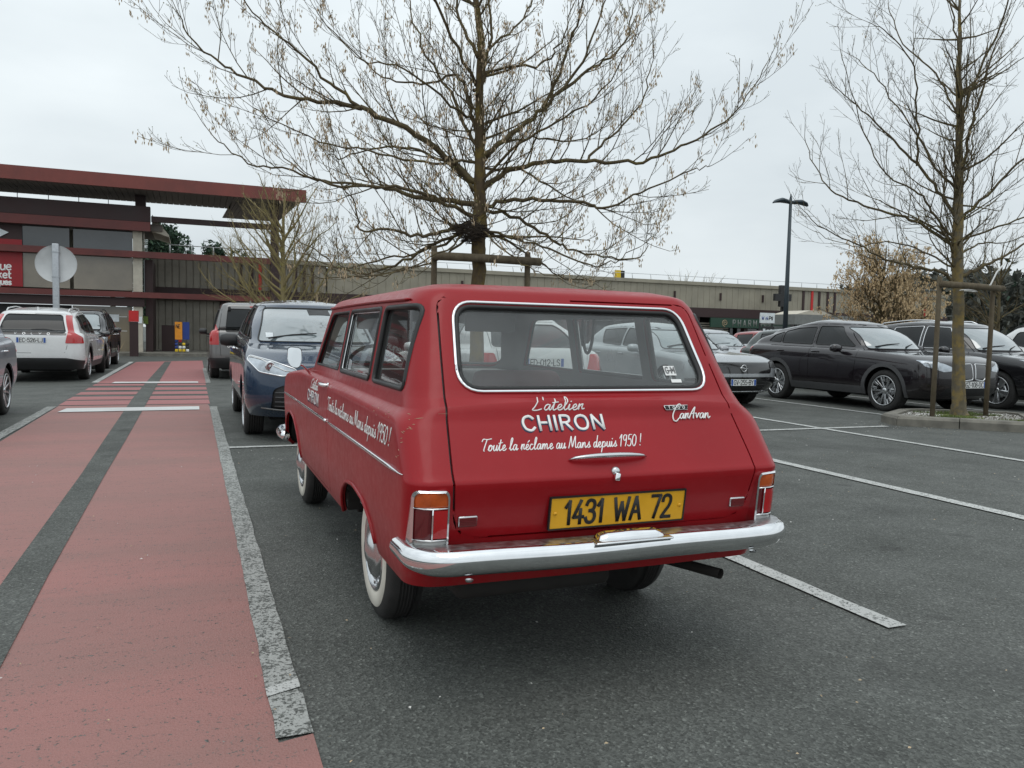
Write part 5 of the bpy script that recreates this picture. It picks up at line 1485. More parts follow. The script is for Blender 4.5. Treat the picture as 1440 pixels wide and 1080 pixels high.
    for sd in (-1, 1):
        A = cookie(bm, offset_poly(dp, .0025), 'x', sd); B = set(cookie(bm, offset_poly(dp, -.0025), 'x', sd))
        bmesh.ops.delete(bm, geom=[f for f in A if f.is_valid and f not in B], context='FACES')
        d = faces_to_obj(S, list(B), 'door', 'red', root, depth=.014, push=.0005); doors.append((sd, d))
    hood = rpoly([(-.56, y(5.12)), (.56, y(5.12)), (.60, y(5.85)), (-.60, y(5.85))], .05, 4)
    A = cookie(bm, offset_poly(hood, .003), 'z', 1, .3, flt=lambda f: f.calc_center_median().z < 1.1); B = set(cookie(bm, offset_poly(hood, -.003), 'z', 1, .3, flt=lambda f: f.calc_center_median().z < 1.1))
    bmesh.ops.delete(bm, geom=[f for f in A if f.is_valid and f not in B], context='FACES')
    faces_to_obj(S, list(B), 'bonnet', 'red', root, depth=.014)
    body = faces_to_obj(S, bm.faces[:], 'body', 'red', root, depth=.014, delete=False)
    # roof seam over the tailgate and gutters
    for sd in (-1, 1):
        pts = []
        for i in range(40):
            yy = y(2.79)+(y(4.62)-y(2.79))*i/39
            co, no = S.hit(yy, 1.309+.006*math.sin(i/39*PI), 'x', sd)
            if co is not None: pts.append(co+Vector((sd*.006, 0, 0)))
        MB().tube(pts, [.004]+[.009]*(len(pts)-2)+[.004], 6, flat=.7).build('rain_gutter', 'red', root)
        # chrome belt moulding with pointed rear end
        trim_line(S, [(y(2.40), .739), (y(3.92), .742)], 'x', sd, 'side_moulding', 'chrome', root, r=.0095, off=.003, flat=.9, taper=True)
        trim_line(S, [(y(3.925), .742), (y(5.02), .742)], 'x', sd, 'side_moulding', 'chrome', root, r=.0095, off=.003)
        trim_line(S, [(y(5.03), .742), (y(5.86), .738)], 'x', sd, 'side_moulding', 'chrome', root, r=.0095, off=.003, taper=True)
        # pressed shoulder crease that turns down behind the last window
    # ---- tail lamps
    for sd in (-1, 1):
        x0, x1, z0, z1 = .592, .704, .500, .700
        yb = y(2.30)
        def LP(u, v, w_):  # u 0..1 outward, v 0..1 up, w depth forward; follows the corner
            xx = x0+(x1-x0)*u; yy = yb+w_+.018+ .05*max(0, u-.45)**2*3.2 + (z1-(z0+(z1-z0)*v))*.10-.01
            return Vector((sd*xx, yy, z0+(z1-z0)*v))
        def slab(u0, u1, v0, v1, w0, w1, r=.12, nu=10):
            mb = MB(); P = rrect(0, 0, 1, 1, r, 4); pol = [(u0+(u1-u0)*a, v0+(v1-v0)*b) for a, b in P]
            # insert subdivisions on long edges for curvature
            f = [LP(a, b, w0) for a, b in pol]; b_ = [LP(a, b, w1) for a, b in pol]; n = len(pol)
            G = []; nu, nv = 8, 5
            for jj in range(nv+1):
                for ii in range(nu+1): G.append(LP(u0+(u1-u0)*ii/nu, v0+(v1-v0)*jj/nv, w0-.003*math.sin(PI*ii/nu)*math.sin(PI*jj/nv)))
            mb.add(G, [(jj*(nu+1)+ii, jj*(nu+1)+ii+1, (jj+1)*(nu+1)+ii+1, (jj+1)*(nu+1)+ii) for jj in range(nv) for ii in range(nu)], True)
            B4 = [LP(a, b, w) for w in (w0, w1) for a, b in ((u0, v0), (u1, v0), (u1, v1), (u0, v1))]
            mb.add(B4, [(0, 1, 5, 4), (1, 2, 6, 5), (2, 3, 7, 6), (3, 0, 4, 7)])
            return mb
        fr = MB(); P = rrect(0, 0, 1, 1, .14, 5); n = len(P)
        O_ = [LP(a, b, .045) for a, b in P]; A_ = [LP(a, b, -.004) for a, b in P]
        I_ = [LP(.5+(a-.5)*.89, .5+(b-.5)*.935, -.006) for a, b in P]; J_ = [LP(.5+(a-.5)*.87, .5+(b-.5)*.925, .02) for a, b in P]
        fs = []
        for k in range(3):
            for i in range(n): fs.append((k*n+i, k*n+(i+1) % n, (k+1)*n+(i+1) % n, (k+1)*n+i))
        fr.add(O_+A_+I_+J_, fs, False)
        lamp = fr.build('tail_lamp', 'chrome', root)
        slab(.06, .94, .73, .955, .002, .05, .12).build('indicator_lens', 'amber_lens', lamp)
        slab(.06, .94, .045, .20, .002, .05, .12).build('reversing_lens', 'clear_lens', lamp)
        slab(.50, .94, .215, .715, .003, .05, .05).build('lens', 'dark_red_lens', lamp) if sd < 0 else slab(.06, .30, .215, .715, .003, .05, .05).build('lens', 'dark_red_lens', lamp)
        slab(.06 if sd < 0 else .32, .46 if sd < 0 else .94, .24, .69, -.006, .05, .05).build('lens', 'red_lens', lamp)
        b = MB()
        for (u0, v0, u1, v1) in ((.05, .716, .95, .716), (.05, .207, .95, .207), (.48 if sd < 0 else .31, .21, .48 if sd < 0 else .31, .71)):
            b.tube([LP(u0+(u1-u0)*t/4, v0+(v1-v0)*t/4, -.004) for t in range(5)], .0028, 6)
        b.build('lamp_divider', 'chrome', lamp)
        # small reflectors on the tailgate
        q = MB(); c, no = hit_tail(sd*.523, .592)
        M = Matrix.Translation(c) @ Matrix.Rotation(math.radians(9), 4, 'X')
        q.rbox(-.033, -.010, -.0185, .033, .006, .0185, .005, 2, M); rf = q.build('reflector', 'dull_chrome', root)
        q = MB()
        q.box(-.0285, -.0125, -.0140, .0285, -.009, .0140, M)
        for k in range(4): q.box(-.027, -.0138, -.0105+k*.0060, .027, -.0124, -.0105+k*.0060+.0026, M)
        q.build('lens', 'reflector_red', rf)
    # ---- number plate and its fittings
    c, no = hit_tail(0.016, .601)
    pl = plate(root, '1431 WA 72', (.016, c.y-.014, .601), .52, .108, 0, math.radians(8), eu=False, font_h=.079, yellow=True)
    # ---- rear bumper: curved chrome section with wrapped ends
    path = []
    for i in range(33):
        t = -1+2*i/32; path.append((t*.575-.008, y(2.222)+.016*t*t))
    ex, ey = .567, y(2.238); end = []
    for i in range(1, 15):
        a = PI/2*i/14; end.append((ex+.135*math.sin(a), ey+.135*(1-math.cos(a))))
    for i in range(1, 5): end.append((ex+.135, ey+.135+.03*i))
    path = [(-a-.006, b) for a, b in reversed(end)]+path+end
    prof = [(-.078, .541), (-.035, .547), (.002, .546), (.020, .536), (.029, .518), (.031, .500), (.027, .480), (.014, .460), (-.004, .446), (-.03, .438)]
    vs_ = []; n = len(prof)
    for i, (px_, py_) in enumerate(path):
        a = Vector(path[max(0, i-1)]); b = Vector(path[min(len(path)-1, i+1)]); d = (b-a).normalized(); nn = Vector((d.y, -d.x))
        e = min(i, len(path)-1-i); k = 1.0 if e > 12 else .80+.20*math.sin(e/13*PI/2)
        for o_, z_ in prof:
            zc = .492; vs_.append((px_+nn.x*o_, py_+nn.y*o_, zc-.009+(z_-zc)*k*.84+.002*math.sin(px_*9)))
    fs = [(i*n+j, (i+1)*n+j, (i+1)*n+j+1, i*n+j+1) for i in range(len(path)-1) for j in range(n-1)]
    mb = MB(); mb.add(vs_, fs, True); mb.add([vs_[j] for j in range(n)], [tuple(range(n))]); mb.add([vs_[-n+j] for j in range(n)], [tuple(range(n))])
    mb.m = [1 if (i % (n-1)) < 2 and i < (len(path)-1)*(n-1) else 0 for i in range(len(mb.m))]
    bp = mb.build('rear_bumper', ['chrome', 'tarnished_chrome'], root)
    for xx in (-.55, .52): 
        MB().lathe([(.013, 0), (.011, .006), (.001, .009)], (xx, y(2.235), .436), 'z', 12, -1).build('bumper_bolt', 'dull_chrome', bp)
    # plate lamp on the bumper
    mb = MB(); vs_ = []; pf = [(-.125, .30), (-.115, .75), (-.09, 1), (0, 1.05), (.09, 1), (.115, .75), (.125, .30)]; fs = []
    for xx, k in pf:
        for a in range(9):
            t = PI*a/8; vs_.append((xx+.01, y(2.225)-.034*math.cos(t)*(.6+.4*k)+.012,   .522+.029*math.sin(t)*k))
    for i in range(len(pf)-1):
        for j in range(8): fs.append((i*9+j, i*9+j+1, (i+1)*9+j+1, (i+1)*9+j))
    fs += [tuple(range(9)), tuple(range(6*9+8, 6*9-1, -1))]
    mb.add(vs_, fs, True); mb.build('plate_lamp', 'chrome', bp)
    mb = MB(); mb.rbox(-.135, y(2.188), .519, .155, y(2.27), .527, .004, 2); mb.build('lamp_base', 'dull_chrome', bp)
    # ---- gate handle, lock
    pts = []; rad = []
    for i in range(17):
        t = -1+2*i/16; co, no = hit_tail(-.022+t*.148, .772)
        pts.append(co+no*(.006+.022*(1-t*t)**.5)); rad.append(.0035+.0085*(1-t*t)**.6)
    MB().tube(pts, rad, 10, flat=.75).build('tailgate_handle', 'dull_chrome', root)
    co, no = hit_tail(-.008, .733)
    k = MB(); k.lathe([(.016, .0), (.0165, .006), (.012, .012), (.001, .014)], (0, 0, 0), 'y', 20, -1)
    lk = k.build('tailgate_lock', 'dull_chrome', root); lk.matrix_local = Matrix.Translation(co) @ Matrix.Rotation(math.radians(-10), 4, 'X')
    k = MB(); k.rbox(-.009, -.03, -.032, .010, -.012, -.006, .004, 2, Matrix.Rotation(.25, 4, 'Y')); k.build('key_cover', 'chrome', lk)
    # ---- lettering on tailgate
    def tail(x0, z0, lift=.0006):
        def pl_(u, v):
            co, no = hit_tail(x0+u, z0+v)
            return (co+no*(.0015+lift), None, None, no) if co is not None else None
        return pl_
    lettering("L'atelier", SCR, .040, tail(-.262, .931), .0021, 'lettering', 'letter_white', gate, track=.0, width=.195, shear=.3)
    lettering('CHIRON', BLK, .045, tail(-.306, .8625, .0002), .0046, 'lettering_shadow', 'letter_navy', gate, track=.26, width=.300)
    lettering('CHIRON', BLK, .045, tail(-.302, .8665, .0012), .0045, 'lettering', 'letter_white', gate, track=.26, width=.300)
    lettering('Toute la réclame au Mans depuis 1950 !', SCR, .036, tail(-.470, .808), .0018, 'lettering', 'letter_white', gate, track=.03, width=.595, shear=.35)
    bd = MB(); pp = []
    for (u, v) in ((.262, .938), (.366, .938), (.362, .923), (.268, .923)):
        co, no = hit_tail(u, v); pp.append((co, no))
    bd.add([c+n_*.006 for c, n_ in pp]+[c for c, n_ in pp], [(0, 1, 2, 3), (0, 4, 5, 1), (1, 5, 6, 2), (2, 6, 7, 3), (3, 7, 4, 0)])
    bg_ = bd.build('model_badge', 'letter_black', gate)
    trim = MB(); trim.tube([c+n_*.006 for c, n_ in pp]+[pp[0][0]+pp[0][1]*.006], .0012, 5); trim.build('badge_edge', 'chrome', gate)
    lettering('1000', BLK, .009, tail(.280, .926, .006), .0012, 'lettering', 'letter_white', gate, track=.9, width=.070)
    lettering('CarAvan', SCR, .040, tail(.290, .890, .003), .0021, 'model_script', 'letter_white', gate, track=.0, width=.165, shear=.35, h=.004)
    # ---- lettering on the near side
    def flank(y0, z0, sd=-1):
        def pl_(u, v):
            co, no = S.hit(y0+sd*u, z0+v, 'x', sd)
            return (co+no*.0014, None, None, no) if co is not None else None
        return pl_
    lettering('Toute la réclame au Mans depuis 1950 !', SCR, .062, flank(y(3.90), .803), .0030, 'lettering', 'letter_white', body, track=0, width=1.32, shear=.25)
    dl = doors[0][1]
    lettering("L'atelier", SCR, .052, flank(y(4.50), .866), .0030, 'lettering', 'letter_white', dl, track=0, width=.26, shear=.15)
    lettering('CHIRON', BLK, .060, flank(y(4.615), .784), .0058, 'lettering_shadow', 'letter_navy', dl, track=.26, width=.40)
    lettering('CHIRON', BLK, .060, flank(y(4.61), .789), .0052, 'lettering', 'letter_white', dl, track=.26, width=.40)
    for sd, d in doors:
        c, no = S.hit(y(4.03), .915, 'x', sd)
        mb = MB(); mb.tube([c+Vector((sd*.004, -.075, 0)), c+Vector((sd*.022, -.05, 0)), c+Vector((sd*.030, .0, .002)), c+Vector((sd*.024, .05, 0)), c+Vector((sd*.004, .07, 0))], [.008, .010, .009, .010, .008], 8)
        mb.rbox(c.x-.006 if sd < 0 else c.x-.004, c.y-.09, c.z-.013, c.x+.006, c.y-.05, c.z+.013, .004, 2)
        mb.build('door_handle', 'chrome', d)
    # ---- door mirror (near side only, on the front of the door)
    cw = Vector((-.79, y(4.66), 1.035))
    mb = MB(); c, no = S.hit(y(4.80), .935, 'x', -1)
    mb.tube([c, c+Vector((-.04, .0, .04)), cw+Vector((.01, .02, -.04))], .006, 8)
    arm = mb.build('door_mirror', 'chrome', root)
    mb = MB(); out = rpoly([(-.045, -.025), (-.022, -.066), (.024, -.070), (.040, -.02), (.040, .050), (-.040, .056)], .025, 5)
    n = len(out); vv = [(cw.x+a, cw.y-.004+b*.3, cw.z+b) for a, b in out]+[(cw.x+a*.92, cw.y+.03, cw.z+b*.92) for a, b in out]+[(cw.x+a*.3, cw.y+.055, cw.z+b*.3) for a, b in out]
    mb.add(vv, [(i, (i+1) % n, n+(i+1) % n, n+i) for i in range(n)]+[(n+i, n+(i+1) % n, 2*n+(i+1) % n, 2*n+i) for i in range(n)]+[tuple(range(2*n, 3*n))], True)
    mb.build('mirror_shell', 'chrome', arm)
    mb = MB(); mb.add([(cw.x+a*.93, cw.y-.002+b*.3, cw.z+b*.93) for a, b in out], [tuple(range(n))]); mb.build('mirror_glass', 'mirror_glass', arm)
    # ---- paint scuffs on the shoulder, roof and sill
    rq_ = random.Random(4); mb = MB()
    for (y0_, z0_, n_, dy_, dz_) in ((2.62, .905, 14, .22, .012), (2.46, .86, 16, .012, .05), (3.5, .915, 9, .3, .006), (5.0, .5, 10, .04, .08), (4.5, .40, 8, .25, .02)):
        for i in range(n_):
            yy = y(y0_)+rq_.gauss(0, dy_); zz = z0_+rq_.gauss(0, dz_); a_ = rq_.uniform(-.5, .5); l_ = rq_.uniform(.004, .022)
            q = [S.hit(yy+l_*math.cos(a_)*k, zz+l_*math.sin(a_)*k*.6, 'x', -1) for k in (-.5, 0, .5)]
            if all(c is not None for c, _ in q): mb.tube([c+n_*.0004 for c, n_ in q], [.0003, .0011, .0003], 4)
    mb.build('paint_scuffs', 'seed_tan', body, kind='stuff')
    # ---- front end: bumper, lamps, grille
    path = [(-.74, y(5.62)), (-.752, y(5.75)), (-.74, y(5.95)), (-.68, y(6.06)), (-.4, y(6.10)), (0, y(6.115)), (.4, y(6.10)), (.68, y(6.06)), (.74, y(5.95)), (.752, y(5.75)), (.74, y(5.62))]
    mb = MB(); mb.tube([(a, b, .45) for a, b in catmull(path, 4)], .030, 10, flat=1.1); mb.build('front_bumper', 'chrome', root)
    for sd in (-1, 1):
        mb = MB(); mb.lathe([(.10, -.02), (.105, .0), (.095, .012), (.085, .008)], (sd*.54, y(6.035), .66), 'y', 28); o = mb.build('headlamp', 'chrome', root)
        mb = MB(); mb.lathe([(.088, .004), (.06, .018), (.001, .026)], (sd*.54, y(6.035), .66), 'y', 28); mb.build('lens', 'clear_lens', o)
    mb = MB()
    for k in range(5): mb.rbox(-.40, y(6.04), .59+k*.035, .40, y(6.06), .602+k*.035, .003, 1)
    mb.build('grille', 'chrome', root)
    # ---- underside
    mb = MB(); mb.box(-.40, y(2.95), .30, .40, y(5.8), .40); mb.box(-.62, y(3.62), .345, .62, y(5.05), .40); mb.box(-.6, y(2.50), .37, .6, y(2.84), .42)
    mb.rbox(-.5, y(2.5), .27, .1, y(2.86), .36, .03, 2)
    mb.tube([(-.60, y(3.2), .26), (-.1, y(3.2), .27), (0, y(3.2), .27), (.1, y(3.2), .27), (.60, y(3.2), .26)], [.035, .035, .09, .035, .035], 10)
    mb.build('underbody', 'underbody', root)
    MB().tube([(.25, y(3.6), .27), (.32, y(3.0), .285), (.40, y(2.75), .295), (.535, y(2.43), .292)], .0205, 12, cap=False).build('exhaust_pipe', 'underbody', root)
    # wheel housings
    for sd in (-1, 1):
        for yy, rr, z_ in ((y(3.22), .37, .22), (y(5.48), .39, .28)):
            mb = MB(); vs_ = []; fs = []
            for i in range(17):
                a = PI*i/16
                for xx in (sd*.675, sd*.42): vs_.append((xx, yy+rr*math.cos(a), .365+z_*math.sin(a)))
            for i in range(16): fs.append((2*i, 2*i+1, 2*i+3, 2*i+2))
            vs_ += []; fs.append(tuple(2*i+1 for i in range(17)))
            mb.add(vs_, fs); mb.build('wheel_housing', 'underbody', root)
    for sd in (-1, 1):
        add_wheel(root, sd*.635, y(3.2), sd, 'old', .288, .15)
        add_wheel(root, sd*.640, y(5.5), sd, 'old', .288, .15)
    # ---- interior
    mb = MB(); mb.box(-.60, y(2.6), .46, .60, y(3.62), .60); mb.box(-.62, y(2.9), .40, .62, y(5.1), .44)
    mb.build('floor', 'lining', root)
    def seat(x0, x1, yy, zt, rake=.14, wmat='red_interior'):
        mb = MB(); mb.rbox(x0, yy, .50, x1, yy+.46, .66, .05, 3); o = mb.build('seat', wmat, root)
        M = Matrix.Translation((0, yy, .62)) @ Matrix.Rotation(rake, 4, 'X')
        mb = MB(); mb.rbox(x0, -.10, 0, x1, .03, zt-.62, .05, 3, M); mb.build('backrest', wmat, o)
    seat(-.56, .56, y(3.42), .93)
    seat(-.56, -.06, y(4.05), 1.0); seat(.06, .56, y(4.05), 1.0)
    mb = MB(); mb.rbox(-.60, y(4.72), .78, .60, y(4.98), .955, .04, 3); mb.build('dashboard', 'cream_dash', root)
    mb = MB(); cs = Vector((-.32, y(4.60), .93)); pts = []
    Mt = Matrix.Translation(cs) @ Matrix.Rotation(math.radians(65), 4, 'X')
    for i in range(29):
        a = 2*PI*i/28; pts.append(Mt @ Vector((.19*math.cos(a), .19*math.sin(a), 0)))
    mb.tube(pts, .011, 8, cap=False); mb.tube([Mt @ Vector((-.18, 0, 0)), Mt @ Vector((0, 0, -.03)), Mt @ Vector((.18, 0, 0))], .009, 6); mb.tube([Mt @ Vector((0, 0, -.02)), Mt @ Vector((0, 0, -.25))], .02, 8)
    mb.build('steering_wheel', 'seal', root)
    mb = MB(); mb.rbox(-.07, y(4.55), 1.205, .09, y(4.57), 1.25, .008, 2); mb.build('inner_mirror', 'seal', root)
    # sun visors and hanging strap
    for sd in (-1, 1):
        mb = MB(); mb.rbox(sd*.32-.16, y(4.42), 1.20, sd*.32+.16, y(4.44), 1.30, .008, 2); mb.build('sun_visor', 'lining', root)
    mb = MB(); pts = []
    for i in range(17):
        a = PI*i/16; pts.append((.52, y(3.55)+.06*math.cos(a), 1.27-.17*math.sin(a)))
    mb.tube(pts, .008, 6); mb.build('grab_strap', 'seal', root)
    return root
hero = build_hero()
# ------------------------------------------------------------------ other parked cars
def make_car(sp):
    """origin on the ground under the rear axle, nose towards local +y"""
    face = sp.get('face', 1)
    root = empty(sp.get('name', 'parked_car'), (sp['x'], sp['y'], 0), (0 if face > 0 else PI)+sp.get('yaw', 0), sp['label'], 'car', sp.get('group'))
    wb, fo, ro, hw, zc, R = sp['wb'], sp['fo'], sp['ro'], sp['hw'], sp.get('zc', .26), sp['R']
    F, B_ = wb+fo, -ro
    zm = sp.get('zm', .56); zbelt = sp['belt']; zhf = sp['nose']; zr = sp['roof']
    rr = sp.get('rr', (.22, .22)); rf = sp.get('rf', (.34, .30)); bf = sp.get('bf', .12); br = sp.get('br', .06)
    def sh(tab, d): return [(a, b+d) for a, b in tab] if isinstance(tab, list) else tab+d
    cowl = sp['front'][0]
    hood = [(B_, zbelt[0][1]-.13)]+[(a, b-.13) for a, b in zbelt[1:-1]]+[(cowl, zbelt[-1][1]-.12), (F, zhf)]
    hood2 = [(B_, zbelt[0][1]-.04)]+[(a, b-.04) for a, b in zbelt[1:-1]]+[(cowl, zbelt[-1][1]-.03), (F, zhf+.07)]
    tb = sp.get('tail', .03)
    ys, fs_ = sp['rear'], sp['front']
    hz = sp.get('hoodcz', .04)
    rings = [
        dict(w=hw*.93, yr=B_+.14, yf=F-.16, z=zc, rr=rr, rf=rf, br=br, bf=bf, sub=3),
        dict(w=hw*.985, yr=B_+.02, yf=F-.02, z=zc+.15, rr=rr, rf=rf, br=br, bf=bf),
        dict(w=hw, yr=B_, yf=F, z=zm, rr=rr, rf=rf, br=br, bf=bf),
        dict(w=hw*.99, yr=B_+tb, yf=F-.03, z=hood, rr=rr, rf=rf, br=br, bf=bf),
        dict(w=hw*.955, yr=B_+tb*1.6+.02, yf=F-.13, z=hood2, rr=rr, rf=(rf[0]*1.1, rf[1]*1.1), br=br, bf=bf, cz=.01),
        dict(w=hw*.91, yr=B_+tb*2+.05, yf=F-.26, z=sh(hood2, .035), rr=rr, rf=(rf[0]*1.2, rf[1]*1.1), br=br, bf=bf, sharp=True, cz=hz*.6, sub=6),
        dict(w=hw*.875, yr=ys[0], yf=fs_[0], z=[(a, b) for a, b in zbelt], rr=rr, rf=(.38, .34), br=br, bf=bf+.08, sharp=True, cz=0),
        dict(w=hw*.80, yr=ys[1], yf=fs_[1], z=sp['mid'], rr=rr, rf=(.32, .30), br=br*.8, bf=bf+.06),
        dict(w=hw*.70, yr=ys[2], yf=fs_[2], z=sh(zr, -.085), rr=rr, rf=(.26, .24), br=br*.6, bf=bf+.02, sub=4),
        dict(w=hw*.64, yr=ys[3], yf=fs_[3], z=sh(zr, -.03), rr=rr, rf=(.24, .22), br=br*.5, bf=bf, sub=3),
        dict(w=hw*.53, yr=ys[4], yf=fs_[4], z=zr, rr=rr, rf=(.22, .2), br=br*.4, bf=bf),
    ]
    lod = sp.get('lod', 0)
    if lod:
        for r in rings:
            if 'sub' in r: r['sub'] = 2 if r['sub'] < 5 else 4
    S = Surface(rings, crown=.03, nR=7, nC=5, nS=26, sub=2) if lod else Surface(rings, crown=.03, nR=9, nC=7, nS=40, sub=3)
    bm = S.bm; pm = sp['paint']; parts = {}
    up = lambda f: f.calc_center_median().y > wb*.5
    dn = lambda f: f.calc_center_median().y < wb*.5
    gm = sp.get('glass', 'tinted_glass')
    # windscreen and rear glass
    P = rpoly(sp['screen'], sp.get('screen_r', .06), 5)
    o = faces_to_obj(S, cookie(bm, P, 'y', 1, .08, flt=up), 'windscreen', sp.get('screen_glass', 'screen_glass'), root, depth=0, push=-.004); parts['windscreen'] = o
    if o:
        trim_line(S, P, 'y', 1, 'window_seal', 'seal', o, r=.010, off=-.002, closed=True)
        if sp.get('wipers', True):
            for (a, b) in (((-.05, .02), (-.62, .10)), ((.55, .02), (.02, .09))):
                z0 = min(p[1] for p in sp['screen'])
                p1, n1 = S.hit(a[0], z0+a[1], 'y', 1); p2, n2 = S.hit(b[0], z0+b[1], 'y', 1)
                if p1 is not None and p2 is not None: MB().tube([p1+n1*.02, (p1+p2)/2+n1*.03, p2+n2*.015], [.012, .010, .006], 6).build('wiper', 'dark_plastic', o)
    if sp.get('rearglass'):
        P = rpoly(sp['rearglass'], .06, 5); o = faces_to_obj(S, cookie(bm, P, 'y', -1, .05, flt=dn), 'rear_window', gm, root, depth=0, push=-.004); parts['rear_window'] = o
        if o: trim_line(S, P, 'y', -1, 'window_seal', 'seal', o, r=.010, off=-.002, closed=True)
    for sd in (-1, 1):
        for P in sp['sides']:
            P = rpoly(P, .035, 1 if lod else 3)
            o = faces_to_obj(S, cookie(bm, P, 'x', sd), 'side_window', sp.get('side_glass', gm), root, depth=0, push=-.004)
            if o: trim_line(S, P, 'x', sd, 'window_seal', sp.get('wtrim', 'seal'), o, r=.008, off=0, closed=True)
    # wheel arches
    aw = sp.get('arch', R+.055)
    for yy in (0, wb):
        na = 8 if lod else 14
        A = [(yy-aw, .0), (yy-aw, R*.8)]+[(yy-aw*math.cos(PI*i/na), R+aw*math.sin(PI*i/na)*.98) for i in range(1, na)]+[(yy+aw, R*.8), (yy+aw, .0)]
        for sd in (-1, 1):
            bmesh.ops.delete(bm, geom=cookie(bm, A, 'x', sd, .0), context='FACES')
            if sp.get('cladding'):
                C_ = [(yy-(aw+.07), .1), (yy-(aw+.07), R*.8)]+[(yy-(aw+.07)*math.cos(PI*i/na), R+(aw+.07)*math.sin(PI*i/na)*.98) for i in range(1, na)]+[(yy+aw+.07, R*.8), (yy+aw+.07, .1)]
                faces_to_obj(S, cookie(bm, C_, 'x', sd, .0), 'arch_cladding', 'grey_plastic', root, depth=.02, push=.006)
    if sp.get('cladding') or sp.get('sill'):
        for sd in (-1, 1): faces_to_obj(S, cookie(bm, [(aw+.02, .1), (wb-aw-.02, .1), (wb-aw-.02, zc+.13), (aw+.02, zc+.13)], 'x', sd, .0), 'sill_cladding', 'grey_plastic' if sp.get('cladding') else 'dark_plastic', root, depth=.02, push=.008)
    # patches: lamps, grilles, bumper inserts. (name, poly, axis, side, material, push, mirror)
    for pt in sp.get('patches', []):
        nm, P, ax, sd, m, push, mir = pt[:7]; r_ = pt[7] if len(pt) > 7 else .02
        flt = None
        if ax == 'y': flt = up if sd > 0 else dn
        for k in ((1, -1) if mir else (1,)):
            Q = [(a*k, b) for a, b in P] if ax in 'yz' else P
            Q = rpoly(Q, r_, 3); sdd = sd if ax != 'x' else k
            o = faces_to_obj(S, cookie(bm, Q, ax, sdd, .02, flt=flt), nm, m, root, depth=.015, push=push)
            if o is not None and len(pt) > 8 and pt[8]: trim_line(S, Q, ax, sdd, 'surround', pt[8], o, r=.008, off=push+.002, closed=True)
            parts.setdefault(nm, []).append(o)
    # inner dark skin behind the gaps
    faces_to_obj(S, bm.faces[:], 'inner_skin', 'void', root, depth=0, push=-.03, delete=False)
    for sd in (-1, 1):
        for P in sp['doors']:
            P = rpoly(P, .05, 3)
            if lod or sd*face*sp['x'] > 0: Bs = set(cookie(bm, P, 'x', sd)); trim_line(S, P, 'x', sd, 'door_gap', 'void', root, r=.004, off=0, closed=True, n=4)
            else:
                A = cookie(bm, offset_poly(P, .004), 'x', sd); Bs = set(cookie(bm, offset_poly(P, -.004), 'x', sd))
                bmesh.ops.delete(bm, geom=[f for f in A if f.is_valid and f not in Bs], context='FACES')
            d = faces_to_obj(S, list(Bs), 'door', pm, root, depth=.014)
            if d:
                ys_ = [p[0] for p in P]; hy = min(ys_)+.14; hzz = sp.get('handle_z', zbelt[1][1]-.13)
                c, no = S.hit(hy, hzz, 'x', sd)
                if c is not None: MB().tube([c+no*.002+Vector((0, -.09, 0)), c+no*.03+Vector((0, -.06, 0)), c+no*.03+Vector((0, .07, 0)), c+no*.002+Vector((0, .1, 0))], .011, 7).build('door_handle', sp.get('handle', pm), d)
    for ax, P, nm, flt, sd in sp.get('panels', []):
        P = rpoly(P, .06, 4); ff = {'up': up, 'dn': dn, None: None}[flt]
        A = cookie(bm, offset_poly(P, .004), ax, sd, .1, flt=ff); Bs = set(cookie(bm, offset_poly(P, -.004), ax, sd, .1, flt=ff))
        bmesh.ops.delete(bm, geom=[f for f in A if f.is_valid and f not in Bs], context='FACES')
        faces_to_obj(S, list(Bs), nm, pm, root, depth=.014)
    faces_to_obj(S, bm.faces[:], 'body', pm, root, depth=.014, delete=False)
    mb = MB(); mb.box(-hw*.70, B_+.25, zc-.04, hw*.70, F-.25, zbelt[0][1]-.2); mb.build('underbody', 'void', root)  # dark block added to keep light out of the hollow shell
    # mirrors
    for sd in (-1, 1):
        my, mz = sp.get('mirror', (cowl-.42, zbelt[-1][1]+.03))
        c, no = S.hit(my+.05, mz-.07, 'x', sd)
        if c is None: continue
        mx_ = abs(c.x)+.02
        mb = MB(); sec = [(mx_+.02, .07, .055), (mx_+.05, .085, .075), (mx_+.14, .08, .075), (mx_+.20, .065, .06), (mx_+.215, .03, .03)]
        vs_ = []; fq = []
        for (xx, a, b) in sec:
            for k in range(12):
                t = 2*PI*k/12; vs_.append((sd*xx, my+a*math.cos(t)*1.0, mz+b*math.sin(t)))
        for i in range(len(sec)-1):
            for k in range(12): fq.append((i*12+k, i*12+(k+1) % 12, (i+1)*12+(k+1) % 12, (i+1)*12+k))
        fq += [tuple(range(12)), tuple(range(48, 60))]
        mb.add(vs_, fq, True); mb.tube([c-no*.02, Vector((sd*(mx_+.04), my, mz-.05))], .025, 6)
        mb.build('wing_mirror', sp.get('mirror_mat', pm), root)
    for yy, st in ((0, 0), (wb, sp.get('steer', 0))):
        for sd in (-1, 1): add_wheel(root, sd*(hw-.025), yy, sd, sp['wheel'], R, sp.get('tw', .21), steer=st, spin=random.uniform(0, 1))
    if sp.get('roofrails'):
        a, b = sp['roofrails']
        for sd in (-1, 1):
            pts = []
            for i in range(12):
                yy = a+(b-a)*i/11; co, no = S.hit(sd*hw*.60, yy, 'z', 1)
                if co is not None: pts.append(co+Vector((0, 0, .045 if 0 < i < 11 else .0)))
            MB().tube(pts, .014, 6).build('roof_rail', sp.get('rail_mat', 'dark_plastic'), root)
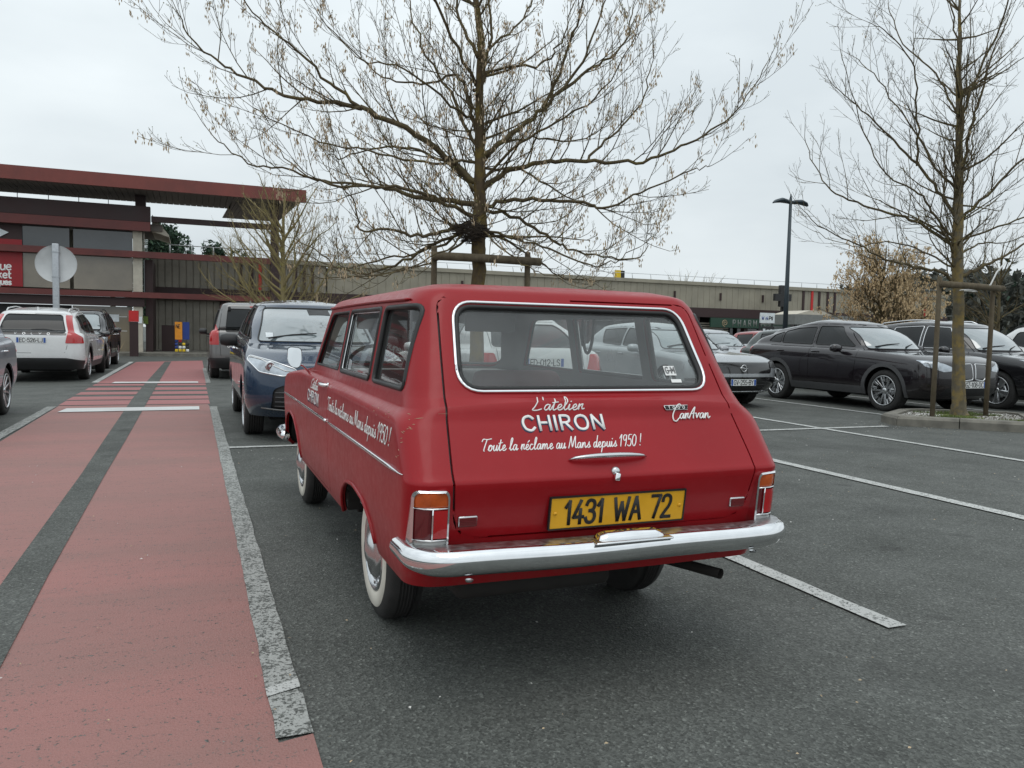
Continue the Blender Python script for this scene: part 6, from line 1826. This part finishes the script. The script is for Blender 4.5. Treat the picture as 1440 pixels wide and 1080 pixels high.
    if sp.get('fin'):
        co, no = S.hit(0, sp['fin'], 'z', 1)
        MB().prism([(sp['fin']-.07, co.z-.01), (sp['fin']+.09, co.z-.01), (sp['fin']-.05, co.z+.055)], 'yz', -.012, .012).build('roof_fin', pm, root)
    for pd in sp.get('plates', []):
        text, x, z, side = pd
        co, no = S.hit(x, z, 'y', side)
        if co is None: continue
        yy = co.y+side*.012
        plate(root, text, (x, yy, z), rz=0 if side < 0 else PI, tilt=0)
    root['_'] = 1; del root['_']
    return root, S, parts
def seat_pair(*a): pass
DARK = 'dark_plastic'
# white estate, rear to the camera
r_, S_, p_ = make_car(dict(x=-3.03, y=19.45, face=1, paint='white_paint', wb=2.775, fo=.88, ro=1.02, hw=.94, R=.345, wheel='split', steer=.16, yaw=-.012,
    label='white estate car parked left of the red path with its tail towards the camera', belt=[(-1.0, 1.03), (1.2, .98), (2.5, .95)], nose=.70, roof=[(-.85, 1.44), (.6, 1.53), (1.7, 1.50)], mid=1.24,
    rear=[-.86, -.74, -.60, -.55, -.44], front=[2.20, 1.85, 1.45, 1.38, 1.2], screen=[(-.62, 1.0), (.62, 1.0), (.52, 1.40), (-.52, 1.40)],
    rearglass=[(-.60, 1.0), (.60, 1.0), (.50, 1.385), (-.50, 1.385)],
    sides=[[(-.25, 1.12), (.15, 1.04), (.15, 1.38), (-.2, 1.36)], [(.22, 1.03), (.98, 1.01), (.98, 1.42), (.22, 1.39)], [(1.06, 1.01), (2.0, 1.0), (1.5, 1.39), (1.06, 1.42)]],
    doors=[[(.36, .40), (1.02, .34), (1.02, 1.45), (.2, 1.43), (.05, .95)], [(1.04, .34), (2.15, .34), (2.2, .95), (1.55, 1.43), (1.04, 1.45)]], cladding=True,
    patches=[('tail_lamp', [(.60, .80), (.92, .80), (.90, .93), (.74, 1.03), (.66, 1.38), (.55, 1.38), (.64, 1.02)], 'y', -1, 'red_lens', .006, True), ('tail_lamp_lens', [(.70, .85), (.80, .85), (.78, .92), (.70, .96)], 'y', -1, 'clear_lens', .010, True, .01),
             ('bumper', [(-.95, .2), (.95, .2), (.95, .44), (.62, .50), (-.62, .50), (-.95, .44)], 'y', -1, DARK, .004, False), ('skid_plate', [(-.60, .30), (.60, .30), (.68, .40), (-.68, .40)], 'y', -1, 'grey_plastic', .014, False),
             ('exhaust_trim', [(.36, .34), (.58, .34), (.60, .40), (.34, .40)], 'y', -1, 'dull_chrome', .02, True, .01), ('gate_strip', [(-.62, .965), (.62, .965), (.62, 1.01), (-.62, 1.01)], 'y', -1, 'black_gloss', .004, False, .01)],
    panels=[('y', [(-.60, .60), (.60, .60), (.68, .95), (.58, 1.405), (-.58, 1.405), (-.68, .95)], 'tailgate', 'dn', -1)], plates=[('EC-526-LJ', 0, .86, -1)], fin=-.25, roofrails=(-.3, 1.3), rail_mat='white_paint', handle='white_paint', mirror_mat='black_gloss'))
co, no = S_.hit(0, 1.07, 'y', -1)
MB().tube([co+Vector((-.02, -.02, 0)), co+Vector((.2, -.03, .015)), co+Vector((.38, -.02, -.01))], .012, 6).build('rear_wiper', DARK, r_)
def onback(S, x0, z0, side=-1, lift=.006):
    def pl(u, v):
        co, no = S.hit(x0+(u if side < 0 else -u), z0+v, 'y', side)
        return (co+no*lift, None, None, no) if co is not None else None
    return pl
F2 = dict(BLK)
lettering('VOLVO', BLK, .042, onback(S_, -.30, .968), .004, 'lettering', 'chrome', r_, track=1.6, width=.62)
# black suv behind it, nose towards the camera
suv = dict(wb=2.66, fo=.86, ro=.90, hw=.92, R=.355, belt=[(-.9, 1.10), (1.2, 1.06), (2.3, 1.03)], nose=.80, roof=[(-.8, 1.58), (.6, 1.64), (1.6, 1.60)], mid=1.33,
    rear=[-.80, -.66, -.50, -.46, -.34], front=[2.15, 1.85, 1.50, 1.42, 1.2], screen=[(-.64, 1.07), (.64, 1.07), (.54, 1.50), (-.54, 1.50)], rearglass=[(-.58, 1.14), (.58, 1.14), (.48, 1.48), (-.48, 1.48)],
    sides=[[(-.35, 1.20), (.15, 1.12), (.15, 1.48), (-.25, 1.46)], [(.24, 1.11), (.95, 1.09), (.95, 1.53), (.24, 1.50)], [(1.03, 1.09), (1.95, 1.08), (1.5, 1.50), (1.03, 1.53)]],
    doors=[[(.42, .44), (.99, .38), (.99, 1.56), (.2, 1.54), (.1, 1.0)], [(1.01, .38), (2.1, .38), (2.15, 1.0), (1.55, 1.54), (1.01, 1.56)]], zc=.28, zm=.62)
lampF = [(.50, .76), (.84, .80), (.86, .90), (.50, .86)]
make_car(dict(suv, lod=1, x=-3.05, y=27.0, face=-1, paint='black_paint', wheel='five', sill=True, label='black suv partly hidden behind the white estate car, nose towards the camera',
    patches=[('headlamp', lampF, 'y', 1, 'headlamp_glass', .004, True), ('grille', [(-.42, .62), (.42, .62), (.46, .84), (-.46, .84)], 'y', 1, 'black_gloss', .004, False, .03, 'chrome'), ('bumper', [(-.9, .2), (.9, .2), (.9, .42), (-.9, .42)], 'y', 1, DARK, .004, False)], roofrails=(-.3, 1.2), handle='chrome'))
# silver hatchback at the left edge
make_car(dict(x=-3.12, y=11.95, face=-1, paint='silver_blue_paint', wb=2.55, fo=.80, ro=.74, hw=.885, R=.315, wheel='multi', label='silver blue hatchback cut off by the left edge of the photo beside the red path', belt=[(-.7, 1.00), (1.1, .96), (2.1, .93)], nose=.70, roof=[(-.6, 1.42), (.6, 1.49), (1.4, 1.46)], mid=1.2,
    rear=[-.62, -.50, -.38, -.34, -.22], front=[2.0, 1.7, 1.35, 1.28, 1.1], screen=[(-.6, .97), (.6, .97), (.5, 1.36), (-.5, 1.36)], rearglass=[(-.54, 1.04), (.54, 1.04), (.46, 1.34), (-.46, 1.34)],
    sides=[[(.14, 1.03), (.84, 1.0), (.84, 1.38), (.0, 1.35)], [(.92, 1.0), (1.8, .99), (1.35, 1.36), (.92, 1.38)]],
    doors=[[(.38, .40), (.88, .34), (.88, 1.41), (.0, 1.38), (.05, .95)], [(.90, .34), (1.95, .34), (2.0, .93), (1.4, 1.40), (.90, 1.41)]], patches=[('tail_lamp', [(.62, .78), (.88, .80), (.80, 1.0), (.60, .98)], 'y', -1, 'red_lens', .006, True)], sill=True, handle='chrome'))
# grey van-like mpv, rear to the camera
r_, S_, p_ = make_car(dict(x=1.24, y=20.0, face=1, paint='grey_metal_paint', wb=2.73, fo=.84, ro=.86, hw=.905, R=.315, wheel='steel', label='dark grey boxy people carrier seen from behind beyond the navy hatchback', belt=[(-.86, 1.14), (1.2, 1.10), (2.5, 1.06)], nose=.85, roof=[(-.8, 1.77), (.6, 1.80), (1.7, 1.76)], mid=1.42, tail=.02,
    rear=[-.79, -.72, -.62, -.57, -.42], front=[2.35, 2.05, 1.70, 1.62, 1.4], rr=(.16, .16), br=.04, screen=[(-.62, 1.12), (.62, 1.12), (.54, 1.66), (-.54, 1.66)], rearglass=[(-.56, 1.10), (.56, 1.10), (.50, 1.63), (-.50, 1.63)],
    sides=[[(-.5, 1.20), (.35, 1.17), (.35, 1.62), (-.42, 1.60)], [(.44, 1.16), (1.2, 1.14), (1.2, 1.66), (.44, 1.62)], [(1.3, 1.14), (2.2, 1.12), (1.75, 1.62), (1.3, 1.66)]],
    doors=[[(.42, .42), (1.22, .38), (1.22, 1.70), (.40, 1.68)], [(1.25, .38), (2.3, .38), (2.35, 1.05), (1.8, 1.68), (1.25, 1.70)]],
    patches=[('tail_lamp', [(.70, .80), (.92, .80), (.88, 1.22), (.78, 1.32), (.71, 1.12)], 'y', -1, 'red_lens', .006, True), ('tail_lamp_lens', [(.72, .94), (.86, .94), (.84, 1.03), (.73, 1.03)], 'y', -1, 'clear_lens', .011, True, .01), ('brake_light', [(-.02, 1.675), (.36, 1.675), (.36, 1.70), (-.02, 1.70)], 'y', -1, 'red_lens', .006, False, .005),
             ('bumper', [(-.95, .2), (.95, .2), (.95, .50), (-.95, .50)], 'y', -1, DARK, .01, False)],
    panels=[('y', [(-.66, .52), (.66, .52), (.70, 1.1), (.62, 1.67), (-.62, 1.67), (-.70, 1.1)], 'tailgate', 'dn', -1)], fin=-.45, mirror_mat=DARK, handle='dark_plastic'))
# cartoon-free decal: a plain white flourish on the gate
lettering('s', SCR, .16, onback(S_, -.52, .74), .006, 'sticker', 'letter_white', r_)
lettering('PARTNER', BLK, .035, onback(S_, -.60, .965), .0035, 'lettering', 'chrome', r_, track=.8, width=.34)
mb = MB(); co, no = S_.hit(-.46, 1.64, 'y', -1); mb.rbox(-.50, co.y-.05, 1.58, -.44, co.y, 1.68, .01, 1); mb.build('wiper_hinge', DARK, r_)
mb = MB()
for pz, w_ in ((.60, .03), (.75, .05), (1.0, .05)): pass
# navy hatchback facing the camera
r_, S_, p_ = make_car(dict(x=1.36, y=11.92, face=-1, paint='navy_paint', wb=2.588, fo=.84, ro=.66, hw=.865, R=.315, wheel='turb', steer=0, label='navy blue electric hatchback facing the camera just ahead of the red estate car', belt=[(-.66, 1.10), (1.1, 1.06), (2.3, 1.02)], nose=.80, roof=[(-.6, 1.50), (.6, 1.565), (1.4, 1.53)], mid=1.28,
    rear=[-.56, -.44, -.32, -.28, -.16], front=[2.42, 2.02, 1.58, 1.50, 1.3], rf=(.42, .36), bf=.16, hoodcz=.07, screen=[(-.67, 1.045), (.67, 1.045), (.545, 1.452), (-.545, 1.452)], screen_r=.05, rearglass=[(-.50, 1.15), (.50, 1.15), (.44, 1.40), (-.44, 1.40)],
    sides=[[(.10, 1.14), (.80, 1.10), (.80, 1.46), (.0, 1.42)], [(.88, 1.10), (1.72, 1.08), (1.36, 1.44), (.88, 1.47)], [(1.80, 1.08), (2.12, 1.07), (1.86, 1.22)]],
    doors=[[(.38, .42), (.84, .36), (.84, 1.49), (.0, 1.47), (.05, 1.0)], [(.86, .36), (2.0, .36), (2.02, 1.02), (1.50, 1.48), (.86, 1.49)]],
    patches=[('headlamp', [(.36, .735), (.50, .70), (.72, .74), (.83, .86), (.80, .90), (.60, .85), (.38, .775)], 'y', 1, 'headlamp_glass', .006, True, .02, 'chrome'),
             ('intake', [(-.62, .34), (.62, .34), (.60, .56), (.50, .61), (-.50, .61), (-.60, .56)], 'y', 1, DARK, -.02, False, .04), ('number_plate_mount', [(-.30, .46), (.30, .46), (.30, .60), (-.30, .60)], 'y', 1, 'black_gloss', .01, False)],
    panels=[('z', [(-.62, 2.50), (.62, 2.50), (.58, 3.02), (.30, 3.25), (-.30, 3.25), (-.58, 3.02)], 'bonnet', 'up', 1)], plates=[('GA-318-KX', 0, .53, 1)], mirror_mat=DARK, handle='chrome'))
for k in range(4):
    pts = []
    for i in range(15):
        x = -.58+1.16*i/14; co, no = S_.hit(x, .38+k*.05, 'y', 1)
        if co is not None: pts.append(co+no*(-.008))
    MB().tube(pts, .008, 6).build('grille_bar', 'grey_plastic', r_)
pts = []
for i in range(21):
    x = -.70+1.40*i/20; co, no = S_.hit(x, .335+.03*abs(i/10-1)**3, 'y', 1); pts.append(co+no*.004)
MB().tube(pts, .010, 6).build('chin_trim', 'grey_metal_paint', r_)
for sd in (-1, 1):
    co, no = S_.hit(sd*.62, .80, 'y', 1); mb = MB(); mb.lathe([(.055, -.0), (.05, .012), (.035, .008), (.001, .014)], co+no*.003, 'y', 18); mb.build('projector', 'dull_chrome', r_)
    pts = []
    for t in ((.80, .885), (.70, .862), (.58, .80), (.48, .755), (.42, .75)):
        co, no = S_.hit(sd*t[0], t[1], 'y', 1); pts.append(co+no*.014)
    MB().tube(pts, .006, 5).build('light_strip', 'letter_white', r_)
w_ = p_['windscreen']
def decal(S, x, z, w, h, side, m, parent, name='sticker', lift=.002):
    q = []
    for (a, b) in ((0, 0), (w, 0), (w, h), (0, h)):
        co, no = S.hit(x+a, z+b, 'y', side); q.append(co+no*lift)
    mb = MB(); mb.add(q, [(0, 1, 2, 3)]); return mb.build(name, m, parent, recalc=False)
decal(S_, .50, 1.09, .075, .055, 1, 'sign_white', w_)
decal(S_, -.22, 1.37, .26, .075, 1, 'dark_plastic', w_, 'sensor_cover', .001)
# white liftback straight ahead, seen through the red car's windows
r_, S_, p_ = make_car(dict(x=4.08, y=10.05, face=1, paint='white_paint', wb=2.69, fo=.88, ro=1.05, hw=.90, R=.32, wheel='five', label='white liftback seen through the rear window of the red estate car', belt=[(-1.0, 1.00), (1.2, .96), (2.4, .93)], nose=.70, roof=[(-.6, 1.40), (.7, 1.46), (1.6, 1.43)], mid=1.2,
    rear=[-.80, -.55, -.28, -.2, -.05], front=[2.1, 1.8, 1.4, 1.32, 1.15], screen=[(-.6, .97), (.6, .97), (.5, 1.33), (-.5, 1.33)], rearglass=[(-.60, 1.03), (.60, 1.03), (.48, 1.32), (-.48, 1.32)],
    sides=[[(.14, 1.02), (.90, .99), (.90, 1.36), (.1, 1.32)], [(.98, .99), (1.85, .98), (1.4, 1.33), (.98, 1.36)]],
    doors=[[(.42, .40), (.94, .34), (.94, 1.39), (.0, 1.35), (.05, .93)], [(.96, .34), (2.0, .34), (2.05, .92), (1.45, 1.37), (.96, 1.39)]],
    patches=[('tail_lamp', [(.60, .74), (.90, .74), (.89, .95), (.66, .95)], 'y', -1, 'red_lens', .006, True), ('bumper', [(-.9, .2), (.9, .2), (.9, .42), (-.9, .42)], 'y', -1, DARK, .004, False)],
    panels=[('y', [(-.58, .60), (.58, .60), (.62, .96), (.56, 1.36), (-.56, 1.36), (-.62, .96)], 'tailgate', 'dn', -1)], plates=[('FD-012-LS', 0, .84, -1)], handle='white_paint', glass='tinted_glass'))
lettering('SKODA', BLK, .03, onback(S_, -.56, .90), .003, 'lettering', 'chrome', r_, track=.5, width=.22)
# grey hatchback facing the camera, right of the red car
r_, S_, p_ = make_car(dict(x=8.66, y=14.55, face=-1, paint='light_grey_paint', wb=2.675, fo=.86, ro=.80, hw=.92, R=.33, wheel='five', label='grey hatchback with black front grille half hidden by the tail of the red estate car', belt=[(-.8, 1.02), (1.2, .99), (2.3, .95)], nose=.76, roof=[(-.6, 1.40), (.6, 1.46), (1.5, 1.42)], mid=1.2,
    rear=[-.66, -.52, -.36, -.3, -.18], front=[2.15, 1.8, 1.4, 1.32, 1.15], bf=.14, rf=(.34, .26), screen=[(-.64, .985), (.64, .985), (.52, 1.33), (-.52, 1.33)], rearglass=[(-.5, 1.05), (.5, 1.05), (.44, 1.32), (-.44, 1.32)],
    sides=[[(.14, 1.05), (.88, 1.02), (.88, 1.36), (.0, 1.33)], [(.96, 1.02), (1.82, 1.0), (1.4, 1.33), (.96, 1.36)]],
    doors=[[(.42, .40), (.92, .34), (.92, 1.39), (.0, 1.36), (.05, .93)], [(.94, .34), (2.0, .34), (2.05, .94), (1.45, 1.38), (.94, 1.39)]],
    patches=[('grille', [(-.62, .60), (.62, .60), (.66, .79), (-.66, .79)], 'y', 1, 'black_gloss', .002, False, .03), ('headlamp', [(.60, .70), (.88, .71), (.88, .81), (.62, .80)], 'y', 1, 'alloy_dark', .006, True, .02, 'dark_plastic'),
             ('bumper', [(-.95, .2), (.95, .2), (.95, .50), (.62, .54), (-.62, .54), (-.95, .50)], 'y', 1, 'black_gloss', .003, False)],
    panels=[('z', [(-.66, 2.22), (.66, 2.22), (.66, 3.1), (.3, 3.36), (-.3, 3.36), (-.66, 3.1)], 'bonnet', 'up', 1)], plates=[('GV-255-BY', 0, .45, 1)]))
pts = []
for i in range(21):
    x = -.86+1.72*i/20; co, no = S_.hit(x, .26+.035, 'y', 1); pts.append(co+no*.01)
MB().tube(pts, .016, 6).build('chin_trim', 'dull_chrome', r_)
co, no = S_.hit(0, .69, 'y', 1)
mb = MB(); mb.tube([(.055*math.cos(t*PI/12), co.y+.014, .69+.055*math.sin(t*PI/12)) for t in range(25)], .006, 6, cap=False)
mb.tube([(-.085, co.y+.014, .684), (-.01, co.y+.018, .684), (.01, co.y+.018, .697), (.085, co.y+.014, .697)], .006, 6); mb.build('badge', 'chrome', r_)
for k in range(4):
    pts = [];
    for i in range(9):
        co, no = S_.hit(-.5+i*.125, .31+k*.035, 'y', 1); pts.append(co+no*.012)
    MB().tube(pts, .007, 5).build('grille_bar', DARK, r_)
# black coupe suv
r_, S_, p_ = make_car(dict(x=11.88, y=12.78, face=-1, paint='plum_black_paint', wb=2.69, fo=.87, ro=.98, hw=.925, R=.36, wheel='split', tw=.23, label='black coupe suv with plum tint, large kidney grille and sloping roof beside the kerb island', belt=[(-.95, 1.10), (1.2, 1.07), (2.3, 1.03)], nose=.84, roof=[(-.8, 1.30), (-.2, 1.44), (.8, 1.585), (1.6, 1.55)], mid=[(-.9, 1.20), (0, 1.30), (2, 1.30)],
    rear=[-.92, -.80, -.62, -.50, -.20], front=[2.12, 1.80, 1.42, 1.34, 1.15], zc=.27, zm=.62, bf=.13, rf=(.36, .28), screen=[(-.66, 1.065), (.66, 1.065), (.54, 1.455), (-.54, 1.455)], rearglass=[(-.5, 1.17), (.5, 1.17), (.42, 1.33), (-.42, 1.33)],
    sides=[[(-.38, 1.165), (-.02, 1.145), (-.02, 1.36), (-.25, 1.29)], [(.02, 1.14), (.86, 1.12), (.86, 1.455), (.35, 1.43), (.02, 1.37)], [(.95, 1.12), (1.90, 1.10), (1.42, 1.46), (.95, 1.47)]],
    doors=[[(.45, .48), (.90, .42), (.90, 1.51), (.30, 1.48), (-.05, 1.40), (.05, .95)], [(.92, .42), (2.0, .42), (2.08, 1.02), (1.5, 1.51), (.92, 1.51)]], cladding=True,
    patches=[('headlamp', [(.44, .74), (.62, .72), (.84, .80), (.88, .90), (.70, .89), (.46, .80)], 'y', 1, 'headlamp_glass', .006, True, .015),
             ('grille', [(.03, .60), (.22, .58), (.40, .72), (.30, .85), (.04, .86)], 'y', 1, 'black_gloss', -.004, True, .02, 'chrome'),
             ('intake', [(-.62, .32), (.62, .32), (.56, .46), (-.56, .46)], 'y', 1, DARK, .0, False), ('tail_lamp', [(.56, .92), (.90, .94), (.90, 1.04), (.56, 1.02)], 'y', -1, 'red_lens', .008, True)],
    panels=[('z', [(-.66, 2.24), (.66, 2.24), (.66, 3.1), (.3, 3.38), (-.3, 3.38), (-.66, 3.1)], 'bonnet', 'up', 1)], plates=[('GZ-108-DC', 0, .515, 1)], handle_z=.98, spin=0))
# dark suv beyond
make_car(dict(suv, x=14.55, y=12.75, face=-1, paint='black_paint', wb=2.74, wheel='turb', hw=.925, sill=True, wtrim='chrome', label='black suv with chrome window line, second in the row beyond the kerb island', roof=[(-.8, 1.52), (.6, 1.63), (1.7, 1.60)],
    patches=[('headlamp', [(.50, .78), (.86, .84), (.88, .92), (.60, .92), (.50, .86)], 'y', 1, 'headlamp_glass', .004, True), ('grille', [(-.5, .52), (.5, .52), (.5, .82), (-.5, .82)], 'y', 1, 'black_gloss', .004, False, .03), ('bumper', [(-.9, .2), (.9, .2), (.9, .42), (-.9, .42)], 'y', 1, DARK, .004, False)], roofrails=(-.3, 1.2), rail_mat='chrome'))
# white suv at the right edge
make_car(dict(suv, lod=1, x=17.45, y=11.6, face=-1, paint='white_paint', wheel='five', cladding=True, label='white suv with dark roof rails at the right edge of the photo', roof=[(-.8, 1.56), (.6, 1.62), (1.7, 1.58)], roofrails=(-.5, 1.3)))
hat = dict(wb=2.5, fo=.80, ro=.72, hw=.86, R=.31, wheel='five', belt=[(-.7, .99), (1.1, .95), (2.1, .92)], nose=.70, roof=[(-.6, 1.40), (.6, 1.46), (1.4, 1.43)], mid=1.18,
    rear=[-.60, -.48, -.36, -.32, -.20], front=[2.0, 1.7, 1.35, 1.28, 1.1], screen=[(-.6, .96), (.6, .96), (.5, 1.34), (-.5, 1.34)], rearglass=[(-.52, 1.03), (.52, 1.03), (.44, 1.32), (-.44, 1.32)],
    sides=[[(.14, 1.02), (.84, .99), (.84, 1.36), (.0, 1.33)], [(.92, .99), (1.8, .98), (1.35, 1.34), (.92, 1.36)]],
    doors=[[(.38, .40), (.88, .34), (.88, 1.39), (.0, 1.36), (.05, .93)], [(.90, .34), (1.95, .34), (2.0, .92), (1.4, 1.38), (.90, 1.39)]],
    patches=[('headlamp', [(.50, .66), (.82, .70), (.82, .80), (.52, .76)], 'y', 1, 'headlamp_glass', .006, True), ('tail_lamp', [(.60, .78), (.86, .80), (.80, .98), (.60, .96)], 'y', -1, 'red_lens', .006, True), ('grille', [(-.4, .5), (.4, .5), (.44, .66), (-.44, .66)], 'y', 1, 'black_gloss', .004, False)])
make_car(dict(hat, lod=1, x=15.5, y=22.2, face=-1, paint='light_grey_paint', label='small pale grey hatchback in the far row just right of the red roof'))
make_car(dict(hat, lod=1, x=13.4, y=20.6, face=1, paint='deep_red_paint', label='red hatchback seen from behind between the pale grey hatchback and the red estate car'))
make_car(dict(hat, lod=1, x=14.6, y=16.9, face=-1, paint='dark_green_paint', label='dark green car behind the tail of the black coupe suv'))
make_car(dict(hat, lod=1, x=18.6, y=23.0, face=-1, paint='deep_red_paint', label='bright red car roof showing above the black coupe suv tail'))
